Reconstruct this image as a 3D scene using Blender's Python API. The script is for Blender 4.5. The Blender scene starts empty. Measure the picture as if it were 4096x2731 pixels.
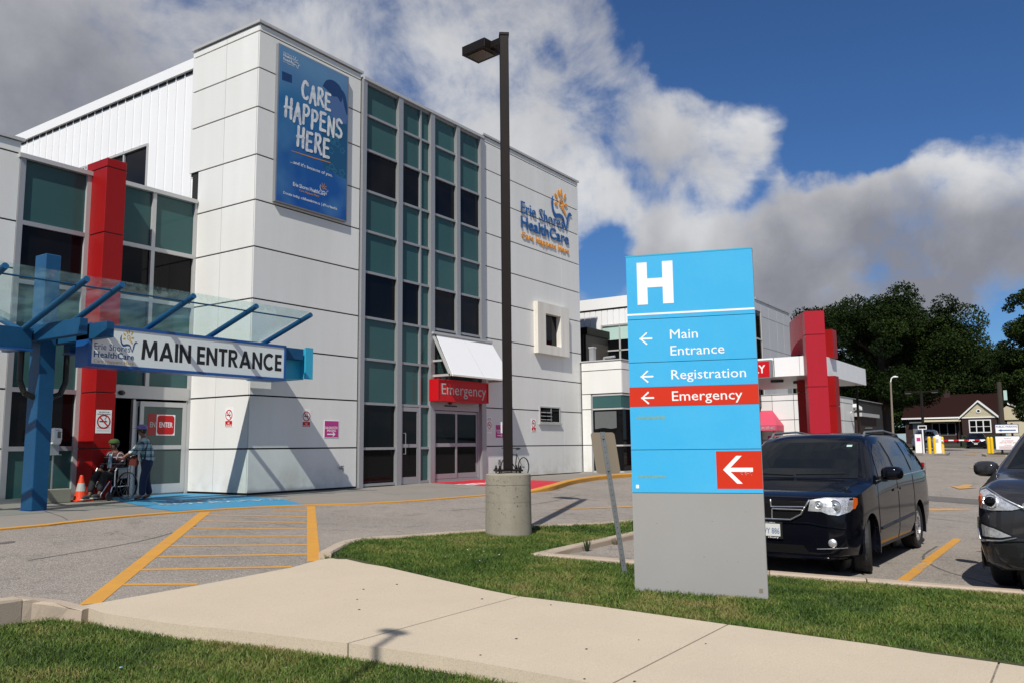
import bpy, bmesh, math, random
import numpy as np
from mathutils import Vector, Matrix
from mathutils.bvhtree import BVHTree
from mathutils.geometry import tessellate_polygon

SC = bpy.context.scene
COL = SC.collection
R = math.radians
rnd = random.Random(7)

# ------------------------------------------------------------------ camera
cam_d = bpy.data.cameras.new("camera"); cam = bpy.data.objects.new("camera", cam_d); COL.objects.link(cam)
FW = Vector((0.820631, 0.557937, 0.123573)); RT = Vector((0.563292, -0.826191, -0.010459)); UP = Vector((-0.09626, -0.078191, 0.99228))
cam.matrix_world = Matrix(((RT.x, UP.x, -FW.x, 0), (RT.y, UP.y, -FW.y, 0), (RT.z, UP.z, -FW.z, 1.55), (0, 0, 0, 1)))
cam_d.sensor_width = 36; cam_d.lens = 3345 / 4096 * 36; cam_d.clip_end = 6000; cam_d.clip_start = .05
SC.camera = cam

# ------------------------------------------------------------------ sun, sky, exposure
SUN_EL, SUN_AZ = R(47), R(20.5)          # light travels towards +X +Y, down
sun_d = bpy.data.lights.new("sun", 'SUN'); sun = bpy.data.objects.new("sun", sun_d); COL.objects.link(sun)
sun_d.energy = 4.9; sun_d.angle = R(.5); sun_d.color = (1, .945, .86)
L = Vector((math.cos(SUN_EL) * math.cos(SUN_AZ), math.cos(SUN_EL) * math.sin(SUN_AZ), -math.sin(SUN_EL)))
sun.rotation_euler = L.to_track_quat('-Z', 'Y').to_euler(); sun.location = (-20, -10, 40)
SC.view_settings.view_transform = 'Standard'; SC.view_settings.look = 'None'
SC.view_settings.exposure = 0; SC.view_settings.gamma = 1; SC.view_settings.use_curve_mapping = False
SC.render.engine = 'CYCLES'
SC.cycles.max_bounces = 6; SC.cycles.transparent_max_bounces = 12

world = bpy.data.worlds.new("World"); SC.world = world; world.use_nodes = True
def make_world():
    nt = world.node_tree; nt.nodes.clear(); N = nt.nodes.new; K = nt.links.new
    out = N('ShaderNodeOutputWorld'); bg = N('ShaderNodeBackground'); bg.inputs[1].default_value = .084
    sky = N('ShaderNodeTexSky'); sky.sky_type = 'NISHITA'; sky.sun_disc = False
    sky.sun_elevation = SUN_EL; sky.sun_rotation = math.atan2(-L.x, -L.y)
    sky.air_density = 1.0; sky.dust_density = .3; sky.ozone_density = 2.0; sky.altitude = 200
    tc = N('ShaderNodeTexCoord'); nrm = N('ShaderNodeVectorMath'); nrm.operation = 'NORMALIZE'; K(tc.outputs['Generated'], nrm.inputs[0])
    D = nrm.outputs[0]
    sep = N('ShaderNodeSeparateXYZ'); K(D, sep.inputs[0])
    def M(op, a, b=None, c=None, clamp=False):
        n = N('ShaderNodeMath'); n.operation = op; n.use_clamp = clamp
        for i, v in enumerate((a, b, c)):
            if v is None: continue
            if isinstance(v, (int, float)): n.inputs[i].default_value = v
            else: K(v, n.inputs[i])
        return n.outputs[0]
    zz = M('ADD', M('MAXIMUM', sep.outputs[2], 0.0), .16)
    cx = M('DIVIDE', sep.outputs[0], zz); cy = M('DIVIDE', sep.outputs[1], zz)
    comb = N('ShaderNodeCombineXYZ'); K(cx, comb.inputs[0]); K(cy, comb.inputs[1])
    def noise(vec, sc, det, rough, dist=0, off=(0, 0, 0)):
        mp = N('ShaderNodeMapping'); mp.inputs['Location'].default_value = off; K(vec, mp.inputs[0])
        n = N('ShaderNodeTexNoise'); n.inputs['Scale'].default_value = sc; n.inputs['Detail'].default_value = det
        n.inputs['Roughness'].default_value = rough; n.inputs['Distortion'].default_value = dist
        K(mp.outputs[0], n.inputs['Vector']); return n.outputs['Fac']
    DW = []
    def blobs(lst):
        acc = None
        for x, y, z, r, w in lst:
            dp = N('ShaderNodeVectorMath'); dp.operation = 'DOT_PRODUCT'; K(DW[0], dp.inputs[0]); dp.inputs[1].default_value = (x, y, z)
            mr = N('ShaderNodeMapRange'); mr.interpolation_type = 'SMOOTHSTEP'
            mr.inputs[1].default_value = math.cos(R(r * 1.25)); mr.inputs[2].default_value = math.cos(R(r * .35))
            mr.inputs[3].default_value = 0; mr.inputs[4].default_value = w; K(dp.outputs['Value'], mr.inputs[0])
            acc = mr.outputs[0] if acc is None else M('ADD', acc, mr.outputs[0])
        return acc
    COV= [(0.397, 0.834, 0.383, 26, 0.45), (0.546, 0.69, 0.474, 16, 0.4), (0.677, 0.59, 0.439, 11, 0.35), (0.785, 0.486, 0.384, 8, 0.22), (0.833, 0.382, 0.401, 5, 0.3), (0.881, 0.299, 0.366, 4.2, 0.6), (0.9, 0.252, 0.356, 2.3, 0.35), (0.823, 0.45, 0.346, 5, 0.1), (0.806, 0.361, 0.469, 2.6, -0.5), (0.764, 0.486, 0.424, 1.8, -0.35), (0.809, 0.402, 0.428, 1.6, -0.3), (0.924, 0.311, 0.222, 3.4, 0.5), (0.946, 0.219, 0.238, 4, 0.55), (0.963, 0.133, 0.233, 4, 0.55), (0.975, 0.055, 0.218, 5, 0.5), (0.899, 0.386, 0.207, 3.6, 0.35), (0.953, 0.055, 0.299, 3.2, 0.65), (0.957, 0.101, 0.273, 3, 0.45), (0.897, 0.157, 0.413, 1.3, 0.3), (0.949, 0.261, 0.179, 4, 0.4), (0.857, 0.442, 0.264, 2.3, 0.45), (0.973, 0.138, 0.183, 4, 0.3), (0.831, 0.306, 0.465, 4, -0.6), (0.864, 0.232, 0.446, 5, -0.6), (0.914, 0.159, 0.372, 6.5, -0.9), (0.916, 0.076, 0.393, 8, -0.8), (0.935, 0.167, 0.313, 3.2, -0.9), (0.929, 0.221, 0.296, 1.8, -0.6), (0.914, 0.284, 0.289, 1.5, -0.16), (0.89, 0.347, 0.295, 1.5, -0.12), (0.869, 0.402, 0.289, 1.5, -0.12), (0.865, 0.457, 0.205, 2.8, -0.9), (0.77, 0.469, 0.432, 1.4, -0.35), (0.986, 0.056, 0.154, 2.8, -0.8), (0.842, 0.058, 0.536, 18, -0.4)]
    BRI= [(0.444, 0.799, 0.406, 22, 0.06), (0.521, 0.728, 0.446, 16, 0.02), (0.683, 0.563, 0.465, 9, 0), (0.785, 0.486, 0.384, 7, 0.12), (0.858, 0.303, 0.415, 5, 0.3), (0.903, 0.258, 0.344, 3.5, 0.25), (0.847, 0.466, 0.256, 4, 0.4), (0.907, 0.329, 0.262, 4, 0.3), (0.946, 0.065, 0.318, 4, 0.45), (0.944, 0.194, 0.267, 4, 0.2), (0.952, 0.247, 0.183, 6, -0.42), (0.978, 0.097, 0.183, 6, -0.45), (0.402, 0.855, 0.326, 9, -0.35), (0.506, 0.779, 0.371, 7, -0.12), (0.55, 0.695, 0.463, 4, 0.15), (0.754, 0.556, 0.349, 6, 0.12), (0.612, 0.693, 0.381, 7, 0.02)]
    wn = N('ShaderNodeTexNoise'); wn.inputs['Scale'].default_value = 5.5; wn.inputs['Detail'].default_value = 6; wn.inputs['Roughness'].default_value = .5; K(D, wn.inputs['Vector'])
    ws = N('ShaderNodeVectorMath'); ws.operation = 'SUBTRACT'; K(wn.outputs['Color'], ws.inputs[0]); ws.inputs[1].default_value = (.5, .5, .5)
    wv = N('ShaderNodeVectorMath'); wv.operation = 'SCALE'; K(ws.outputs[0], wv.inputs[0]); wv.inputs['Scale'].default_value = .17
    wa = N('ShaderNodeVectorMath'); wa.operation = 'ADD'; K(D, wa.inputs[0]); K(wv.outputs[0], wa.inputs[1])
    wz = N('ShaderNodeVectorMath'); wz.operation = 'NORMALIZE'; K(wa.outputs[0], wz.inputs[0]); DW.append(wz.outputs[0])
    n1 = noise(comb.outputs[0], .95, 9, .56, .25, (3.1, 1.7, 0)); n2 = noise(D, 9, 9, .62, .3, (0, 4, 0))
    base = M('ADD', M('ADD', M('MULTIPLY', M('SUBTRACT', n1, .5), 2.3), M('MULTIPLY', M('SUBTRACT', n2, .5), 1.9)), .91)
    f = M('ADD', base, M('MULTIPLY', M('MINIMUM', M('MAXIMUM', blobs(COV), -.8), .5), .9))
    mr = N('ShaderNodeMapRange'); mr.interpolation_type = 'SMOOTHSTEP'; K(f, mr.inputs[0])
    mr.inputs[1].default_value = .62; mr.inputs[2].default_value = 1.40; mr.inputs[3].default_value = 0; mr.inputs[4].default_value = 1
    mask = mr.outputs[0]
    n3 = noise(D, 3.2, 7, .6, .4, (1, 2, 5)); n4 = noise(D, 11, 6, .6, .2, (7, 2, 5))
    b = M('ADD', M('ADD', M('MULTIPLY', M('SUBTRACT', n3, .5), 1.0), M('MULTIPLY', M('SUBTRACT', n4, .5), .55)), blobs(BRI))
    b = M('ADD', b, M('MULTIPLY', M('SUBTRACT', 1.0, mask), .18))
    rp = N('ShaderNodeValToRGB'); K(M('ADD', b, .5, clamp=True), rp.inputs[0])
    e = rp.color_ramp.elements; e[0].position = 0; e[0].color = (2.9, 3.0, 3.5, 1); e[1].position = 1; e[1].color = (8.2, 8.3, 8.5, 1)
    m_ = rp.color_ramp.elements.new(.45); m_.color = (5.2, 5.3, 5.7, 1)
    blue = N('ShaderNodeMix'); blue.data_type = 'RGBA'; blue.blend_type = 'MULTIPLY'; blue.inputs[0].default_value = 1
    K(sky.outputs[0], blue.inputs['A']); blue.inputs['B'].default_value = (.40, .66, 1.0, 1)
    mx = N('ShaderNodeMix'); mx.data_type = 'RGBA'; K(mask, mx.inputs[0]); K(blue.outputs['Result'], mx.inputs['A']); K(rp.outputs[0], mx.inputs['B'])
    K(mx.outputs['Result'], bg.inputs[0]); K(bg.outputs[0], out.inputs[0])
make_world()

# ------------------------------------------------------------------ materials
def mat(name, col, rough=.5, metal=0.0, spec=.5, noise=None, bump=None, coat=0.0, noise2=None, ior=None, coords='world', streak=None, rand=0, grime=False):
    m = bpy.data.materials.new(name); m.use_nodes = True; nt = m.node_tree; N = nt.nodes.new; K = nt.links.new
    p = nt.nodes['Principled BSDF']; p.inputs['Base Color'].default_value = (*col, 1); p.inputs['Roughness'].default_value = rough
    p.inputs['Metallic'].default_value = metal; p.inputs['Specular IOR Level'].default_value = spec; p.inputs['Coat Weight'].default_value = coat
    if coat: p.inputs['Coat Roughness'].default_value = .03
    if ior: p.inputs['IOR'].default_value = ior
    if coords == 'world': g = N('ShaderNodeNewGeometry'); vec = g.outputs['Position']
    else: g = N('ShaderNodeTexCoord'); vec = g.outputs['Object']
    src = None
    for nz in (noise, noise2, streak):
        if not nz: continue
        sc, amt = nz[0], nz[1]; c2 = nz[2] if len(nz) > 2 else tuple(c * .6 for c in col)
        lo, hi = (nz[3], nz[4]) if len(nz) > 4 else (.35, .7)
        v = vec
        if nz is streak:
            mp = N('ShaderNodeMapping'); mp.inputs['Scale'].default_value = (1, 1, .08); K(vec, mp.inputs[0]); v = mp.outputs[0]
        t = N('ShaderNodeTexNoise'); t.inputs['Scale'].default_value = sc; t.inputs['Detail'].default_value = 6; t.inputs['Roughness'].default_value = .6; K(v, t.inputs['Vector'])
        mr = N('ShaderNodeMapRange'); mr.inputs[1].default_value = lo; mr.inputs[2].default_value = hi; mr.inputs[4].default_value = amt; K(t.outputs['Fac'], mr.inputs[0])
        mx = N('ShaderNodeMix'); mx.data_type = 'RGBA'; K(mr.outputs[0], mx.inputs[0])
        if src: K(src, mx.inputs['A'])
        else: mx.inputs['A'].default_value = (*col, 1)
        mx.inputs['B'].default_value = (*c2, 1); src = mx.outputs['Result']
    if grime:           # splashed dirt low on the wall
        sx = N('ShaderNodeSeparateXYZ'); K(vec, sx.inputs[0]); hz = N('ShaderNodeMapRange'); hz.inputs[1].default_value = 1.25; hz.inputs[2].default_value = .45; hz.inputs[4].default_value = .75; K(sx.outputs[2], hz.inputs[0])
        t = N('ShaderNodeTexNoise'); t.inputs['Scale'].default_value = 1.6; t.inputs['Detail'].default_value = 8; t.inputs['Roughness'].default_value = .65; K(vec, t.inputs['Vector']); tr_ = N('ShaderNodeMapRange'); tr_.inputs[1].default_value = .42; tr_.inputs[2].default_value = .68; K(t.outputs['Fac'], tr_.inputs[0])
        mu = N('ShaderNodeMath'); mu.operation = 'MULTIPLY'; K(hz.outputs[0], mu.inputs[0]); K(tr_.outputs[0], mu.inputs[1]); mx = N('ShaderNodeMix'); mx.data_type = 'RGBA'; K(mu.outputs[0], mx.inputs[0]); K(src, mx.inputs['A']); mx.inputs['B'].default_value = (.40, .35, .27, 1); src = mx.outputs['Result']
    if rand:            # each piece a touch lighter or darker than its neighbours
        oi = N('ShaderNodeObjectInfo'); mm = N('ShaderNodeMath'); mm.operation = 'MULTIPLY'; mm.inputs[1].default_value = rand; K(oi.outputs['Random'], mm.inputs[0])
        mx = N('ShaderNodeMix'); mx.data_type = 'RGBA'; K(mm.outputs[0], mx.inputs[0]); K(src, mx.inputs['A']) if src else None; mx.inputs['B'].default_value = tuple(c * .55 for c in col) + (1,); src = mx.outputs['Result']
    if src: K(src, p.inputs['Base Color'])
    if bump:
        t = N('ShaderNodeTexNoise'); t.inputs['Scale'].default_value = bump[0]; t.inputs['Detail'].default_value = 5; K(vec, t.inputs['Vector'])
        bp = N('ShaderNodeBump'); bp.inputs['Strength'].default_value = bump[1]; bp.inputs['Distance'].default_value = bump[2]; K(t.outputs['Fac'], bp.inputs['Height']); K(bp.outputs[0], p.inputs['Normal'])
    return m

M_ = dict(
 white_panel=mat('white_panel', (.76, .765, .745), .42, noise=(.35, .30, (.67, .67, .64)), streak=(1.3, .34, (.56, .56, .52)), noise2=(9, .06, (.5, .5, .48)), rand=.13, grime=True),
 white_metal=mat('white_metal', (.80, .81, .82), .4, noise=(.5, .15, (.66, .66, .66))),
 joint=mat('joint', (.012, .012, .012), .8),
 stain_white=mat('stain_white', (.73, .72, .67), .5, streak=(2.5, .5, (.48, .42, .33))),
 alu=mat('alu', (.34, .35, .36), .4, .4, noise=(3, .2, (.4, .4, .42))),
 alu_light=mat('alu_light', (.50, .50, .49), .42, .25, noise=(3, .2, (.5, .5, .5))),
 alu_dark=mat('alu_dark', (.23, .24, .26), .45, .3),
 teal=mat('teal', (.042, .112, .110), .14, spec=.3, noise=(.45, .5, (.028, .078, .080)), rand=.35),
 dark_glass=mat('dark_glass', (.005, .005, .006), .03, spec=.17, noise=(.8, .5, (.004, .004, .006))),
 door_glass=mat('door_glass', (.055, .095, .088), .06, spec=.45, noise=(.7, .5, (.03, .055, .05))),
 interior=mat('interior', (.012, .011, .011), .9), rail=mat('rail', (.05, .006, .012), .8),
 red=mat('red', (.30, .0065, .007), .42, noise=(1.2, .4, (.22, .004, .006)), spec=.2, streak=(3, .25, (.20, .012, .012))),
 red2=mat('red2', (.36, .012, .024), .4, noise=(.8, .25, (.30, .009, .019)), spec=.25),
 red_sign=mat('red_sign', (.50, .008, .012), .35, spec=.25), red_dark=mat('red_dark', (.35, .01, .012), .35),
 blue=mat('blue', (.011, .078, .185), .5, spec=.2, noise=(2.2, .5, (.008, .055, .135)), noise2=(14, .06, (.05, .13, .22)), bump=(60, .1, .002)),
 blue_light=mat('blue_light', (.030, .36, .56), .4, noise=(2, .3, (.02, .30, .50))),
 blue_trim=mat('blue_trim', (.012, .085, .30), .35),
 sign_blue=mat('sign_blue', (.042, .390, .700), .36, noise=(1.7, .3, (.095, .47, .75)), noise2=(30, .05, (.3, .5, .6)), spec=.35),
 sign_red=mat('sign_red', (.56, .028, .006), .38, noise=(2, .2, (.50, .025, .006)), spec=.35),
 sign_grey=mat('sign_grey', (.300, .298, .290), .5, .0, noise=(1.5, .28, (.26, .25, .235)), noise2=(55, .08, (.2, .19, .18)), spec=.3),
 sign_side=mat('sign_side', (.20, .205, .20), .5, .2),
 white=mat('white', (.80, .80, .80), .45), black=mat('black', (.010, .010, .010), .45), print_black=mat('print_black', (.012, .012, .015), .6),
 tape=mat('tape', (.09, .30, .32), .6, noise=(60, .5, (.3, .45, .45))),
 navy=mat('navy', (.010, .090, .28), .3), orange=mat('orange', (.72, .30, .025), .35), print_blue=mat('print_blue', (.012, .07, .2), .5), print_gold=mat('print_gold', (.62, .36, .05), .5),
 brown=mat('brown', (.010, .0075, .0065), .5, noise=(5, .4, (.017, .012, .010)), spec=.18),
 lens=mat('lens', (.10, .10, .075), .15),
 concrete=mat('concrete', (.30, .275, .215), .9, noise=(2.2, .65, (.20, .18, .135)), noise2=(28, .22, (.36, .34, .29)), streak=(5, .35, (.18, .16, .12)), bump=(90, .5, .006)),
 hole=mat('hole', (.05, .045, .035), 1.0),
 walk=mat('walk', (.55, .465, .345), .92, noise=(1.4, .5, (.46, .39, .30)), noise2=(95, .55, (.33, .28, .22), .45, .62), streak=(.6, .35, (.50, .42, .32)), bump=(170, .35, .004)),
 walk_grey=mat('walk_grey', (.225, .205, .180), .93, noise=(.9, .5, (.165, .15, .135)), noise2=(90, .25, (.3, .28, .25)), bump=(120, .3, .003)),
 curb=mat('curb', (.46, .375, .29), .92, noise=(2.5, .55, (.33, .27, .205)), noise2=(70, .3, (.24, .2, .16)), bump=(80, .5, .006)),
 blue_paint=mat('blue_paint', (.028, .24, .43), .75, noise=(2.5, .35, (.045, .20, .33)), noise2=(60, .15, (.15, .22, .28))),
 red_paint=mat('red_paint', (.52, .012, .030), .7, noise=(2.5, .3, (.40, .02, .03))),
 yellow=mat('yellow', (.62, .285, .018), .85, noise=(3, .5, (.50, .23, .03)), noise2=(75, .6, (.26, .19, .11), .50, .66), streak=(5, .35, (.34, .22, .09))),
 yellow_worn=mat('yellow_worn', (.60, .30, .05), .85, noise=(9, .8, (.28, .21, .14), .42, .62), noise2=(60, .4, (.22, .2, .17), .5, .65)),
 bollard=mat('bollard', (.80, .50, .012), .4), white_print=mat('white_print', (.60, .62, .62), .7, noise=(9, .9, (.05, .25, .38), .42, .56)),
 galv=mat('galv', (.24, .26, .27), .5, .6, noise=(12, .5, (.16, .17, .18))),
 sign_back=mat('sign_back', (.215, .180, .135), .55, .1, noise=(4, .3, (.18, .15, .115))),
 magenta=mat('magenta', (.46, .030, .22), .45), pink=mat('pink', (.55, .06, .11), .7), steel=mat('steel', (.42, .42, .42), .3, .8),
 grey_clad=mat('grey_clad', (.50, .51, .53), .45, .1), brown_clad=mat('brown_clad', (.055, .048, .042), .6), blind=mat('blind', (.40, .56, .52), .7),
 cone=mat('cone', (.80, .060, .012), .45), reflective=mat('reflective', (.45, .43, .40), .4),
 skin=mat('skin', (.20, .095, .058), .55), skin_dark=mat('skin_dark', (.13, .06, .038), .55), hair=mat('hair', (.012, .008, .006), .6),
 denim=mat('denim', (.014, .022, .055), .85), trouser=mat('trouser', (.014, .013, .014), .85), cap=mat('cap', (.17, .14, .36), .8), green_cap=mat('green_cap', (.035, .085, .012), .85, noise=(60, .7, (.01, .03, .005))),
 shoe=mat('shoe', (.04, .04, .04), .6), sole=mat('sole', (.4, .4, .38), .6), chrome=mat('chrome', (.90, .90, .92), .34, 1.0), rubber=mat('rubber', (.014, .014, .015), .75, noise=(30, .4, (.028, .026, .024))),
 bag=mat('bag', (.12, .02, .012), .6), cushion=mat('cushion', (.008, .008, .009), .5),
 brick=mat('brick', (.026, .010, .008), .85, noise=(3, .4, (.025, .01, .008))), roof=mat('roof', (.018, .0075, .0065), .9, noise=(5, .5, (.02, .008, .006)), spec=.1),
 siding=mat('siding', (.52, .47, .33), .7), trim=mat('trim', (.72, .72, .72), .6), hedge=mat('hedge', (.018, .034, .010), .9, noise=(9, .6, (.006, .012, .004))),
 bark=mat('bark', (.045, .035, .027), .95, noise=(6, .5, (.025, .02, .015))),
)
def plaid(name, base, c2, c3):
    m = bpy.data.materials.new(name); m.use_nodes = True; nt = m.node_tree; N = nt.nodes.new; K = nt.links.new; p = nt.nodes['Principled BSDF']; p.inputs['Roughness'].default_value = .8
    tc = N('ShaderNodeTexCoord'); sep = N('ShaderNodeSeparateXYZ'); K(tc.outputs['Object'], sep.inputs[0])
    def M(op, a, b):
        n = N('ShaderNodeMath'); n.operation = op
        for i, v in enumerate((a, b)):
            if isinstance(v, (int, float)): n.inputs[i].default_value = v
            else: K(v, n.inputs[i])
        return n.outputs[0]
    def band(s, f, th): return M('GREATER_THAN', M('FRACT', M('MULTIPLY', s, f), 0), th)
    h = M('ADD', sep.outputs[0], sep.outputs[1])
    a = M('MULTIPLY', M('ADD', band(h, 7, .62), band(sep.outputs[2], 7, .62)), .5); b = M('MAXIMUM', band(M('ADD', h, .05), 7, .88), band(M('ADD', sep.outputs[2], .05), 7, .88))
    m1 = N('ShaderNodeMix'); m1.data_type = 'RGBA'; K(a, m1.inputs[0]); m1.inputs['A'].default_value = (*base, 1); m1.inputs['B'].default_value = (*c2, 1)
    m2 = N('ShaderNodeMix'); m2.data_type = 'RGBA'; K(b, m2.inputs[0]); K(m1.outputs['Result'], m2.inputs['A']); m2.inputs['B'].default_value = (*c3, 1); K(m2.outputs['Result'], p.inputs['Base Color'])
    return m
M_['plaid_teal'] = plaid('plaid_teal', (.42, .50, .50), (.03, .13, .14), (.010, .014, .045))
M_['plaid_red'] = plaid('plaid_red', (.05, .012, .016), (.012, .008, .012), (.30, .26, .26))
def canopy_glass():
    m = bpy.data.materials.new('canopy_glass'); m.use_nodes = True; nt = m.node_tree; nt.nodes.clear(); N = nt.nodes.new; K = nt.links.new
    o = N('ShaderNodeOutputMaterial'); a = N('ShaderNodeMixShader'); b = N('ShaderNodeMixShader'); tr = N('ShaderNodeBsdfTransparent'); tr.inputs[0].default_value = (.90, .965, .955, 1)
    tl = N('ShaderNodeBsdfTranslucent'); tl.inputs[0].default_value = (.50, .72, .70, 1); gl = N('ShaderNodeBsdfGlossy'); gl.inputs['Roughness'].default_value = .02
    nz = N('ShaderNodeTexNoise'); nz.inputs['Scale'].default_value = 2.5; nz.inputs['Detail'].default_value = 6; g_ = N('ShaderNodeNewGeometry'); K(g_.outputs['Position'], nz.inputs['Vector'])
    r = N('ShaderNodeMapRange'); r.inputs[1].default_value = .4; r.inputs[2].default_value = .75; r.inputs[3].default_value = .015; r.inputs[4].default_value = .075; K(nz.outputs['Fac'], r.inputs[0])
    lw = N('ShaderNodeLayerWeight'); pw = N('ShaderNodeMath'); pw.operation = 'POWER'; pw.inputs[1].default_value = 4; K(lw.outputs['Facing'], pw.inputs[0])
    mr = N('ShaderNodeMapRange'); mr.inputs[3].default_value = .02; mr.inputs[4].default_value = .42; K(pw.outputs[0], mr.inputs[0])
    K(r.outputs[0], a.inputs[0]); K(tr.outputs[0], a.inputs[1]); K(tl.outputs[0], a.inputs[2]); K(mr.outputs[0], b.inputs[0]); K(a.outputs[0], b.inputs[1]); K(gl.outputs[0], b.inputs[2]); K(b.outputs[0], o.inputs[0]); return m
M_['canopy_glass'] = canopy_glass()
M_['sign_text'] = M_['white']

def asphalt(name, c1, c2, c3):
    m = bpy.data.materials.new(name); m.use_nodes = True; nt = m.node_tree; N = nt.nodes.new; K = nt.links.new; p = nt.nodes['Principled BSDF']; p.inputs['Roughness'].default_value = .93; p.inputs['Specular IOR Level'].default_value = .25
    g = N('ShaderNodeNewGeometry').outputs['Position']
    def nz(sc, det=6, r=.6):
        t = N('ShaderNodeTexNoise'); t.inputs['Scale'].default_value = sc; t.inputs['Detail'].default_value = det; t.inputs['Roughness'].default_value = r; K(g, t.inputs['Vector']); return t.outputs['Fac']
    def rng(s, a, b, t=1):
        n = N('ShaderNodeMapRange'); n.inputs[1].default_value = a; n.inputs[2].default_value = b; n.inputs[4].default_value = t; K(s, n.inputs[0]); return n.outputs[0]
    def mixc(f, a, b):
        n = N('ShaderNodeMix'); n.data_type = 'RGBA'; K(f, n.inputs[0])
        for k, v in (('A', a), ('B', b)):
            if isinstance(v, tuple): n.inputs[k].default_value = (*v, 1)
            else: K(v, n.inputs[k])
        return n.outputs['Result']
    c = mixc(rng(nz(.5), .35, .65), c1, c2)
    v = N('ShaderNodeTexVoronoi'); v.inputs['Scale'].default_value = 85; K(g, v.inputs['Vector'])
    c = mixc(rng(v.outputs['Color'], .35, .9, .85), c, c3)
    c = mixc(rng(nz(120, 3), .50, .64, .75), c, (.05, .047, .045))
    c = mixc(rng(nz(2.3, 8, .7), .54, .72, .5), c, (.09, .085, .08))
    cr = N('ShaderNodeTexVoronoi'); cr.feature = 'DISTANCE_TO_EDGE'; cr.inputs['Scale'].default_value = .22
    wp = N('ShaderNodeTexNoise'); wp.inputs['Scale'].default_value = 1.3; wp.inputs['Detail'].default_value = 6; K(g, wp.inputs['Vector'])
    ad = N('ShaderNodeVectorMath'); ad.operation = 'ADD'; K(g, ad.inputs[0]); K(wp.outputs['Color'], ad.inputs[1]); K(ad.outputs[0], cr.inputs['Vector'])
    c = mixc(rng(cr.outputs[0], .004, .001, .38), c, (.06, .055, .05))
    K(c, p.inputs['Base Color'])
    bp = N('ShaderNodeBump'); bp.inputs['Strength'].default_value = .5; bp.inputs['Distance'].default_value = .006; K(v.outputs['Distance'], bp.inputs['Height']); K(bp.outputs[0], p.inputs['Normal'])
    return m
M_['asphalt'] = asphalt('asphalt', (.270, .236, .205), (.195, .173, .152), (.46, .42, .37))
M_['asphalt_patch'] = asphalt('asphalt_patch', (.14, .13, .12), (.12, .11, .105), (.2, .19, .18))

def grass_mat(name, c1, c2, c3):
    m = bpy.data.materials.new(name); m.use_nodes = True; nt = m.node_tree; N = nt.nodes.new; K = nt.links.new; p = nt.nodes['Principled BSDF']; p.inputs['Roughness'].default_value = .6; p.inputs['Specular IOR Level'].default_value = .3
    at = N('ShaderNodeAttribute'); at.attribute_name = 'tint'; rp = N('ShaderNodeValToRGB'); K(at.outputs['Fac'], rp.inputs[0])
    e = rp.color_ramp.elements; e[0].color = (*c1, 1); e[1].color = (*c3, 1); e[1].position = 1; mm = rp.color_ramp.elements.new(.5); mm.color = (*c2, 1)
    K(rp.outputs[0], p.inputs['Base Color'])
    if name == 'leaf': p.inputs['Specular IOR Level'].default_value = .08
    return m
M_['grass_blade'] = grass_mat('grass_blade', (.030, .068, .008), (.092, .150, .020), (.24, .20, .075))
M_['leaf'] = grass_mat('leaf', (.0035, .0085, .002), (.011, .022, .004), (.030, .048, .010))
M_['soil'] = mat('soil', (.045, .060, .016), .95, noise=(4, .6, (.075, .065, .03)), noise2=(40, .5, (.025, .04, .010)), bump=(60, .8, .02))

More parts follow.
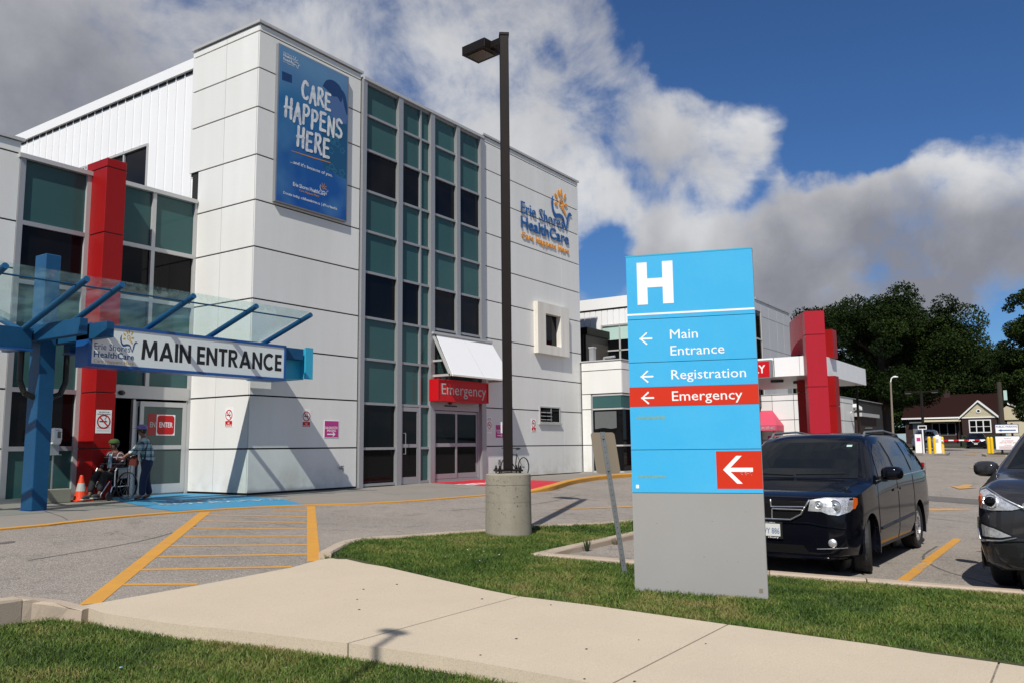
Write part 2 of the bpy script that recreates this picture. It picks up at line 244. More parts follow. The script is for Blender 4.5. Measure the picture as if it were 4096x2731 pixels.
# ------------------------------------------------------------------ mesh helpers
class MB:
    def __init__(s): s.v = []; s.f = []
    def add(s, vs, fs):
        b = len(s.v); s.v += [tuple(v) for v in vs]; s.f += [tuple(i + b for i in f) for f in fs]; return s
    def box(s, a, b):
        x0, x1 = sorted((a[0], b[0])); y0, y1 = sorted((a[1], b[1])); z0, z1 = sorted((a[2], b[2]))
        return s.add([(x0, y0, z0), (x1, y0, z0), (x1, y1, z0), (x0, y1, z0), (x0, y0, z1), (x1, y0, z1), (x1, y1, z1), (x0, y1, z1)],
                     [(0, 3, 2, 1), (4, 5, 6, 7), (0, 1, 5, 4), (1, 2, 6, 5), (2, 3, 7, 6), (3, 0, 4, 7)])
    def obox(s, o, ax, ay, az):
        o, ax, ay, az = map(Vector, (o, ax, ay, az)); vs = [o, o + ax, o + ax + ay, o + ay]; vs += [v + az for v in vs]
        return s.add(vs, [(0, 3, 2, 1), (4, 5, 6, 7), (0, 1, 5, 4), (1, 2, 6, 5), (2, 3, 7, 6), (3, 0, 4, 7)])
    def cyl(s, p0, p1, r0, r1=None, n=12, cap=True):
        p0, p1 = Vector(p0), Vector(p1); r1 = r0 if r1 is None else r1; d = (p1 - p0).normalized()
        a = d.orthogonal().normalized(); b = d.cross(a); vs = []
        for p, r in ((p0, r0), (p1, r1)):
            for i in range(n):
                t = 2 * math.pi * i / n; vs.append(p + a * r * math.cos(t) + b * r * math.sin(t))
        fs = [(i, (i + 1) % n, n + (i + 1) % n, n + i) for i in range(n)]
        if cap: fs += [tuple(range(n - 1, -1, -1)), tuple(range(n, 2 * n))]
        return s.add(vs, fs)
    def tube(s, pts, r, n=6):
        pts = [Vector(p) for p in pts]
        for a, b in zip(pts, pts[1:]): s.cyl(a, b, r, r, n)
        return s
    def lathe(s, prof, c=(0, 0, 0), axis='z', n=20):
        vs = []; m = len(prof); c = Vector(c)
        for i in range(n):
            t = 2 * math.pi * i / n
            for r, h in prof:
                q = (r * math.cos(t), r * math.sin(t), h)
                if axis == 'y': q = (q[0], q[2], q[1])
                if axis == 'x': q = (q[2], q[0], q[1])
                vs.append(c + Vector(q))
        fs = [(i * m + j, ((i + 1) % n) * m + j, ((i + 1) % n) * m + j + 1, i * m + j + 1) for i in range(n) for j in range(m - 1)]
        return s.add(vs, fs)
    def poly(s, pts):
        return s.add(pts, [tuple(range(len(pts)))])
    def prism(s, pts, d):
        d = Vector(d); n = len(pts); vs = [Vector(p) for p in pts]; vs += [v + d for v in vs]
        return s.add(vs, [tuple(range(n - 1, -1, -1)), tuple(range(n, 2 * n))] + [(i, (i + 1) % n, n + (i + 1) % n, n + i) for i in range(n)])
    def sphere(s, c, r, n=12, m=8):
        if not isinstance(r, (tuple, list)): r = (r, r, r)
        c = Vector(c); vs = [c + Vector((0, 0, r[2]))]
        for j in range(1, m):
            ph = math.pi * j / m
            for i in range(n): t = 2 * math.pi * i / n; vs.append(c + Vector((r[0] * math.sin(ph) * math.cos(t), r[1] * math.sin(ph) * math.sin(t), r[2] * math.cos(ph))))
        vs.append(c - Vector((0, 0, r[2]))); fs = [(0, 1 + i, 1 + (i + 1) % n) for i in range(n)]
        for j in range(m - 2):
            a = 1 + j * n; fs += [(a + i, a + n + i, a + n + (i + 1) % n, a + (i + 1) % n) for i in range(n)]
        a = 1 + (m - 2) * n; fs += [(a + i, len(vs) - 1, a + (i + 1) % n) for i in range(n)]
        return s.add(vs, fs)
    def build(s, name, m, parent=None, smooth=False, bevel=0, loc=None, local=False, label=None):
        me = bpy.data.meshes.new(name); off = Vector((0, 0, 0))
        if parent is not None and not local: off = wloc(parent)
        elif loc is not None and not local: off = Vector(loc)
        me.from_pydata([(v[0] - off.x, v[1] - off.y, v[2] - off.z) for v in s.v], [], s.f)
        bm = bmesh.new(); bm.from_mesh(me); bmesh.ops.recalc_face_normals(bm, faces=bm.faces)
        if bevel: bmesh.ops.bevel(bm, geom=bm.edges[:], offset=bevel, segments=1, affect='EDGES', profile=.5)
        bm.to_mesh(me); bm.free()
        return link(name, me, m, parent, loc, smooth, label)
def wloc(o):
    v = Vector(o.location)
    while o.parent: o = o.parent; v = v + Vector(o.location)
    return v
def link(name, me, m, parent=None, loc=None, smooth=False, label=None):
    if isinstance(m, str): m = M_[m]
    if m and not me.materials: me.materials.append(m)
    if smooth: me.shade_smooth()
    o = bpy.data.objects.new(name, me); COL.objects.link(o)
    if parent is not None: o.parent = parent
    if loc is not None: o.location = loc
    if label: o['label'] = label
    return o
def tag(o, label=None, cat=None, group=None, kind=None):
    if label: o['label'] = label
    if cat: o['category'] = cat
    if group: o['group'] = group
    if kind: o['kind'] = kind
    return o
def thing(name, label, cat, loc=(0, 0, 0), rotz=0, group=None):
    o = bpy.data.objects.new(name, None); o.empty_display_size = .2; COL.objects.link(o); o.location = loc; o.rotation_euler = (0, 0, rotz)
    return tag(o, label, cat, group)
def copy_tree(o, parent=None):
    c = o.copy(); COL.objects.link(c)
    if parent is not None: c.parent = parent
    for ch in list(o.children): copy_tree(ch, c)
    return c

# text as real flat or raised lettering, from Blender's built-in font
def _text_mesh(s, bold, ext, res=2, spacing=1.0):
    cu = bpy.data.curves.new('t', 'FONT'); cu.body = s; cu.size = 1; cu.offset = bold; cu.extrude = ext; cu.resolution_u = res; cu.space_character = spacing
    ob = bpy.data.objects.new('t', cu); COL.objects.link(ob)
    dg = bpy.context.evaluated_depsgraph_get(); me = bpy.data.meshes.new_from_object(ob.evaluated_get(dg))
    bpy.data.objects.remove(ob); bpy.data.curves.remove(cu); return me
_cap = None
def text(name, s, m, parent, o, right, up, cap, width=None, ext=.002, bold=0.0, local=False, label=None, spacing=1.0, lift=0.0, center=False, slant=0):
    global _cap
    if _cap is None:
        t = _text_mesh('H', 0, 0); _cap = max(v.co.y for v in t.vertices); bpy.data.meshes.remove(t)
    sy = cap / _cap; me = _text_mesh(s, 0, ext / sy, spacing=spacing)
    xs = [v.co.x for v in me.vertices]; x0, x1 = min(xs), max(xs)
    sx = width / (x1 - x0) if width else sy
    right, up, o = Vector(right).normalized(), Vector(up).normalized(), Vector(o); n = right.cross(up)
    off = wloc(parent) if (parent is not None and not local) else Vector((0, 0, 0)); sh = -(x1 - x0) * sx / 2 if center else 0
    for v in me.vertices:
        x, y, z = v.co; v.co = o + right * ((x - x0) * sx + sh + slant * y * sy) + up * (y * sy) + n * (z * sy + ext + lift) - off
    me.materials.clear()
    if bold:            # heavier strokes: copies of the outline pushed out all round, each a hair lower
        V0 = [v.co.copy() for v in me.vertices]; F0 = [tuple(p.vertices) for p in me.polygons]; mb = MB(); r_ = bold * sy * .55
        for k in range(9): a_ = k * math.pi / 4; d_ = (right * math.cos(a_) + up * math.sin(a_)) * (0 if k == 8 else r_) + n * (.00012 * (k - 8)); mb.add([v + d_ for v in V0], F0)
        bpy.data.meshes.remove(me); me = bpy.data.meshes.new(name); me.from_pydata(mb.v, [], mb.f)
    return link(name, me, m, parent, None, False, label)
BL = {'M': [[(0, 0), (.08, 1), (.30, 1), (.55, .42), (.80, 1), (1.02, 1), (1.10, 0), (.88, 0), (.83, .62), (.62, .12), (.48, .12), (.27, .62), (.22, 0)]], 'I': [[(0, 0), (0, 1), (.22, 1), (.22, 0)]],
      'A': [[(0, 0), (.38, 1), (.49, 1), (.49, .70), (.24, 0)], [(.98, 0), (.60, 1), (.49, 1), (.49, .70), (.74, 0)], [(.30, .18), (.68, .18), (.62, .36), (.36, .36)]], 'N': [[(0, 0), (0, 1), (.2, 1), (.62, .38), (.62, 1), (.84, 1), (.84, 0), (.64, 0), (.22, .62), (.22, 0)]],
      'E': [[(0, 0), (0, 1), (.6, 1), (.6, .81), (.22, .81), (.22, .6), (.57, .6), (.57, .41), (.22, .41), (.22, .19), (.6, .19), (.6, 0)]], 'T': [[(.23, 0), (.23, .81), (0, .81), (0, 1), (.68, 1), (.68, .81), (.45, .81), (.45, 0)]],
      'R': [[(0, 0), (0, 1), (.22, 1), (.22, 0)], [(.25, .42), (.46, .46), (.78, 0), (.52, 0)], [(.22, .81), (.22, 1), (.42, 1), (.42, .81)], [(.22, .41), (.22, .58), (.42, .58), (.42, .41)]] + [[(.42 + a * math.cos(t), .705 + a * math.sin(t)) for a, t in ((.295, t0), (.295, t0 + .32), (.11, t0 + .32), (.11, t0))] for t0 in [-1.5708 + .3142 * i for i in range(10)]],
      'C': [[(.52 + a * math.cos(t), .5 + a * math.sin(t)) for a, t in ((.52, t0), (.52, t0 + .3), (.31, t0 + .3), (.31, t0))] for t0 in [.85 + .288 * i for i in range(16)]]}
BLW = dict(M=1.10, I=.22, A=.98, N=.84, E=.6, T=.68, R=.78, C=.92)
def block_text(s, m, parent, o, right, up, cap, width, gap=.10, space=.34, ext=.0015, name='block_letter'):
    tot = sum(BLW[c] + gap if c != ' ' else space for c in s) - gap; sx = width / tot; u = 0; right, up, o = Vector(right), Vector(up), Vector(o); n = right.cross(up)
    for c in s:
        if c == ' ': u += space; continue
        mb = MB()
        for k, pl in enumerate(BL[c]): mb.prism([o + right * ((u + p[0]) * sx) + up * (p[1] * cap) for p in pl], n * (ext + .0001 * (k % 3)))
        mb.build(name, m, parent); u += BLW[c] + gap
def strokes(lines, w, z=0.0, jit=0.0):
    """ribbons with round ends in the (u, v) plane; lines are lists of (u, v) or (u, v, width)"""
    mb = MB()
    for ln in lines:
        P = [Vector(p[:2]) for p in ln]; W = [(p[2] if len(p) > 2 else w) / 2 for p in ln]; Lf, Rt = [], []
        for i, p in enumerate(P):
            d = (P[min(i + 1, len(P) - 1)] - P[max(i - 1, 0)]).normalized(); n = Vector((-d.y, d.x)); j = 1 + rnd.uniform(-jit, jit)
            Lf.append(p + n * W[i] * j); Rt.append(p - n * W[i] * j)
        d0 = (P[0] - P[1]).normalized(); d1 = (P[-1] - P[-2]).normalized()
        vs = [(*q, z) for q in Lf] + [(*q, z) for q in Rt]; k = len(P)
        mb.add(vs, [(i, i + 1, k + i + 1, k + i) for i in range(k - 1)])
        for p, d, w2 in ((P[0], d0, W[0]), (P[-1], d1, W[-1])):
            a = math.atan2(d.y, d.x); mb.add([(*(p + Vector((math.cos(a + t), math.sin(a + t))) * w2 * .98), z) for t in (-1.57, -.9, -.3, .3, .9, 1.57)], [(0, 1, 2, 3, 4, 5)])
        z += .0004
    return mb
def curve(pts, n=6):
    P = [Vector(p) for p in pts]; out = []
    for i in range(len(P) - 1):
        a, b, c, d = P[max(i - 1, 0)], P[i], P[i + 1], P[min(i + 2, len(P) - 1)]
        for j in range(n):
            t = j / n; out.append(tuple(.5 * ((2 * b) + (c - a) * t + (2 * a - 5 * b + 4 * c - d) * t * t + (3 * b - a - 3 * c + d) * t ** 3)))
    out.append(tuple(P[-1])); return out
def place(mb, o, right, up, sc=1.0, ext=0.0):
    """map a (u, v, z) shape onto a wall plane; ext > 0 gives it thickness"""
    right, up, o = Vector(right).normalized(), Vector(up).normalized(), Vector(o); n = right.cross(up); r = MB()
    f = lambda v, e=0: o + right * v[0] * sc + up * v[1] * sc + n * (v[2] + e)
    if not ext: return r.add([f(v) for v in mb.v], mb.f)
    for fc in mb.f: r.prism([f(mb.v[i]) for i in fc], n * ext)
    return r

# the logo of the hospital: sun with a spiral, two blue waves, three lines of lettering
def logo(parent, o, right, up, H, blue, gold, ext=.03, thin=0.0, local=False, xs=1.0, names=('Erie Shores', 'HealthCare', 'Care Happens Here')):
    k = H / 2.10; o = Vector(o); right = Vector(right).normalized(); up = Vector(up).normalized(); at = lambda u, v: o + right * u * k * xs + up * v * k
    kw = dict(ext=ext / 2, local=local)
    text('lettering', names[0], blue, parent, at(0, .91), right, up, .45 * k, 3.07 * k * xs, bold=thin, **kw)
    text('lettering', names[1], blue, parent, at(0, .37), right, up, .42 * k, 3.42 * k * xs, bold=.035, **kw)
    text('lettering', names[2], gold, parent, at(0, 0), right, up, .21 * k, 3.42 * k * xs, bold=.025, **kw)
    sq = lambda mb: (setattr(mb, 'v', [(v[0] * xs, v[1], v[2]) for v in mb.v]), mb)[1]
    sw = curve([(2.27, 2.10, .02), (2.20, 1.85, .11), (2.26, 1.55, .12), (2.45, 1.36, .16), (2.75, 1.42, .15), (3.0, 1.38, .11), (3.13, 1.15, .07), (3.24, .93, .03)], 5)
    sw2 = curve([(3.24, .93, .05), (3.33, 1.2, .10), (3.40, 1.48, .11), (3.54, 1.66, .11), (3.68, 1.62, .05)], 5)
    place(sq(strokes([sw, sw2], .1)), o, right, up, k, ext).build('wave_emblem', blue, parent, local=local)
    ring = curve([(2.87 + .20 * (1 - i * .045) * math.cos(a), 1.93 + .24 * (1 - i * .045) * math.sin(a), .05) for i, a in enumerate([-1.2 + .52 * j for j in range(18)])], 2)
    mb = sq(strokes([ring], .05)); place(mb, o, right, up, k, ext).build('sun_spiral', gold, parent, local=local)
    pt = MB()
    for a, b in (((2.66, 2.45), (2.79, 2.20)), ((2.90, 2.55), (2.90, 2.24)), ((3.25, 2.42), (3.08, 2.16)), ((2.40, 2.25), (2.62, 2.06)), ((2.38, 1.83), (2.62, 1.86)), ((3.36, 1.98), (3.11, 1.93)), ((3.26, 1.52), (3.05, 1.74))):
        a, b = Vector(a), Vector(b); c = (a + b) / 2; d = (b - a); nn = Vector((-d.y, d.x)).normalized() * .065
        pt.add([(*(c + d * .5 * math.cos(t) + nn * math.sin(t)), 0) for t in [i * .6283 for i in range(10)]], [tuple(range(10))])
    place(sq(pt), o, right, up, k, ext).build('sun_petals', gold, parent, local=local)

# ================================================================== GROUND
def clampf(v, a, b): return max(a, min(b, v))
def g(x, y):
    t = clampf((x - 28) / 22, 0, 1); return clampf(-.2 + .045 * y, -.5, .44) * (1 - .6 * t) + .7 * t
CREX = [28, 31.67, 35.33, 39, 42.67, 46.33, 50]; CREY = [-6.6667, 14.2222]
def sheet(poly, zf, name, m, parent=None, step=1.5, skirt=0.0, kind=None, smooth=False):
    bm = bmesh.new(); vs = [bm.verts.new((p[0], p[1], 0)) for p in poly]
    for t in tessellate_polygon([[Vector((p[0], p[1], 0)) for p in poly]]):
        try: bm.faces.new([vs[i] for i in t])
        except ValueError: pass
    xs = [p[0] for p in poly]; ys = [p[1] for p in poly]
    cut = [(x, 0) for x in CREX if min(xs) < x < max(xs)] + [(y, 1) for y in CREY if min(ys) < y < max(ys)]
    for lo, hi, ax in ((max(min(xs), -20), min(max(xs), 60), 0), (max(min(ys), -15), min(max(ys), 30), 1)):
        v = lo + step
        while v < hi: cut.append((v, ax)); v += step
    for v, ax in cut:
        co = (v, 0, 0) if ax == 0 else (0, v, 0); no = (1, 0, 0) if ax == 0 else (0, 1, 0)
        bmesh.ops.bisect_plane(bm, geom=bm.verts[:] + bm.edges[:] + bm.faces[:], plane_co=co, plane_no=no, dist=1e-5)
    bmesh.ops.recalc_face_normals(bm, faces=bm.faces)
    for f in bm.faces:
        if f.normal.z < 0: f.normal_flip()
    if skirt:
        be = [e for e in bm.edges if e.is_boundary]; r = bmesh.ops.extrude_edge_only(bm, edges=be)
        low = {v for v in r['geom'] if isinstance(v, bmesh.types.BMVert)}
        for v in bm.verts: v.co.z = zf(v.co.x, v.co.y) - (skirt if v in low else 0)
        bmesh.ops.recalc_face_normals(bm, faces=bm.faces)
    else:
        for v in bm.verts: v.co.z = zf(v.co.x, v.co.y)
    me = bpy.data.meshes.new(name); bm.to_mesh(me); bm.free()
    if parent is not None:
        off = wloc(parent)
        for v in me.vertices: v.co -= off
    o = link(name, me, m, parent)
    if kind: o['kind'] = kind
    return o
def strip(pts, w, zf, name, m, parent=None, **kw):
    P = [Vector(p[:2]) for p in pts]; a, b = [], []
    for i, p in enumerate(P):
        d = (P[min(i + 1, len(P) - 1)] - P[max(i - 1, 0)]).normalized(); n = Vector((-d.y, d.x)) * w / 2; a.append(p + n); b.append(p - n)
    return sheet([tuple(q) for q in a] + [tuple(q) for q in reversed(b)], zf, name, m, parent, **kw)
def curb(pts, w, top, bottom, name, m, parent=None, kind='structure', jit=.004):
    """kerb with a rounded top edge swept along pts; top / bottom are heights over g, top may be a list"""
    P = [Vector(p[:2]) for p in pts]; mb = MB(); k = len(P)
    prof = [(-.5, 'b'), (-.5, -.02), (-.42, 0), (.42, 0), (.5, -.02), (.5, 'b')]; vs = []
    for i, p in enumerate(P):
        d = (P[min(i + 1, k - 1)] - P[max(i - 1, 0)]).normalized(); n = Vector((-d.y, d.x)); tp = top[i] if isinstance(top, list) else top
        for u, h in prof:
            q = p + n * (u * w + (rnd.uniform(-jit, jit) if h != 'b' else 0)); vs.append((q.x, q.y, g(q.x, q.y) + (bottom if h == 'b' else tp + h + rnd.uniform(-jit, jit) * .5)))
    fs = [(i * 6 + j, i * 6 + j + 1, (i + 1) * 6 + j + 1, (i + 1) * 6 + j) for i in range(k - 1) for j in range(5)]
    fs += [tuple(range(6)), tuple((k - 1) * 6 + j for j in range(5, -1, -1))]
    mb.add(vs, fs); o = mb.build(name, m, parent)
    if kind: o['kind'] = kind
    return o

sheet([(-1500, -1500), (2500, -1500), (2500, 1500), (-1500, 1500)], lambda x, y: g(x, y) - .14, 'ground', 'soil', kind='structure', step=4)
sheet([(-80, 8.1), (3.9, 8.1), (4.25, 7.5), (4.55, 6.0), (5.0, 4.6), (5.3, 2.5), (5.6, 0), (5.6, -40), (130, -40), (130, 60), (-80, 60)], g, 'road', 'asphalt', kind='structure', step=4)
sheet([(22.5, -20), (24.2, -20), (27.3, 3.8), (29.0, 8.5), (27.6, 8.5), (25.2, 3.5)], lambda x, y: g(x, y) + .006, 'asphalt_patch', 'asphalt_patch', kind='structure')

# far street and lawn beyond the gate
sheet([(104, -60), (112, -60), (112, 70), (104, 70)], lambda x, y: g(x, y) + .03, 'far_lawn', 'hedge', kind='structure')
sheet([(113, -60), (200, -60), (200, 70), (113, 70)], lambda x, y: g(x, y) + .05, 'house_lawn', 'hedge', kind='structure')

# ---- sidewalk of big concrete slabs in front
side = thing('sidewalk', None, None); side['kind'] = 'structure'
back = [(7.76, 7.78), (7.47, 6.24), (7.31, 5.34), (7.27, 4.895)]; b2 = [(7.27, 4.88), (7.39, 4.14), (7.50, 2.795)]
slabs = [[(4.25, 7.62), (5.51, 7.68), (6.85, 7.81), (7.44, 7.99), (7.60, 7.98)] + back + [(4.87, 4.90), (4.80, 5.1), (4.60, 5.8), (4.38, 6.4), (4.22, 7.2)],
         b2 + [(5.21, 2.80), (5.14, 3.5), (5.06, 4.1), (4.875, 4.885)],
         [(7.50, 2.78), (7.72, .7), (5.42, .7), (5.215, 2.785)], [(7.72, .685), (7.85, -1.4), (5.55, -1.4), (5.42, .685)], [(7.85, -1.415), (8.0, -6), (5.7, -6), (5.55, -1.415)]]
for s in slabs: sheet(s, lambda x, y: g(x, y) + .014, 'slab', 'walk', side, step=.8, skirt=.16)

# ---- pavement along the building, a little raised towards the right
def zpav(x, y):
    b = g(x, y) + .016; k = clampf((x - 18.3) / 2.5, 0, 1)
    k = k * k * (3 - 2 * k); return min(b + .10 * k, max(.475, b)) if x < 30 else g(x, y) + .1
EDGE = [(-12, 13.0), (0, 13.15), (6.13, 13.33), (7.12, 13.46), (8.3, 13.64), (9.45, 13.63), (10.77, 13.48), (11.96, 13.10), (12.9, 12.68), (14.41, 12.38), (16.2, 12.28), (17.6, 12.2), (18.6, 12.08), (19.6, 12.15), (20.9, 12.58), (22.2, 13.0), (24.7, 13.55), (27.5, 13.6), (30, 13.2), (36, 12.6)]
sheet(EDGE + [(36, 22), (-12, 22)], zpav, 'pavement', 'walk_grey', kind='structure', step=1.2)
for x in (5.2, 8.25, 15.4, 18.2, 24.6, 27.6): strip([(x - .9 if x < 9 else x - .2, 13.75 if x < 12 else 13.6), (x, 16.45)], .012, lambda a, b: zpav(a, b) + .003, 'pavement_joint', 'joint', kind='structure')
strip(curve(EDGE[:13], 3), .13, lambda x, y: g(x, y) + .024, 'yellow_line', 'yellow', kind='structure', skirt=.03)
curb(curve([(18.3, 12.1), (18.9, 12.08), (19.6, 12.15), (20.9, 12.58), (22.2, 13.0), (24.7, 13.5), (27.5, 13.55), (30, 13.15)], 3), .2, [.04 + .09 * clampf(i / 6, 0, 1) for i in range(22)], -.02, 'yellow_kerb', 'yellow')
# painted entrance mats with their wording
sheet([(10.9, 18.74), (10.3, 17.16), (9.35, 14.5), (9.3, 13.78), (10.77, 13.58), (11.9, 13.22), (12.95, 16.35), (13.0, 18.0), (13.0, 18.8)], lambda x, y: zpav(x, y) + .006, 'blue_entrance_paint', 'blue_paint', kind='structure', step=.7)
sheet([(19.7, 16.40), (18.3, 12.25), (19.6, 12.3), (20.5, 12.6), (22.0, 13.1), (22.7, 16.40)], lambda x, y: zpav(x, y) + .006, 'red_entrance_paint', 'red_paint', kind='structure', step=.7)
def ground_text(s, o, right, cap, width, m, name='painted_lettering'):
    r = Vector((*right, 0)).normalized(); u = Vector((-r.y, r.x, 0)); t = text(name, s, m, None, (o[0], o[1], 0), r, u, cap, width, ext=0.0004, bold=.01)
    for v in t.data.vertices: v.co.z += zpav(v.co.x, v.co.y) + .012
    t['kind'] = 'structure'; return t
ground_text('MAIN', (10.35, 16.0), (.95, -.33), .5, 1.5, 'white_print'); ground_text('ENTRANCE', (9.95, 15.1), (.95, -.33), .5, 2.6, 'white_print')
ground_text('EMERGENCY', (18.9, 14.2), (.97, -.05), .7, 2.9, 'white')

# ---- crosswalk hatching and other paint
zm = lambda x, y: g(x, y) + .0038
for q in ([(9.64, 13.50), (9.82, 13.42), (4.44, 7.65), (4.27, 7.72)], [(11.80, 13.05), (11.95, 12.98), (7.46, 7.99), (7.27, 8.02)]):
    sheet(q, zm, 'crosswalk_line', 'yellow', kind='structure', step=.8)
for a, b in (((10.86, 12.95), (11.3, 12.42)), ((9.45, 13.06), (10.57, 11.69)), ((8.86, 12.36), (9.99, 11.05)), ((8.22, 11.67), (9.39, 10.38)), ((7.57, 10.97), (8.85, 9.77)), ((6.91, 10.29), (8.25, 9.11)), ((6.29, 9.62), (7.69, 8.48)), ((5.65, 8.96), (6.93, 7.90)), ((5.03, 8.34), (5.57, 7.80))):
    strip([a, b], .105, lambda x, y: g(x, y) + .0030, 'crosswalk_bar', 'yellow', kind='structure')
zl = lambda x, y: g(x, y) + .006
for xa, xb, m_ in ((10.75, 12.25, 'yellow'), (12.255, 13.1, 'yellow_worn'), (13.105, 16.44, 'yellow')): sheet([(xa, 2.03), (xa, 1.90), (xb, 1.885), (xb, 2.015)], lambda x, y: g(x, y) + .004, 'stall_line', m_, kind='structure')
M_['stain'] = mat('stain', (.085, .075, .066), .8, noise=(6, .7, (.15, .13, .115)))
for pts in ([(10.9, .4), (11.8, 1.2), (12.6, 1.75), (13.6, 2.05), (15.0, 2.1)], [(11.9, -.4), (13.0, .4), (14.2, .7)], [(17.5, .2), (19.5, 1.6), (20.2, 3.2), (22.5, 4.4)], [(5.2, 10.4), (6.8, 10.9), (8.4, 11.9)], [(13.5, 10.6), (16, 10.2), (19, 10.9)]):
    strip(curve([(a + rnd.uniform(-.08, .08), b + rnd.uniform(-.08, .08)) for a, b in pts], 4), .035, lambda x, y: g(x, y) + .0022, 'sealed_crack', 'stain', kind='structure')
for x, y, r_ in ((12.6, .9, .16), (15.1, 1.0, .22), (14.9, 1.45, .1), (16.8, 3.4, .18), (5.6, 12.0, .14)):
    sheet([(x + r_ * (1 + .35 * math.sin(3 * t + x)) * math.cos(t), y + r_ * .8 * (1 + .3 * math.cos(2 * t + y)) * math.sin(t)) for t in [i * .35 for i in range(18)]], lambda a, b: g(a, b) + .0028, 'oil_stain', 'stain', kind='structure')
for y0 in (4.75,): sheet([(10.2, y0), (10.2, y0 - .12), (16, y0 - .14), (16, y0 - .02)], zl, 'stall_line', 'yellow', kind='structure')
for y0 in (-.75, -3.5): sheet([(11.6, y0), (11.6, y0 - .12), (16.4, y0 - .14), (16.4, y0 - .02)], zl, 'stall_line', 'yellow', kind='structure')
def arrow(x, y, s=1.0, rz=math.pi):
    pts = [(1.3, 0), (0, .62), (0, .24), (-1.5, .24), (-1.5, -.24), (0, -.24), (0, -.62)]; c, q = math.cos(rz), math.sin(rz)
    sheet([(x + s * (a * c - b * q), y + s * (a * q + b * c)) for a, b in pts], lambda x, y: g(x, y) + .016, 'painted_arrow', 'yellow_worn', kind='structure')
arrow(31.2, 3.42, .66, 3.10); arrow(41.4, 3.95, .62, 3.1); arrow(58, 5.9, .8, 3.1); arrow(71, 6.8, .9, 3.1)
sheet([(22.0, 3.2), (22.1, 3.05), (23.2, 2.4), (23.4, 2.5), (22.6, 3.3)], zl, 'worn_paint', 'yellow_worn', kind='structure')
sheet([(15.2, 9.4), (15.4, 9.2), (17.6, 8.15), (17.6, 8.4)], zl, 'worn_paint', 'yellow_worn', kind='structure')

# ---- lawn islands
IS = [(7.60, 8.06), (7.9, 8.24), (8.4, 8.52), (8.85, 8.60), (9.4, 8.42), (10.2, 8.18), (10.9, 7.95), (12.06, 7.66), (13.6, 7.0), (15.3, 6.78), (15.65, 6.62), (15.72, 6.42), (15.55, 6.24), (15.2, 6.15), (12.4, 6.10), (9.9, 6.05), (9.33, 6.02)]
LOT = [(9.33, 6.02), (9.72, 4.6), (10.08, 3.21), (10.38, 2.2), (10.83, .69), (12.2, -4), (13.5, -9)]
mid = [(7.52, 7.98)] + IS[:-1] + LOT + [(7.95, -9), (7.68, .7), (7.44, 2.79), (7.33, 4.14), (7.21, 4.89), (7.25, 5.34), (7.41, 6.24), (7.70, 7.78)]
near = [(-9, 7.95), (3.6, 7.9), (4.05, 7.8), (4.25, 7.3), (4.4, 6.4), (4.62, 5.8), (4.82, 5.1), (4.89, 4.9), (5.08, 4.1), (5.16, 3.5), (5.23, 2.8), (5.44, .7), (5.72, -6), (5.75, -9), (-9, -9)]
zmid = lambda x, y: g(x, y) + .004 + .051 * clampf((x - 7.45) / .9, 0, 1)
znear = lambda x, y: g(x, y) - .105
sheet(mid, zmid, 'lawn_island', 'soil', kind='structure', step=.8)
sheet(near, znear, 'front_lawn', 'soil', kind='structure', step=.8)
for a, b in ((0, 4), (4, 7), (7, 10), (10, 13), (13, 17)):
    curb(curve(IS[a:b] if b == 17 else IS[a:b + 1], 4), .16, .085, -.02, 'kerb', 'curb')
for i in range(len(LOT) - 1):
    a, b = Vector(LOT[i]), Vector(LOT[i + 1]); n = max(2, int((b - a).length / .5)); gp = (b - a).normalized() * .008
    curb([tuple((a + gp).lerp(b - gp, k / n)) for k in range(n + 1)], .16, .105, -.02, 'kerb', 'curb')
curb([(-9, 8.0), (-3, 8.0), (0, 7.99), (2.4, 7.97), (3.2, 7.97)], .17, .10, -.16, 'kerb', 'curb'); curb([(3.215, 7.97), (3.6, 7.99), (3.86, 8.0)], .17, [.10, .10, .095], -.16, 'kerb', 'curb')
curb([(3.875, 8.0), (3.98, 7.97), (4.06, 7.9), (4.13, 7.8), (4.2, 7.66), (4.24, 7.5)], .16, [.09, .07, .055, .04, .025, .015], -.16, 'broken_kerb', 'curb', jit=.022)

# ---- grass blades
def inside(px, py, poly):
    c = np.zeros(len(px), bool); n = len(poly); j = n - 1
    for i in range(n):
        xi, yi = poly[i]; xj, yj = poly[j]
        if yi != yj: c ^= ((yi > py) != (yj > py)) & (px < (xj - xi) * (py - yi) / (yj - yi) + xi)
        j = i
    return c
def gz(px, py):
    t = np.clip((px - 28) / 22, 0, 1); return np.clip(-.2 + .045 * py, -.5, .44) * (1 - .6 * t) + .7 * t
def vnoise(x, y, s, seed):
    r = np.random.RandomState(seed); G = r.rand(64, 64); u, v = x * s, y * s; i, j = np.floor(u).astype(int), np.floor(v).astype(int); fu, fv = u - i, v - j
    fu = fu * fu * (3 - 2 * fu); fv = fv * fv * (3 - 2 * fv); a = lambda p, q: G[(i + p) % 64, (j + q) % 64]
    return (a(0, 0) * (1 - fu) + a(1, 0) * fu) * (1 - fv) + (a(0, 1) * (1 - fu) + a(1, 1) * fu) * fv
slab_zone = [(5, 8), (7.62, 8.0), (7.765, 7.78), (7.475, 6.24), (7.315, 5.34), (7.275, 4.895), (7.395, 4.14), (7.505, 2.79), (7.72, .7), (7.85, -1.4), (8, -6), (5, -6)]
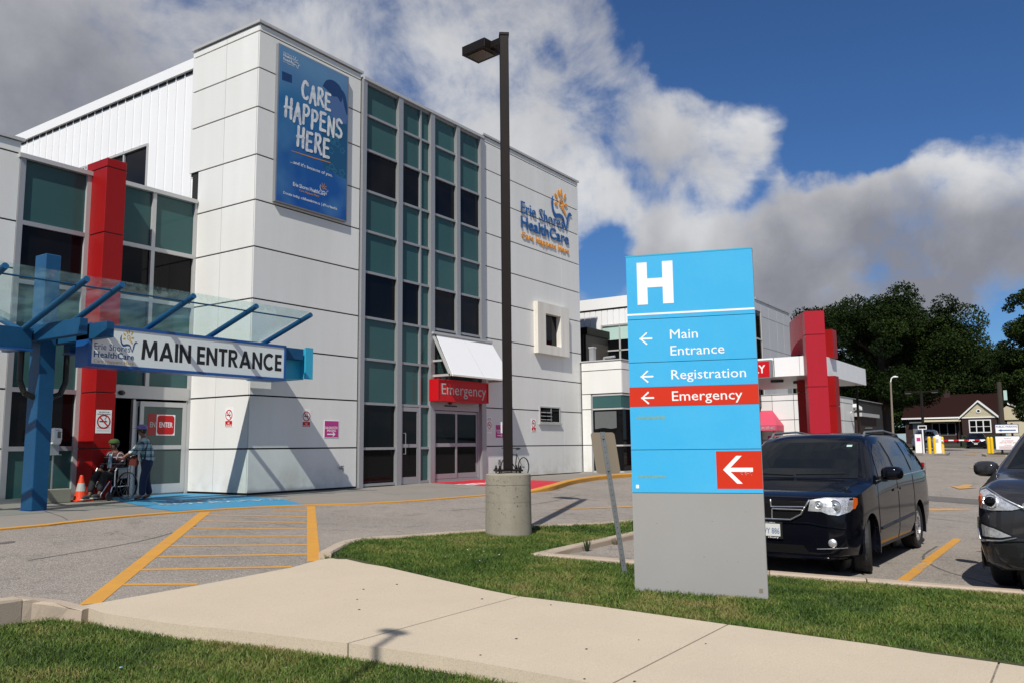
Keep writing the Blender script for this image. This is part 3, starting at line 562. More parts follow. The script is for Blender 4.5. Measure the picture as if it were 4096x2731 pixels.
def grass(name, poly, box, n, h, w, zo, seed, label, holes=()):
    r = np.random.RandomState(seed); x = r.uniform(box[0], box[2], n); y = r.uniform(box[1], box[3], n)
    k = inside(x, y, poly)
    for hx, hy, hr in holes: k &= (x - hx) ** 2 + (y - hy) ** 2 > hr * hr
    # only keep what lies in front of the lens, a little wider than the frame
    if 'island' in name: k &= ~inside(x, y, slab_zone)
    dx = x * FW.x + y * FW.y; sx = x * RT.x + y * RT.y; k &= (dx > 1.5) & (np.abs(sx) < dx * .78 + .5)
    pt = vnoise(x, y, 1.3, seed) * .5 + vnoise(x, y, 4.5, seed + 1) * .5
    k &= r.rand(n) < .45 + pt * .75
    x, y, pt = x[k], y[k], pt[k]; n = len(x); z = gz(x, y) + zo(x)
    a = r.uniform(0, 2 * np.pi, n); hh = h * (.35 + r.rand(n) ** 1.6 * 1.1) * (.65 + .7 * vnoise(x, y, 2.4, seed + 3)); ln = hh * r.uniform(.2, 1.5, n); b = r.uniform(0, 2 * np.pi, n)
    ww = w * r.uniform(.6, 1.3, n); ca, sa = np.cos(a) * ww / 2, np.sin(a) * ww / 2; lx, ly = np.cos(b) * ln, np.sin(b) * ln
    V = np.empty((n, 5, 3)); V[:, 0] = np.c_[x - ca, y - sa, z - .005]; V[:, 1] = np.c_[x + ca, y + sa, z - .005]
    V[:, 2] = np.c_[x + ca * .8 + lx * .35, y + sa * .8 + ly * .35, z + hh * .6]; V[:, 3] = np.c_[x - ca * .8 + lx * .35, y - sa * .8 + ly * .35, z + hh * .6]; V[:, 4] = np.c_[x + lx, y + ly, z + hh * .95]
    F = np.arange(n)[:, None] * 5; tri = np.concatenate([F + [0, 1, 2], F + [0, 2, 3], F + [3, 2, 4]], 1).reshape(-1, 3)
    me = bpy.data.meshes.new(name); me.vertices.add(n * 5); me.vertices.foreach_set('co', V.reshape(-1)); me.loops.add(len(tri) * 3); me.loops.foreach_set('vertex_index', tri.reshape(-1).astype(np.int32))
    me.polygons.add(len(tri)); me.polygons.foreach_set('loop_start', (np.arange(len(tri)) * 3).astype(np.int32)); me.update(calc_edges=True)
    tn = np.clip((pt - .5) * 1.2 + .36 + r.normal(0, .13, n) + .35 * (r.rand(n) < .12), 0, 1)
    at = me.attributes.new('tint', 'FLOAT', 'POINT'); at.data.foreach_set('value', np.repeat(tn, 5).astype(np.float32))
    o = link(name, me, 'grass_blade'); tag(o, label, 'grass', kind='stuff'); return o
SGX = (8.17, 4.04, 8.58, 2.78)
grass('front_grass', near, (.5, -1, 5.7, 8.1), 560000, .034, .0056, lambda x: -.105, 11, 'short green lawn grass in the near corner below the kerb')
grass('island_grass', mid, (7.2, -.5, 11.5, 8.8), 430000, .036, .0066, lambda x: .004 + .051 * np.clip((x - 7.45) / .9, 0, 1), 23, 'mown lawn grass round the lamp base and the blue sign', holes=[(10.87, 7.49, .32)])
grass('island_grass', mid, (11.5, 5.9, 15.8, 8.2), 45000, .04, .010, lambda x: .055, 29, 'mown grass on the narrow tip of the island behind the sign')

# clover flowers, a dandelion and litter on the lawns; twigs and leaf bits on the sidewalk
def bits(name, spots, m, r, label, cat, flat=.4, zf=None):
    mb = MB()
    for x, y in spots:
        z = zf(x, y); k = r * rnd.uniform(.7, 1.3); mb.sphere((x, y, z), (k * rnd.uniform(.7, 1.4), k, k * flat), 6, 4)
    tag(mb.build(name, m), label, cat, kind='stuff')
bits('clover_flower', [(8.0 + rnd.uniform(0, 1.5), 5.0 + rnd.uniform(0, 1.9)) for _ in range(12)], 'white', .006, 'tiny white clover flowers scattered over the lawn island', 'flowers', .8, lambda x, y: zmid(x, y) + .035)
bits('litter', [(3.6, 5.9), (4.35, 5.0), (3.3, 4.9)], 'white_print', .010, 'small white scraps of litter lying in the front lawn', 'litter', .5, lambda x, y: znear(x, y) + .03)
bits('leaf_bit', [(5.2 + rnd.uniform(0, 2.0), rnd.uniform(1.5, 7.3)) for _ in range(15)], 'hair', .012, 'dark dry leaf bits lying on the pale sidewalk slabs', 'leaves', .3, lambda x, y: g(x, y) + .017)
d = thing('dandelion', 'small yellow dandelion flower in the near lawn', 'flower', (3.05, 4.7, g(3.05, 4.7) - .105)); MB().sphere((0, 0, .05), (.02, .02, .009), 10, 5).build('flower_head', 'bollard', d, local=True); MB().cyl((0, 0, 0), (0, 0, .045), .003, n=5).build('stem', 'hedge', d, local=True)

# ================================================================== HOSPITAL
XF, YF, YE, XC = 13.055, 16.51, 18.85, 13.4
BX = Vector((1, 0, 0)); BY = Vector((0, 1, 0)); BZ = Vector((0, 0, 1))
LV = [.49, 1.55, 2.83, 4.01, 5.18, 6.48, 7.66, 8.82, 10.06, 11.09, 12.07, 12.28]
hos = thing('hospital_building', 'white panelled three storey hospital with a tall green glazed strip and tower', 'hospital', (18, 18, .45))
def part(name, m, mb, **k): return mb.build(name, m, hos, **k)
# solid cores behind the cladding (dark, so the joints read as shadow gaps)
part('wall', 'joint', MB().box((XF + .04, YF + .04, .3), (16.68, YE + .3, 12.2)).box((22.62, YF + .04, .3), (29.16, 30, 12.2)).box((16.68, YF + .5, .3), (22.62, 30, 12.2)).box((XF + .04, YE + .3, 8.75), (16.68, 19.22, 12.2)))
part('wall', 'white_metal', MB().box((XC + .05, 19.26, 7.0), (29.1, 46, 12.0)))
def panel(axis, c, u0, u1, z0, z1, m='white_panel', gap=.019, vg=.006, th=.035, par=None):
    if axis == 'x': a, b = (u0 + vg, c, z0 + gap), (u1 - vg, c + th, z1 - gap)
    else: a, b = (c, u0 + vg, z0 + gap), (c + th, u1 - vg, z1 - gap)
    return MB().box(a, b).build('panel', m, par or hos)
for i in range(len(LV) - 1):
    z0, z1 = LV[i], LV[i + 1]
    if i == 10: break
    panel('x', YF, XF, 16.66, z0, z1)                                     # tower front
    for y0, y1 in ((YF + .04, 17.82), (17.82, YE if z1 < 9 else 19.26)): panel('y', XF, y0, y1, z0, z1)   # tower side
    for x0, x1 in (((22.66, 26.2), (27.45, 27.78), (27.78, 29.2)) if i == 4 else ((22.66, 27.78), (27.78, 29.2))): panel('x', YF, x0, x1, z0, z1)   # right wing
for x0, x1 in ((XF, 16.66), (22.66, 27.78), (27.78, 29.2)): panel('x', YF, x0, x1, 12.07, 12.26)
for y0, y1 in ((YF + .04, 17.82), (17.82, 19.26)): panel('y', XF, y0, y1, 12.07, 12.26)
# copings
for mb in (MB().box((XF - .05, YF - .05, 12.27), (16.72, YF + .3, 12.34)), MB().box((XF - .05, YF + .3, 12.27), (XF + .3, 19.3, 12.34)), MB().box((22.58, YF - .05, 12.27), (29.26, YF + .3, 12.34)), MB().box((16.73, YF - .09, 12.11), (22.57, YF + .3, 12.20)), MB().box((29.0, YF + .3, 12.27), (29.26, 30, 12.34))):
    part('coping', 'alu_light', mb)
part('soffit', 'white_panel', MB().box((XF + .04, YE + .32, 8.72), (XC, 19.24, 8.745)))
part('plinth', 'joint', MB().box((XF + .02, YF + .02, .3), (16.66, YF + .05, .5))); part('plinth', 'joint', MB().box((22.66, YF + .02, .3), (29.2, YF + .05, .5)))
part('hose_tap', 'steel', MB().cyl((16.05, YF, 1.02), (16.05, YF - .12, 1.0), .03).cyl((16.05, YF - .12, 1.0), (16.05, YF - .13, .93), .022).cyl((16.0, YF - .09, 1.06), (16.1, YF - .09, 1.06), .02))
part('wall_socket', 'steel', MB().box((23.35, YF - .04, .98), (23.47, YF, 1.1)))
# expressed window in the right wing: a bevelled white surround
fr = MB(); o = [(25.72, 4.93), (27.98, 4.93), (27.98, 6.83), (25.72, 6.83)]; n_ = [(26.27, 5.27), (27.37, 5.27), (27.37, 6.44), (26.27, 6.44)]
m1 = [(25.95, 5.08), (27.75, 5.08), (27.75, 6.68), (25.95, 6.68)]
for i in range(4):
    j = (i + 1) % 4; O = lambda p, y: (p[0], y, p[1])
    fr.add([O(o[i], YF), O(o[j], YF), O(o[j], YF - .19), O(o[i], YF - .19)], [(0, 1, 2, 3)]); fr.add([O(o[i], YF - .19), O(o[j], YF - .19), O(n_[j], YF - .19), O(n_[i], YF - .19)], [(0, 1, 2, 3)]); fr.add([O(n_[i], YF - .19), O(n_[j], YF - .19), O(n_[j], YF + .03), O(n_[i], YF + .03)], [(0, 1, 2, 3)])
w = fr.build('window', 'stain_white', hos); MB().box((26.27, YF + .02, 5.27), (27.37, YF + .036, 6.44)).build('pane', 'dark_glass', w)
# small window with louvres
fr = MB().box((26.0, YF - .03, 2.38), (26.06, YF + .01, 3.0)).box((27.42, YF - .03, 2.38), (27.48, YF + .01, 3.0)).box((26.06, YF - .03, 2.95), (27.42, YF + .01, 3.0)).box((26.06, YF - .03, 2.38), (27.42, YF + .01, 2.43)).box((26.8, YF - .02, 2.43), (26.84, YF + .01, 2.95))
w = fr.build('window', 'alu_light', hos); MB().box((26.06, YF - .012, 2.43), (27.42, YF - .004, 2.95)).build('pane', 'dark_glass', w); MB().box((25.95, YF - .08, 2.33), (27.53, YF + .02, 2.37)).build('sill', 'alu_light', w)
for k in range(3):
    for x in (26.1, 26.5): MB().obox((x, YF - .06, 2.5 + .13 * k), (.33, 0, 0), (0, .09, .05), (0, .008, -.012)).build('louvre', 'alu', w)

# ---- glazed strip: mullions, transoms and every pane
RW = [.52, 1.52, 2.77, 4.01, 5.18, 6.48, 7.67, 8.85, 10.07, 11.11, 12.10]
cw = part('curtain_wall', 'alu_dark', MB().box((16.68, YF + .3, .4), (22.62, YF + .34, 12.1)))
def bar(name, a, b, m='alu', par=None): return MB().box(a, b).build(name, m, par or cw)
MU = [(16.70, 16.86), (18.22, 18.42), (19.27, 19.33), (19.73, 19.93), (21.06, 21.24), (22.38, 22.62)]
for i, (a, b) in enumerate(MU):
    z0 = .46 if i < 4 else (5.02 if i == 4 else .46)
    bar('mullion', (a, YF - .07 if b - a > .1 else YF - .02, z0), (b, YF + .12, 12.12))
TEAL = [0, 0, 1, 1, 0, 1, 1, 0, 1, 1]
for ci, (x0, x1) in enumerate(((16.86, 18.22), (18.42, 19.27), (19.33, 19.73), (19.93, 21.06), (21.24, 22.38))):
    for r in range(10):
        if ci >= 3 and r < 4: continue
        if ci == 1 and r < 2: continue
        z0, z1 = RW[r], RW[r + 1]; t = TEAL[r] or ci == 2
        MB().box((x0, YF + .05, z0), (x1, YF + .07, z1)).build('pane', 'teal' if t else 'dark_glass', cw)
        bar('transom', (x0, YF - .015, z0 - .035), (x1, YF + .05, z0 + .035), 'alu')
    bar('transom', (x0, YF - .015, 12.04), (x1, YF + .05, 12.1))
# staff door in the strip
dr = MB().box((18.42, YF - .01, .48), (18.52, YF + .05, 2.72)).box((19.17, YF - .01, .48), (19.27, YF + .05, 2.72)).box((18.52, YF - .01, .48), (19.17, YF + .05, .68)).box((18.52, YF - .01, 2.6), (19.17, YF + .05, 2.72)).box((18.52, YF - .01, 1.54), (19.17, YF + .05, 1.64)).build('door', 'alu', cw)
MB().box((18.52, YF + .01, .68), (19.17, YF + .03, 1.54)).box((18.52, YF + .01, 1.64), (19.17, YF + .03, 2.6)).build('pane', 'dark_glass', hos)
MB().tube([(18.56, YF - .01, 1.35), (18.56, YF - .10, 1.35), (18.56, YF - .10, 1.95), (18.56, YF - .01, 1.95)], .014, 8).build('handle', 'steel', hos)
# emergency sliding doors
ed = part('sliding_door', 'alu', MB().box((19.93, YF + .04, .47), (20.0, YF + .12, 2.86)).box((22.3, YF + .04, .47), (22.38, YF + .12, 2.86)).box((20.0, YF + .0, 2.68), (22.3, YF + .12, 2.98)).box((20.0, YF + .02, .44), (22.3, YF + .12, .56)))
for a, b, y in ((20.0, 21.14, .02), (21.14, 22.3, .07)):
    f = MB(); f.box((a, YF + y, .57), (a + .08, YF + y + .04, 2.66)).box((b - .08, YF + y, .57), (b, YF + y + .04, 2.66)).box((a + .08, YF + y, .57), (b - .08, YF + y + .04, .72)).box((a + .08, YF + y, 2.58), (b - .08, YF + y + .04, 2.66)).box((a + .08, YF + y, 1.55), (b - .08, YF + y + .04, 1.66)); f.build('door_leaf', 'alu', ed)
    MB().box((a + .08, YF + y + .015, .72), (b - .08, YF + y + .025, 1.55)).box((a + .08, YF + y + .015, 1.66), (b - .08, YF + y + .025, 2.58)).build('pane', 'dark_glass', ed)
MB().box((20.5, YF - .02, 2.80), (21.1, YF + .01, 2.84)).build('sensor_bar', 'black', ed); MB().sphere((20.75, YF - .02, 2.92), (.08, .06, .06)).build('door_sensor', 'black', ed)
MB().box((19.93, YF + .02, 2.98), (22.38, YF + .1, 5.0)).build('pane', 'teal', cw)
bar('transom', (19.93, YF - .06, 5.0), (22.6, YF + .08, 5.1), 'alu_dark')

# ---- white sun canopy over the emergency door
aw = thing('door_canopy', 'sloping white metal canopy above the red emergency sign', 'canopy', (21.2, 16.3, 3.7))
def quadslab(mb, p, th): return mb.prism(p, th)
A, B_, C_, D_ = (19.95, 16.42, 5.02), (22.9, 16.42, 5.02), (23.15, 15.72, 3.72), (19.9, 15.72, 3.72)
mid_t = (21.3, 16.42, 5.02); mid_b = (21.55, 15.72, 3.72)
MB().prism([A, (21.295, 16.42, 5.02), (21.54, 15.72, 3.72), D_], (0, .03, .016)).build('canopy_sheet', 'white_metal', aw); MB().prism([(21.305, 16.42, 5.02), B_, C_, (21.56, 15.72, 3.72)], (0, .03, .016)).build('canopy_sheet', 'white_metal', aw)
MB().box((19.78, 16.36, 5.0), (22.9, 16.46, 5.06)).build('top_rail', 'alu_light', aw)
for x in (19.84, 22.85):
    MB().obox((x, 16.42, 4.98), (.06, 0, 0), (0, -.68, -1.28), (0, .06, -.03)).build('frame_bar', 'alu_light', aw); MB().box((x, 15.78, 3.68), (x + .05, 16.5, 3.75)).build('frame_bar', 'alu_light', aw); MB().box((x, 16.1, 4.14), (x + .05, 16.5, 4.20)).build('frame_bar', 'alu_light', aw)
MB().box((19.9, 15.70, 3.68), (23.15, 15.74, 3.73)).build('drip_edge', 'stain_white', aw)

es = thing('emergency_sign', 'red illuminated box sign reading Emergency above the sliding doors', 'sign', (20.9, 16.3, 2.95))
MB().box((19.62, 16.08, 2.93), (22.22, YF - .09, 3.60)).build('sign_box', 'red_sign', es, bevel=.008)
fm = MB().box((19.62, 16.055, 2.93), (22.22, 16.078, 2.975)).box((19.62, 16.055, 3.555), (22.22, 16.078, 3.60)).box((19.62, 16.055, 2.975), (19.66, 16.078, 3.555)).box((22.18, 16.055, 2.975), (22.22, 16.078, 3.555)); fm.build('frame', 'red_sign', es)
text('lettering', 'Emergency', 'reflective', es, (19.82, 16.078, 3.14), BX, BZ, .33, 2.28, ext=.002)

# ================================================================== ENTRANCE WING (left)
ent = thing('entrance_wing', 'low glazed entrance wing left of the tower with sliding doors', 'entrance', (10.9, 19.2, .45))
RE = [.5, 1.6, 2.86, 5.2, 6.5, 7.95]
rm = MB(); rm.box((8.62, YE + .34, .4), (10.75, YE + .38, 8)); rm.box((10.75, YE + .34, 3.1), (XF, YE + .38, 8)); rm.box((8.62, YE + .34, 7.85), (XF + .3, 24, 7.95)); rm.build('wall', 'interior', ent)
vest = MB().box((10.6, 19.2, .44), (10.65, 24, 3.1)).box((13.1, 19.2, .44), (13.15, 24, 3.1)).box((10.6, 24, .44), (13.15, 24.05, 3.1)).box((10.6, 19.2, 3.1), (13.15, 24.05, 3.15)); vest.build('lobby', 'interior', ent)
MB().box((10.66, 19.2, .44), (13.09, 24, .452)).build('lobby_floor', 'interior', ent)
def ebar(name, x0, x1, z0, z1, y=.0, m='alu_light'): MB().box((x0, YE - .03 + y, z0), (x1, YE + .1, z1)).build(name, m, ent)
ebar('mullion', 8.60, 8.72, .46, 7.93, m='alu'); ebar('mullion', 10.10, 10.24, .46, 7.93); ebar('mullion', 11.78, 11.88, 2.98, 7.93); ebar('mullion', 12.98, 13.05, .46, 7.93); ebar('mullion', 10.7, 10.78, .46, 7.93)
for z in RE[:-1]: ebar('transom', 8.72, 10.10, z - .05, z + .05, m='alu')
for z in (5.2, 6.5):
    for a, b in ((10.78, 11.78), (11.88, 12.98)): ebar('transom', a, b, z - .05, z + .05)
for i, (z0, z1) in enumerate(zip(RE, RE[1:])):
    MB().box((8.72, YE + .04, z0), (10.10, YE + .06, z1)).build('pane', ['teal', 'dark_glass', 'teal', 'dark_glass', 'teal'][i], ent)
for a, b in ((10.78, 11.78), (11.88, 12.98)):
    for z0, z1, m in ((3.1, 5.2, 'teal'), (5.2, 6.5, 'dark_glass'), (6.5, 7.95, 'teal')): MB().box((a, YE + .04, z0), (b, YE + .06, z1)).build('pane', m, ent)
for x0, x1 in ((8.56, 10.24), (10.7, 13.02)): MB().box((x0, YE - .08, 7.93), (x1, YE + .3, 8.03)).build('parapet_cap', 'alu_light', ent)
# main sliding door: header, open leaf bay, closed leaf
dm = MB().box((10.78, YE - .05, 2.78), (12.98, YE + .12, 3.09)).box((12.94, YE - .02, .46), (12.99, YE + .1, 2.78)).box((11.50, YE - .02, .46), (11.56, YE + .08, 2.76)).build('sliding_door', 'alu_light', ent)
for a, b, y in ((11.68, 12.94, -.03), (11.56, 12.62, .04)):
    MB().box((a, YE + y, .5), (a + .1, YE + y + .04, 2.72)).box((b - .1, YE + y, .5), (b, YE + y + .04, 2.72)).box((a + .1, YE + y, .5), (b - .1, YE + y + .04, .72)).box((a + .1, YE + y, 2.6), (b - .1, YE + y + .04, 2.72)).box((a + .1, YE + y, 1.56), (b - .1, YE + y + .04, 1.66)).build('door_leaf', 'alu_light', dm)
MB().box((11.78, YE - .015, .72), (12.84, YE - .005, 1.56)).box((11.78, YE - .015, 1.66), (12.84, YE - .005, 2.6)).build('pane', 'door_glass', dm)
MB().sphere((11.17, YE - .06, 2.9), (.09, .05, .06)).build('door_sensor', 'black', dm)
MB().box((11.35, YE - .0, .44), (12.99, YE + .02, .5)).build('door_track', 'alu', dm)
MB().box((10.72, 20.6, 1.0), (11.25, 20.8, 2.05)).build('lobby_post', 'rail', ent)
# enter stickers on the glass
for x, nm in ((12.13, None), (11.90, 'back')):
    y = YE - .017 if nm is None else YE - .016
    st = thing('enter_sticker' if nm is None else 'enter_sticker', 'red square sticker reading ENTER on the main door glass' if nm is None else 'second red ENTER sticker half hidden behind the first', 'sticker', (x + .25, y, 1.9))
    dz = 0 if nm is None else .012
    MB().box((x, y - .002, 1.90), (x + .51, y, 2.41 + dz)).build('backing', 'white' if nm is None else 'red_dark', st)
    y -= .0025
    pts = []; x0, x1, z0, z1, r = x + .02, x + .49, 1.92, 2.39, .07
    for cx_, cz_, a0 in ((x1 - r, z1 - r, 0), (x0 + r, z1 - r, 90), (x0 + r, z0 + r, 180), (x1 - r, z0 + r, 270)):
        for k in range(4): t = R(a0 + k * 30); pts.append((cx_ + r * math.cos(t), y, cz_ + r * math.sin(t)))
    MB().poly(pts).build('red_field', 'red_sign' if nm is None else 'red_dark', st)
    if nm is None: text('lettering', 'ENTER', 'white', st, (x + .08, y, 2.10), BX, BZ, .12, .36, ext=.001, bold=.03)
    else: text('lettering', 'EN', 'reflective', st, (x + .06, y, 2.10), BX, BZ, .12, .14, ext=.001, bold=.03)
# tall white wall at the far left
fl = thing('side_wing', 'white panelled wall at the far left edge beside the entrance glass', 'building', (5, 20, .45))
MB().box((-4, YE + .04, .3), (8.58, 26, 8.28)).build('wall', 'joint', fl)
for z0, z1 in zip([.5, 1.6, 2.86, 4.15, 5.46, 6.5, 8.02], [1.6, 2.86, 4.15, 5.46, 6.5, 8.02, 8.30]):
    for x0, x1 in ((-4, .9), (.9, 4.8), (4.8, 8.6)): panel('x', YE, x0, x1, z0, z1, par=fl)
MB().box((-4, YE - .05, 8.30), (8.66, YE + .3, 8.37)).build('coping', 'alu_light', fl)

# ribbed metal wall above, with its windows
rib = thing('ribbed_upper_block', 'upper storey with white ribbed metal cladding behind the red pillar', 'building', (XC, 30, 7))
wins = [(21.75, 24.3, 8.2, 10.33), (24.95, 27.6, 8.2, 10.33)]
y = 19.27; k = 0
while y < 45:
    for z0, z1 in ([(7.6, 12.0)] if not any(a - .1 < y < b - .0 for a, b, *_ in wins) else [(10.36, 12.0)]):
        MB().box((XC - .0, y, z0), (XC + .045, y + .385, z1)).build('rib_sheet', 'white_metal', rib)
        MB().box((XC - .028, y + .385, z0), (XC + .045, y + .42, z1)).build('seam', 'white_metal', rib) if y < 34 else None
    y += .42
MB().box((XC - .10, 19.3, 12.0), (XC + .3, 46, 12.3)).build('fascia', 'white_metal', rib); MB().box((XC - .02, 19.3, 11.93), (XC, 46, 12.0)).build('shadow_gap', 'joint', rib)
for a, b, z0, z1 in wins:
    f = MB().box((XC - .03, a, z0), (XC + .1, a + .07, z1)).box((XC - .03, b - .07, z0), (XC + .1, b, z1)).box((XC - .03, a + .07, z1 - .06), (XC + .1, b - .07, z1)).box((XC - .01, (a + b) / 2 - .03, z0), (XC + .1, (a + b) / 2 + .03, z1 - .06)).build('window', 'alu_light', rib)
    MB().box((XC + .04, a, z0), (XC + .06, b, z1)).build('pane', 'dark_glass', f)
rib_notch = MB().box((XC - .25, 18.98, 8.35), (XC + .02, 19.2, 8.6)).build('bracket', 'alu', rib)

# ---- red square pillar of the entrance
rp_ = thing('red_pillar', 'tall square red clad pillar left of the main entrance doors', 'pillar', (10.45, 18.55, .45))
for z0, z1 in ((.47, 1.59), (1.59, 2.84), (2.84, 5.2), (5.2, 6.5), (6.5, 8.05), (8.05, 8.27)): MB().box((10.2, 18.2, z0 + .012), (10.68, YE + .2, z1 - .012)).build('panel', 'red', rp_, bevel=.006)
MB().box((10.22, 18.22, .45), (10.66, YE + .1, 8.25)).build('core', 'black', rp_)

# ================================================================== BLUE ENTRANCE CANOPY
can = thing('entrance_canopy', 'blue steel canopy with slanted tubes and glass over the main entrance', 'canopy', (8.05, 16.3, .45))
MB().box((7.9, 16.06, .46), (8.19, 16.46, 5.27)).build('column', 'blue', can, bevel=.012)
MB().box((7.88, 16.04, .44), (8.21, 16.48, .462)).build('base_plate', 'blue_trim', can)
for x in (7.73, 8.22): MB().box((x, 14.42, 3.57), (x + .15, 18.3, 3.86)).build('cross_beam', 'blue', can, bevel=.006)
MB().box((1.5, 15.98, 3.42), (7.70, 16.20, 3.80)).build('main_beam', 'blue', can, bevel=.006); MB().box((1.5, 15.93, 3.38), (7.70, 16.25, 3.415)).build('beam_flange', 'blue_trim', can)
MB().box((8.40, 15.98, 3.42), (13.0, 16.20, 3.80)).build('main_beam', 'blue', can, bevel=.006); MB().box((8.40, 15.93, 3.38), (13.0, 16.25, 3.415)).build('beam_flange', 'blue_trim', can)
# end beam in front of the tower with its lighter box
MB().box((12.9, 15.25, 3.16), (13.60, 16.45, 3.19)).box((13.53, 15.04, 3.19), (13.60, 16.45, 3.88)).box((12.9, 15.26, 3.19), (13.53, 15.30, 3.88)).build('end_box', 'blue_light', can)
MB().box((12.83, 15.06, 3.60), (13.42, 15.24, 3.86)).build('end_beam', 'blue', can, bevel=.006)
MB().box((13.45, 15.02, 3.16), (13.68, 15.06, 3.90)).build('end_plate', 'blue_light', can)
rods = [5.0, 6.24, 7.56, 8.20, 9.65, 11.13, 12.60]; lo = Vector((0, 16.1, 3.80)); hi = Vector((0, 13.93, 4.46))
for x in rods:
    MB().cyl((x, lo.y, lo.z - .05), (x, hi.y, hi.z), .055, n=16).build('tube_arm', 'blue', can, smooth=False)
for x in (5.0, 6.24, 7.56):
    MB().cyl((x, 16.1, 3.75), (x, 17.75, 4.32), .055, n=16).build('tube_arm', 'blue', can)
dv = (hi - lo).normalized(); nn = Vector((0, -dv.z, dv.y)); nn = nn if nn.z > 0 else -nn
for t in (.88,): p = lo.lerp(hi, t); MB().cyl((3.6, p.y, p.z), (12.66, p.y, p.z), .016, n=8).build('tie_rod', 'blue', can)
MB().cyl((3.6, 17.6, 4.27), (7.6, 17.6, 4.27), .016, n=8).build('tie_rod', 'blue', can)
gx = [3.6] + rods[1:]; q0, q1 = lo.lerp(hi, .04) + nn * .075, lo.lerp(hi, .985) + nn * .075
for a, b in ((3.6, 6.24), (6.24, 8.20), (8.20, 9.65), (9.65, 11.13), (11.13, 12.60)):
    MB().prism([(a + .008, q0.y, q0.z), (b - .008, q0.y, q0.z), (b - .008, q1.y, q1.z), (a + .008, q1.y, q1.z)], nn * .012).build('glass_panel', 'canopy_glass', can)
for a, b in ((3.6, 6.24), (6.24, 7.7)): MB().prism([(a + .008, 16.15, 3.9), (b - .008, 16.15, 3.9), (b - .008, 17.72, 4.42), (a + .008, 17.72, 4.42)], (0, -.004, .012)).build('glass_panel', 'canopy_glass', can)
for s in (-1, 1): MB().tube([(8.05 + s * .15, 16.2, 2.55), (8.05 + s * .33, 16.2, 2.62), (8.05 + s * .42, 16.2, 2.85), (8.05 + s * .42, 16.2, 3.4)], .055, 8).build('drain_pipe', 'black', can)

ms = thing('main_entrance_sign', 'long white box sign reading MAIN ENTRANCE with the hospital logo under the canopy', 'sign', (10.5, 15.1, 3.1))
MB().box((8.22, 15.02, 3.08), (12.84, 15.42, 3.88)).build('sign_box', 'blue_trim', ms)
fm = MB().box((8.22, 14.985, 3.08), (12.84, 15.018, 3.135)).box((8.22, 14.985, 3.825), (12.84, 15.018, 3.88)).box((8.22, 14.985, 3.135), (8.29, 15.018, 3.825)).box((12.785, 14.985, 3.135), (12.84, 15.018, 3.825)); fm.build('frame', 'blue_trim', ms)
MB().box((8.29, 15.0, 3.135), (12.785, 15.016, 3.825)).build('sign_face', 'white', ms)
block_text('MAIN ENTRANCE', 'print_black', ms, (9.28, 15.0, 3.285), BX, BZ, .375, 3.44)
logo(ms, (8.34, 15.0, 3.165), BX, BZ, .55, 'print_blue', 'print_gold', ext=.002, xs=.88)

# ================================================================== WALL SIGNS
big = thing('raised_logo_sign', 'raised blue and orange Erie Shores HealthCare letters on the white wall', 'sign', (26.5, YF, 9.1))
logo(big, (24.92, YF - .02, 9.11), BX, BZ, 2.10, 'navy', 'orange', ext=.022, thin=0)

bb = thing('billboard', 'tall blue banner reading CARE HAPPENS HERE on the tower front', 'banner', (14.85, YF, 7.72))
X0, X1, Z0, Z1 = 13.58, 16.08, 7.72, 11.92
def bill_mat():
    m = bpy.data.materials.new('banner_print'); m.use_nodes = True; nt = m.node_tree; N = nt.nodes.new; K = nt.links.new; p = nt.nodes['Principled BSDF']; p.inputs['Roughness'].default_value = .22; p.inputs['Specular IOR Level'].default_value = .4
    gg = N('ShaderNodeNewGeometry'); sp = N('ShaderNodeSeparateXYZ'); K(gg.outputs['Position'], sp.inputs[0])
    mr = N('ShaderNodeMapRange'); K(sp.outputs[2], mr.inputs[0]); mr.inputs[1].default_value = 7.8; mr.inputs[2].default_value = 11.7
    rp = N('ShaderNodeValToRGB'); K(mr.outputs[0], rp.inputs[0]); e = rp.color_ramp.elements
    e[0].color = (.006, .070, .30, 1); e[1].color = (.10, .21, .37, 1); x = rp.color_ramp.elements.new(.35); x.color = (.010, .085, .28, 1); x = rp.color_ramp.elements.new(.7); x.color = (.022, .13, .30, 1)
    t = N('ShaderNodeTexNoise'); t.inputs['Scale'].default_value = .9; t.inputs['Detail'].default_value = 2; K(gg.outputs['Position'], t.inputs['Vector'])
    mx = N('ShaderNodeMix'); mx.data_type = 'RGBA'; mr2 = N('ShaderNodeMapRange'); K(t.outputs['Fac'], mr2.inputs[0]); mr2.inputs[1].default_value = .45; mr2.inputs[2].default_value = .75; mr2.inputs[4].default_value = .55; K(mr2.outputs[0], mx.inputs[0]); K(rp.outputs[0], mx.inputs['A']); mx.inputs['B'].default_value = (.10, .26, .42, 1); K(mx.outputs['Result'], p.inputs['Base Color']); return m
M_['banner_print'] = bill_mat(); M_['p_dark'] = mat('p_dark', (.008, .04, .13), .25); M_['p_face'] = mat('p_face', (.065, .13, .29), .25); M_['p_scrub'] = mat('p_scrub', (.008, .075, .17), .25); M_['p_flower'] = mat('p_flower', (.035, .20, .33), .25); M_['paint_white'] = mat('paint_white', (.66, .68, .70), .4, noise=(7, .75, (.34, .42, .52), .45, .62)); M_['p_orange'] = mat('p_orange', (.50, .22, .05), .3)
YB = YF - .10
MB().box((X0, YB, Z0), (X1, YF - .001, Z1)).build('banner_frame', 'alu_dark', bb); MB().box((X0 + .035, YB - .004, Z0 + .035), (X1 - .035, YB + .01, Z1 - .035)).build('banner_face', 'banner_print', bb)
def flat(name, pts, m, dy, sc=1): MB().poly([(X0 + u, YB - .004 - dy, Z0 + v) for u, v in pts]).build(name, m, bb)
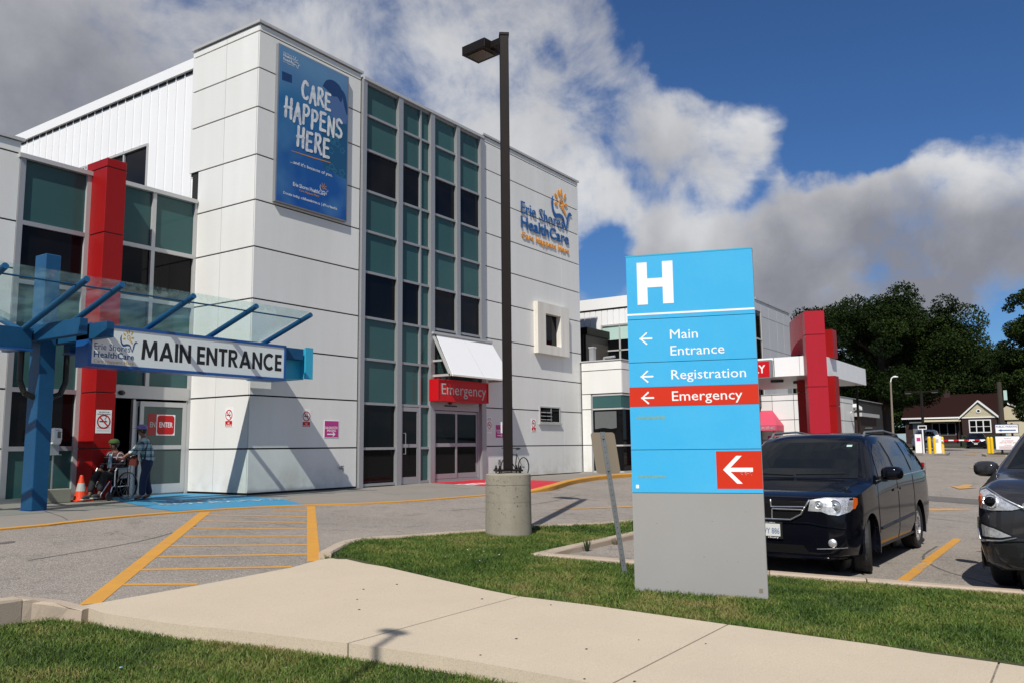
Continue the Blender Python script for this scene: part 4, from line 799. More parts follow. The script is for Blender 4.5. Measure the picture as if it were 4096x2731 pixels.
ell = lambda cx_, cy_, a, b, n=20, rot=0: [(cx_ + a * math.cos(t) * math.cos(rot) - b * math.sin(t) * math.sin(rot), cy_ + a * math.cos(t) * math.sin(rot) + b * math.sin(t) * math.cos(rot)) for t in [2 * math.pi * i / n for i in range(n)]]
flat('printed_figure', [(1.6, 1.3), (2.46, 1.2), (2.46, 2.9), (2.3, 3.0), (1.95, 2.85), (1.6, 2.5), (1.45, 1.9)], 'p_scrub', .0006)
flat('printed_figure', [(1.78, 2.95), (1.74, 3.15), (1.80, 3.45), (1.95, 3.6), (2.25, 3.6), (2.42, 3.1), (2.44, 2.8), (2.1, 2.7), (1.9, 2.82)], 'p_face', .0012)
flat('printed_figure', curve([(1.52, 3.58), (1.66, 3.80), (1.92, 3.88), (2.18, 3.78), (2.26, 3.55), (2.2, 3.35), (2.06, 3.46), (1.9, 3.42), (1.74, 3.50), (1.52, 3.58)], 4)[:-1], 'p_dark', .0018)
flat('printed_figure', curve([(2.20, 3.74), (2.36, 3.62), (2.45, 3.3), (2.45, 3.05), (2.36, 3.2), (2.28, 3.45), (2.20, 3.74)], 4)[:-1], 'p_dark', .0024)
for k in range(15):
    u, v = rnd.uniform(1.65, 2.36), rnd.uniform(1.3, 2.6); r_ = rnd.uniform(.05, .1)
    fl_ = strokes([curve([(u + r_ * (1 + .3 * math.cos(5 * t)) * math.cos(t), v + r_ * (1 + .3 * math.cos(5 * t)) * math.sin(t), .014) for t in [i * .35 for i in range(19)]], 1)], .014)
    place(fl_, (X0, YB - .0065 - k * .00005, Z0), BX, BZ).build('printed_flower', 'p_flower', bb)
MB().poly([(X0 + u, YB - .0046, Z0 + v) for u, v in ((.12, 3.48), (.45, 3.49), (.46, 3.27), (.13, 3.24))]).build('printed_shape', 'p_dark', bb)
GL = {'C': [[(.52, .86), (.36, 1.0), (.14, .86), (.04, .45), (.16, .08), (.42, .04), (.55, .16)]], 'A': [[(.02, 0), (.2, .55), (.33, 1.0)], [(.33, 1.0), (.45, .5), (.56, 0)], [(.14, .38), (.48, .36)]],
      'R': [[(.08, 0), (.1, .5), (.12, .98)], [(.1, .94), (.38, .97), (.5, .76), (.36, .54), (.12, .5)], [(.24, .5), (.42, .25), (.58, 0)]], 'E': [[(.08, .02), (.1, .5), (.12, .98)], [(.12, .96), (.52, .98)], [(.1, .52), (.44, .54)], [(.08, .04), (.52, .06)]],
      'H': [[(.06, 0), (.1, .5), (.12, 1.0)], [(.5, 0), (.5, .5), (.54, 1.0)], [(.0, .46), (.3, .52), (.56, .52)]], 'P': [[(.08, 0), (.1, .5), (.12, .98)], [(.1, .94), (.4, .98), (.54, .76), (.4, .5), (.12, .46)]],
      'N': [[(.06, 0), (.08, .5), (.1, .98)], [(.1, .98), (.3, .5), (.52, .02)], [(.52, .02), (.54, .5), (.58, 1.0)]], 'S': [[(.54, .88), (.32, 1.0), (.1, .84), (.16, .6), (.42, .46), (.54, .24), (.36, .03), (.06, .1)]]}
zo = .008
for word, u0, v0, h, adv in (('CARE', .80, 2.99, .48, .268), ('HAPPENS', .24, 2.30, .52, .296), ('HERE', .66, 1.64, .52, .300)):
    for i, ch in enumerate(word):
        ln = [curve([(u0 + i * adv + px * adv * 1.36, v0 + (-.035 if i % 2 else .01) + py * h) for px, py in st], 4) for st in GL[ch]]
        zo += .0004; place(strokes(ln, .085, 0, .16), (X0, YB - zo, Z0), BX, BZ).build('brush_letter', 'paint_white', bb)
place(strokes([[(.49, 1.45, .015), (1.2, 1.475, .03), (1.84, 1.51, .022)]], .03), (X0, YB - .008, Z0), BX, BZ).build('orange_stroke', 'p_orange', bb)
kw = dict(ext=.001)
text('lettering', '...and it\'s because of you.', 'paint_white', bb, (X0 + .47, YB - .006, Z0 + 1.13), BX, BZ, .085, 1.46, bold=.02, **kw)
text('lettering', 'Erie Shores HealthCare', 'paint_white', bb, (X0 + .57, YB - .006, Z0 + .54), BX, BZ, .10, 1.10, bold=.02, **kw)
text('lettering', 'Care Happens Here', 'p_orange', bb, (X0 + .78, YB - .006, Z0 + .45), BX, BZ, .05, .68, bold=.03, **kw)
text('lettering', 'Donate today: eshfoundation.ca  | #YouHaveUs', 'paint_white', bb, (X0 + .26, YB - .006, Z0 + .25), BX, BZ, .07, 1.86, bold=.02, **kw)
for (u, v, k, a, b) in ((1.60, .70, .12, 'paint_white', 'p_orange'), (.52, 3.86, .12, 'paint_white', 'paint_white')):
    place(strokes([curve([(-.8, .9, .1), (-.9, .2, .14), (-.4, -.5, .18), (.4, -.4, .16), (1.0, -1.0, .08), (1.15, -.2, .14), (1.6, .0, .08)], 4)], .14), (X0 + u, YB - .007, Z0 + v), BX, BZ, k).build('wave_emblem', a, bb)
    place(strokes([[(.1 + .45 * math.cos(t), .4 + .45 * math.sin(t)), (.1 + 1.0 * math.cos(t), .4 + 1.0 * math.sin(t))] for t in (-.2, .55, 1.3, 2.0, 2.8)] + [[(.1 + .3 * math.cos(t), .4 + .3 * math.sin(t)) for t in [i * .6 for i in range(11)]]], .15), (X0 + u, YB - .007, Z0 + v), BX, BZ, k).build('sun_emblem', b, bb)
for i, s_ in enumerate(('Erie Shores', 'Health', 'Foundation', 'Care Happens Here')): text('lettering', s_, 'paint_white', bb, (X0 + .16, YB - .006, Z0 + (3.98, 3.90, 3.80, 3.74)[i]), BX, BZ, (.045, .07, .07, .03)[i], (.28, .26, .36, .36)[i], bold=(0, .03, .03, 0)[i], **kw)

def no_smoking(o, right, w, h, label, kind='no'):
    right = Vector(right); n = right.cross(BZ); o = Vector(o); t = thing('no_smoking_sign', label, 'sign', tuple(o), 0, 'no smoking and smoke free signs on the hospital front'); P = lambda u, v, e: o + right * u + BZ * v + n * e
    MB().obox(P(0, 0, 0), right * w, BZ * h, n * .006).build('sign_plate', 'white', t)
    cy_ = h * (.62 if kind == 'no' else .50); r_ = w * .40; e = .0075
    cig = MB()
    cig.add([P(w * .22, cy_ - .012, e), P(w * .72, cy_ - .012, e), P(w * .72, cy_ + .014, e), P(w * .22, cy_ + .014, e)], [(0, 1, 2, 3)]); cig.build('cigarette', 'print_black', t)
    place(strokes([curve([(.62 * w, cy_ + .03), (.56 * w, cy_ + .06), (.66 * w, cy_ + .09), (.6 * w, cy_ + .12)], 3)], .012), P(0, 0, e), right, BZ).build('smoke_mark', 'print_black', t)
    place(strokes([[(w / 2 + r_ * math.cos(a), cy_ + r_ * math.sin(a)) for a in [i * .2618 for i in range(25)]], [(w / 2 - r_ * .7, cy_ + r_ * .7), (w / 2 + r_ * .7, cy_ - r_ * .7)]], w * .085), P(0, 0, e + .001), right, BZ).build('red_ring', 'red_sign', t)
    if kind == 'no':
        MB().obox(P(.02, .02, .006), right * (w - .04), BZ * (h * .28), n * .002).build('red_panel', 'red_sign', t)
        text('lettering', 'NO', 'white', t, P(w / 2, h * .17, .0082), right, BZ, h * .08, w * .25, ext=.0005, bold=.03, center=True); text('lettering', 'SMOKING', 'white', t, P(w / 2, h * .06, .0082), right, BZ, h * .075, w * .72, ext=.0005, bold=.03, center=True)
    else:
        for i, (s_, v) in enumerate((('WELCOME TO OUR', .88), ('SMOKE-FREE HOSPITAL', .79))): text('lettering', s_, 'print_black', t, P(w / 2, h * v, .0062), right, BZ, h * .05, w * (.68, .86)[i], ext=.0005, bold=.03, center=True)
        lines = MB()
        for v in (.24, .19, .10): lines.obox(P(w * .08, h * v, .006), right * w * .84, BZ * h * .012, n * .0006)
        lines.build('small_print', 'print_black', t); tag(t, label)
no_smoking((14.70, YF, 2.07), (1, 0, 0), .29, .47, 'no smoking sign on the tower front left of the pink diagnostic imaging sign')
no_smoking((XF, 17.41, 2.08), (0, -1, 0), .30, .47, 'no smoking sign on the narrow sunlit side of the tower')
no_smoking((25.46, YF, 2.05), (1, 0, 0), .31, .48, 'no smoking sign on the right wing left of the louvred window')
no_smoking((22.74, YF, 1.98), (1, 0, 0), .27, .55, 'smoke free hospital notice on white wall right of the emergency doors', 'free')
no_smoking((10.24, 18.2, 1.93), (1, 0, 0), .36, .52, 'smoke free hospital notice mounted on the red pillar', 'free')
for x, w, z, h, lb in ((15.46, .52, 1.82, .45, 'pink diagnostic imaging sign with arrow on the tower front'), (23.22, .56, 1.82, .46, 'pink diagnostic imaging sign half hidden behind the lamp pole')):
    t = thing('diagnostic_imaging_sign', lb, 'sign', (x + w / 2, YF, z), 0, 'pink diagnostic imaging signs on the white front'); MB().box((x, YF - .008, z), (x + w, YF, z + h)).build('sign_plate', 'white', t); MB().box((x + .012, YF - .0095, z + .012), (x + w - .012, YF - .007, z + h - .012)).build('pink_field', 'magenta', t)
    text('lettering', 'DIAGNOSTIC', 'white', t, (x + w / 2, YF - .0096, z + .23), BX, BZ, .06, w * .88, ext=.0005, bold=.02, center=True); text('lettering', 'IMAGING', 'white', t, (x + w / 2, YF - .0096, z + .155), BX, BZ, .06, w * .60, ext=.0005, bold=.02, center=True)
    text('lettering', 'Erie Shores', 'p_face', t, (x + w / 2, YF - .0096, z + .33), BX, BZ, .035, w * .35, ext=.0005, center=True)
    place(strokes([[(0, 0), (.26, 0)], [(.2, .045), (.27, 0), (.2, -.045)]], .03), (x + w * .22, YF - .0102, z + .09), BX, BZ).build('arrow', 'white', t)

# ================================================================== LAMP POST
lp = thing('lamp_post', 'tall brown square lamp post bolted on a round concrete drum', 'lamp post', (10.87, 7.49, .14))
LC = Vector((10.87, 7.49, 0))
prof = [(0, 0), (.355, 0), (.36, .1), (.355, .5), (.352, .9), (.350, 1.0), (.335, 1.015), (0, 1.04)]
MB().lathe([(r_, .11 + h) for r_, h in prof], LC, n=48).build('concrete_drum', 'concrete', lp, smooth=False)
hm = MB(); rr = random.Random(5)
for _ in range(150):
    a, z = rr.uniform(2.2, 5.2), .2 + rr.random() ** .8 * .88; s_ = rr.uniform(.002, .006) * (1.6 if rr.random() < .12 else 1); p = LC + Vector((.354 * math.cos(a), .354 * math.sin(a), z)); tn = Vector((-math.sin(a), math.cos(a), 0)); ou = Vector((math.cos(a), math.sin(a), 0))
    hm.add([p + ou * .004 + tn * s_ * 1.4 * math.cos(t) + BZ * s_ * math.sin(t) for t in (0, 1.2, 2.3, 3.3, 4.4, 5.4)], [(0, 1, 2, 3, 4, 5)])
hm.build('air_hole', 'hole', lp)['kind'] = 'stuff'
for k in range(3): MB().lathe([(.3560, .44 + .26 * k), (.3570, .443 + .26 * k), (.3560, .446 + .26 * k)], LC, n=48).build('form_line', 'concrete', lp)
lp_rz = R(45)
def rbox(c, hx, hy, z0, z1, rz):
    c_, s_ = math.cos(rz), math.sin(rz); ax, ay = Vector((c_, s_, 0)), Vector((-s_, c_, 0)); o = Vector((c[0], c[1], z0)) - ax * hx - ay * hy; return MB().obox(o, ax * 2 * hx, ay * 2 * hy, (0, 0, z1 - z0))
rbox(LC, .20, .20, 1.16, 1.19, lp_rz).build('base_plate', 'brown', lp, bevel=.004)
for a in range(4):
    t = lp_rz + R(45 + 90 * a); c = LC + Vector((math.cos(t), math.sin(t), 0)) * .23; MB().cyl(c + BZ * 1.12, c + BZ * 1.25, .012, n=8).cyl(c + BZ * 1.19, c + BZ * 1.215, .024, n=6).build('anchor_bolt', 'brown', lp)
rz_p = R(10)
rbox(LC, .073, .073, 1.19, 8.30, rz_p + R(28)).build('pole', 'brown', lp, bevel=.008); rbox(LC, .082, .082, 8.30, 8.35, rz_p + R(28)).build('pole_cap', 'brown', lp, bevel=.006)
MB().obox(LC + Vector((-.20, -.03, 1.75)), (.003, -.003, 0), (.03, .045, 0), (0, 0, .17)).build('sticker', 'white', lp)
hd = Vector((.1188, .9929, 0)).normalized(); sd = Vector((hd.y, -hd.x, 0))     # the arm points away to the left
MB().obox(LC + hd * .05 - sd * .05 + BZ * 8.175, hd * .21, sd * .10, BZ * .12).build('arm', 'brown', lp, bevel=.004)
o = LC + hd * .254 - sd * .205 + BZ * 8.15
MB().obox(o, hd * .525, sd * .41, BZ * .16).build('lamp_housing', 'brown', lp, bevel=.006); MB().obox(o + hd * .09 + sd * .06 - BZ * .012, hd * .36, sd * .28, BZ * .014).build('lamp_lens', 'lens', lp)

# ================================================================== BIG BLUE SIGN
SU = Vector((.3094, -.9509, 0)); SN = SU.cross(BZ); SO = Vector((8.17, 4.04, 0))
sg = thing('hospital_sign', 'tall blue and grey pylon sign with a white H and arrows to the entrances', 'sign', tuple(SO + SU * .67 + BZ * .0))
W_ = 1.345
S3 = lambda u, z, e=0: SO + SU * u + BZ * z + SN * e
def slab(name, u0, u1, z0, z1, m, e0=-.02, e1=.012): MB().obox(S3(u0, z0, e0), SU * (u1 - u0), BZ * (z1 - z0), SN * (e1 - e0)).build(name, m, sg)
MB().obox(S3(.01, -.12, -.125), SU * (W_ - .004), BZ * (3.69), SN * .108).build('post_core', 'sign_side', sg, bevel=.004)
slab('panel', .012, W_, .0, 1.042, 'sign_grey'); slab('panel', .012, W_, 1.048, 1.492, 'sign_blue'); slab('panel', .012, W_, 1.498, 1.952, 'sign_blue'); slab('panel', .012, W_, 1.955, 2.158, 'sign_red'); slab('panel', .012, W_, 2.161, 2.422, 'sign_blue'); slab('panel', .012, W_, 2.428, 2.887, 'sign_blue'); slab('panel', .012, W_, 2.893, 3.585, 'sign_blue')
slab('cap_strip', .005, W_ + .005, 3.585, 3.60, 'blue_light', -.13, .014); slab('white_line', .012, W_, 2.935, 2.955, 'white', .0, .0135)
slab('red_square', .892, W_, 1.09, 1.475, 'sign_red', .0, .0135)
hb = MB()
for a in ((.128, .238, 3.05, 3.515), (.402, .515, 3.05, 3.515), (.238, .402, 3.235, 3.335)): hb.obox(S3(a[0], a[2], .012), SU * (a[1] - a[0]), BZ * (a[3] - a[2]), SN * .0025)
hb.build('letter_h', 'white', sg)
for s_, z, w in (('Main', 2.664, .291), ('Entrance', 2.49, .558), ('Registration', 2.235, .766), ('Emergency', 2.008, .72)): text('lettering', s_, 'white', sg, S3(.463, z, .0125), SU, BZ, .100, w, ext=.001, bold=.004)
for z in (2.680, 2.273, 2.045): place(strokes([[(.005, 0), (.128, 0)]], .019), S3(.138, z, .0135), SU, BZ).build('arrow', 'white', sg); place(strokes([[(.073, .058), (.008, 0), (.073, -.058)]], .018), S3(.138, z, .0140), SU, BZ).build('arrow', 'white', sg)
ar = MB(); ar.obox(S3(.985, 1.263, .0137), SU * .27, BZ * .042, SN * .001).build('big_arrow', 'white', sg)
for k in (1, -1): MB().prism([S3(.958, 1.284, .0139), S3(1.094, 1.284 + k * .142, .0139), S3(1.150, 1.284 + k * .142, .0139), S3(1.012, 1.284, .0139)], SN * .001).build('big_arrow', 'white', sg)
slab('tape_mark', .08, .387, 1.820, 1.848, 'tape', .012, .0128); slab('tape_mark', .08, .369, 1.200, 1.226, 'tape', .012, .0128); slab('sticker', .053, .085, 1.092, 1.128, 'white', .012, .013); slab('sticker', 1.262, 1.30, .055, .10, 'sign_back', .012, .0128)
for _ in range(7): u, z = rnd.uniform(.05, 1.28), rnd.uniform(.1, .9); slab('scratch', u, u + rnd.uniform(.004, .012), z, z + .004, 'hole', .012, .0126)
for _ in range(8): u, z = rnd.uniform(1.12, 1.24), rnd.uniform(1.225, 1.262); slab('scratch', u, u + rnd.uniform(.006, .02), z, z + rnd.uniform(.003, .007), 'reflective', .0135, .0142)

# ---- leaning perforated steel post with the back of a plate
ps = thing('leaning_sign_post', 'leaning galvanised sign post seen from behind with blank brown plate', 'sign post', (8.98, 4.55, .05))
b0 = Vector((9.0, 4.56, .03)); tp = Vector((8.86, 4.74, 1.70)); ax = (tp - b0).normalized(); vw = Vector((FW.x, FW.y, 0)).normalized(); sr = Vector((vw.y, -vw.x, 0))
MB().obox(b0 - sr * .028, sr * .010, ax * 1.69, -vw * .03).obox(b0 + sr * .018, sr * .010, ax * 1.69, -vw * .03).obox(b0 - sr * .018, sr * .036, ax * 1.69, -vw * .006).build('post', 'galv', ps)
hl = MB()
for k in range(26): c = b0 + ax * (.06 + .063 * k) - vw * .0068; hl.cyl(c, c - vw * .0005, .0055, n=8)
hl.build('post_hole', 'black', ps)['kind'] = 'stuff'
pu = ax; c0 = b0 + ax * 1.44 + vw * .008; w2, h2, rr_ = .142, .245, .035; pts = []
for cx_, cz_, a0 in ((w2 - rr_, h2 - rr_, 0), (-w2 + rr_, h2 - rr_, 90), (-w2 + rr_, -h2 + rr_, 180), (w2 - rr_, -h2 + rr_, 270)):
    for k in range(5): t = R(a0 + 22.5 * k); pts.append(c0 + sr * (cx_ + rr_ * math.cos(t)) + pu * (cz_ + rr_ * math.sin(t)))
MB().prism(pts, vw * .004).build('plate', 'sign_back', ps)
for k in (1.24, 1.62): c = b0 + ax * k - vw * .008; MB().cyl(c, c - vw * .015, .012, n=6).build('bolt', 'steel', ps)

# ================================================================== VEHICLES
def paint(name, c, flake=.3, metal=.0): return mat(name, c, .08, metal, spec=.28, coords='object')
M_['paint_black'] = paint('paint_black', (.0035, .004, .007)); M_['paint_grey'] = paint('paint_grey', (.052, .053, .060), metal=.5); M_['paint_white'] = paint('paint_white_car', (.6, .62, .65)); M_['paint_navy'] = paint('paint_navy', (.012, .02, .08))
M_['auto_glass'] = mat('auto_glass', (.008, .010, .012), .03, spec=.28); M_['auto_glass2'] = mat('auto_glass2', (.003, .003, .004), .03, spec=.35)
M_['lamp_chrome'] = mat('lamp_chrome', (.95, .95, .96), .38, .8, noise=(30, .55, (.4, .4, .42), .45, .65), coords='object', bump=(18, .25, .01)); M_['amber'] = mat('amber', (.75, .13, .01), .15, coat=1); M_['tail_red'] = mat('tail_red', (.3, .01, .01), .2, coat=1)
M_['mesh_black'] = mat('mesh_black', (.004, .004, .004), .55, spec=.2); M_['rim'] = mat('rim', (.50, .50, .52), .25, .9); M_['plate'] = mat('plate', (.62, .63, .62), .4); M_['dash'] = mat('dash', (.03, .032, .034), .6)
def car_body(ST, sub=5, zs=1.0):
    S = curve(ST, sub); rings = []
    for s, zb, wl, wm, zm, wb, zbelt, wt, zte, zc in S:
        wmid, zmid = (wb + wt) / 2 + .022, (zbelt + zte) / 2
        h = [(0, zb), (wl * .85, zb), (wl, zb + .07), (wm * .992, zb + .22), (wm, zm), ((wm + wb) / 2 + .008, (zm + zbelt) / 2), (wb, zbelt), (wmid, zmid), (wt, zte), (wt - .07, zte + (zc - zte) * .62), (wt * .5, zc - (zc - zte) * .12), (0, zc)]
        rings.append([(s, y, z * zs) for y, z in h] + [(s, -y, z * zs) for y, z in reversed(h[1:-1])])
    n = len(rings[0]); vs = [v for r in rings for v in r]; fs = [(i * n + j, i * n + (j + 1) % n, (i + 1) * n + (j + 1) % n, (i + 1) * n + j) for i in range(len(rings) - 1) for j in range(n)]
    fs += [tuple(range(n - 1, -1, -1)), tuple((len(rings) - 1) * n + j for j in range(n))]
    return vs, fs
def grid_poly(poly, step):
    bm = bmesh.new(); vs = [bm.verts.new((p[0], p[1], 0)) for p in poly]
    for t in tessellate_polygon([[Vector((p[0], p[1], 0)) for p in poly]]):
        try: bm.faces.new([vs[i] for i in t])
        except ValueError: pass
    xs = [p[0] for p in poly]; ys = [p[1] for p in poly]
    for lo, hi, ax in ((min(xs), max(xs), 0), (min(ys), max(ys), 1)):
        v = lo + step
        while v < hi:
            bmesh.ops.bisect_plane(bm, geom=bm.verts[:] + bm.edges[:] + bm.faces[:], plane_co=(v, 0, 0) if ax == 0 else (0, v, 0), plane_no=(1, 0, 0) if ax == 0 else (0, 1, 0), dist=1e-5); v += step
    return bm
class Car:
    def __init__(s, name, label, cat, loc, rz, ST, pm, zs=1.0, wheels=((.95, .35), (4.03, .35)), track=.98, group=None, rw=.345, steer=0, lip=.06, wheel_y=None):
        s.t = thing(name, label, cat, loc, rz, group); s.zs = zs; s.pm = pm; vs, fs = car_body(ST, zs=zs); s.bvh = BVHTree.FromPolygons([Vector(v) for v in vs], fs)
        s.body = MB().add(vs, fs).build('body', pm, s.t, smooth=True, local=True)
        cut = MB()
        for x, z in wheels:
            cut.cyl((x, -2, z), (x, -.62, z), rw + lip, n=28); cut.cyl((x, .62, z), (x, 2, z), rw + lip, n=28)
        co = cut.build('cut', None, s.t, local=True); md = s.body.modifiers.new('b', 'BOOLEAN'); md.operation = 'DIFFERENCE'; md.object = co; md.solver = 'EXACT'
        dg = bpy.context.evaluated_depsgraph_get(); me = bpy.data.meshes.new_from_object(s.body.evaluated_get(dg)); s.body.modifiers.clear(); s.body.data = me; bpy.data.objects.remove(co)
        me.materials.clear(); me.materials.append(M_[pm]); 
        me.set_sharp_from_angle(angle=R(38))
        for x, z in wheels:
            for sg_ in (-1, 1): MB().cyl((x, sg_ * .60, z), (x, sg_ * .63, z), rw + lip + .01, n=20).build('wheel_well', 'black', s.t, local=True)
        wy = wheel_y or track - .13
        for i, (x, z) in enumerate(wheels):
            for sg_ in (-1, 1): s.wheel(x, sg_ * wy, z, rw, steer if i == 0 else 0, sg_)
    def wheel(s, x, y, z, r, st, sg_):
        w = thing('wheel', None, None, (x, y, z)); w.parent = s.t; w.rotation_euler = (0, 0, st)
        MB().lathe([(r * .66, -.10), (r * .9, -.115), (r * .97, -.10), (r, -.085), (r, .085), (r * .97, .10), (r * .9, .115), (r * .66, .10)], axis='y', n=36).build('tyre', 'rubber', w, smooth=False, local=True)
        gm = MB()
        for k in (-.045, 0, .045): gm.lathe([(r + .001, k - .005), (r + .0015, k), (r + .001, k + .005)], axis='y', n=36)
        gm.build('tread_groove', 'black', w, local=True)
        rm_ = MB().lathe([(r * .67, .06 * sg_), (r * .67, .10 * sg_), (r * .62, .10 * sg_), (r * .60, .02 * sg_)], axis='y', n=30).cyl((0, .05 * sg_, 0), (0, .095 * sg_, 0), r * .16, n=14)
        for k in range(5):
            a = 2 * math.pi * k / 5 + .3; d = Vector((math.cos(a), 0, math.sin(a))); tn = Vector((-d.z, 0, d.x)); 
            for q in (-1, 1): rm_.obox(d * r * .12 + tn * (q * .022 - .012) + Vector((0, .055 * sg_, 0)), d * r * .52 + tn * q * .02, tn * .024, Vector((0, .035 * sg_, 0)))
        rm_.build('rim', 'rim', w, local=True); MB().lathe([(0, .0), (r * .6, .0)], (0, .0, 0), 'y', 20).build('brake_disc', 'black', w, local=True)
    def hit(s, mode, a, b, off):
        if mode in ('L', 'R'): sg_ = 1 if mode == 'L' else -1; h = s.bvh.ray_cast(Vector((a, sg_ * 3, b)), Vector((0, -sg_, 0))); d = Vector((0, sg_, 0))
        elif mode == 'F': h = s.bvh.ray_cast(Vector((-3, a, b)), Vector((1, 0, 0))); d = Vector((-1, 0, 0))
        elif mode == 'B': h = s.bvh.ray_cast(Vector((9, a, b)), Vector((-1, 0, 0))); d = Vector((1, 0, 0))
        else: h = s.bvh.ray_cast(Vector((a, b, 5)), Vector((0, 0, -1))); d = Vector((0, 0, 1))
        p = h[0]
        if p is None: return None
        n = h[1]; n = n if n.dot(d) > 0 else -n
        return p + (n * .6 + d * .4) * off
    def decal(s, name, poly, mode, m, off=.004, step=.08, dome=0, label=None, parent=None):
        bm = grid_poly(poly, step); cx_ = sum(p[0] for p in poly) / len(poly); cy_ = sum(p[1] for p in poly) / len(poly); rad = max(math.hypot(p[0] - cx_, p[1] - cy_) for p in poly); last = None
        for v in bm.verts:
            a, b = v.co.x, v.co.y; e = off + dome * max(0, 1 - (math.hypot(a - cx_, b - cy_) / rad) ** 2); p = s.hit(mode, a, b, e)
            if p is None:
                for k in range(1, 14):
                    f = 1 - .02 * k; p = s.hit(mode, cx_ + (a - cx_) * f, cy_ + (b - cy_) * f, e)
                    if p is not None: break
            v.co = p if p is not None else (last or Vector((0, 0, .5))); last = v.co.copy()
        me = bpy.data.meshes.new(name); bm.to_mesh(me); bm.free(); return link(name, me, m, parent or s.t, None, False, label)
    def line(s, name, pts, mode, m, r=.006, off=.002, n=8):
        P = []
        for a, b in zip(pts, pts[1:]):
            for k in range(n): t = k / n; P.append(s.hit(mode, a[0] + (b[0] - a[0]) * t, a[1] + (b[1] - a[1]) * t, off))
        P.append(s.hit(mode, pts[-1][0], pts[-1][1], off)); P = [p for p in P if p is not None]; return MB().tube(P, r, 6).build(name, m, s.t, local=True)

circ = lambda cx_, cy_, r, n=18: [(cx_ + r * math.cos(2 * math.pi * i / n), cy_ + r * math.sin(2 * math.pi * i / n)) for i in range(n)]
def arch(c, x, y, z, r0, r1, m):
    mb = MB(); n = 16; s_ = .02 if y > 0 else -.02
    for i in range(n):
        a, b = R(-18 + 216 * i / n), R(-18 + 216 * (i + 1) / n); P = lambda t, r, e: (x + r * math.cos(t), y + e, z + r * math.sin(t))
        mb.add([P(a, r0, s_), P(b, r0, s_), P(b, r1, s_), P(a, r1, s_), P(a, r1 + .01, 0), P(b, r1 + .01, 0), P(a, r0, -s_ * 3), P(b, r0, -s_ * 3)], [(0, 1, 2, 3), (3, 2, 5, 4), (1, 0, 6, 7)])
    mb.build('arch_lip', m, c.t, local=True)
def mirror(c, x, y, yc, z, m):
    vs = []; n = 18
    for ux, sc in ((-.10, .45), (-.085, .78), (-.04, .97), (.03, 1.0), (.07, .96)):
        for i in range(n):
            t = 2 * math.pi * i / n; ct, st_ = math.cos(t), math.sin(t); q = (abs(ct) ** 3.2 + abs(st_) ** 3.2) ** (-1 / 3.2)
            vs.append((x + ux + .02 * ct * q * sc * y, y * (yc) + .135 * ct * q * sc, z + .092 * st_ * q * sc))
    fs = [(j * n + i, j * n + (i + 1) % n, (j + 1) * n + (i + 1) % n, (j + 1) * n + i) for j in range(4) for i in range(n)] + [tuple(range(n - 1, -1, -1)), tuple(4 * n + i for i in range(n))]
    o = MB().add(vs, fs).build('mirror', m, c.t, smooth=True, local=True); o.data.set_sharp_from_angle(angle=R(50)); return o
# ---- black minivan
VST = [(0.00, .28, .62, .66, .54, .62, .80, .56, .88, .90), (.025, .25, .76, .81, .54, .77, .86, .68, .935, .95), (.12, .23, .87, .92, .54, .885, .90, .78, .965, .98), (.34, .21, .93, .965, .55, .945, .95, .82, .995, 1.02), (.62, .20, .955, .99, .57, .975, .985, .84, 1.02, 1.05),
       (.98, .20, .96, 1.0, .58, .985, 1.04, .87, 1.075, 1.105), (1.22, .20, .96, 1.0, .6, .99, 1.07, .88, 1.12, 1.155), (1.62, .20, .96, 1.0, .6, .985, 1.085, .81, 1.37, 1.43), (2.02, .20, .96, 1.0, .6, .985, 1.10, .735, 1.595, 1.675), (2.5, .20, .96, 1.0, .6, .985, 1.11, .75, 1.655, 1.735), (3.4, .20, .96, 1.0, .6, .985, 1.12, .75, 1.665, 1.745),
       (4.3, .20, .96, 1.0, .6, .985, 1.13, .74, 1.64, 1.715), (4.82, .24, .95, .99, .62, .97, 1.14, .71, 1.575, 1.635), (5.04, .30, .90, .95, .62, .93, 1.13, .68, 1.42, 1.47), (5.15, .36, .82, .86, .62, .85, 1.08, .64, 1.16, 1.18)]
zs = 1.03
van = Car('black_minivan', 'black minivan parked nose to the kerb right behind the big blue sign', 'van', (10.60, 3.36, -.095), R(-1.8), VST, 'paint_black', zs, wheels=((.98, .345), (4.05, .345)), steer=R(14))
Z = lambda *p: [(a, b * zs) for a, b in p]
van.decal('windshield', Z((-.80, 1.14), (.80, 1.14), (.66, 1.60), (0, 1.645), (-.66, 1.60)), 'F', 'auto_glass', .006, .12)
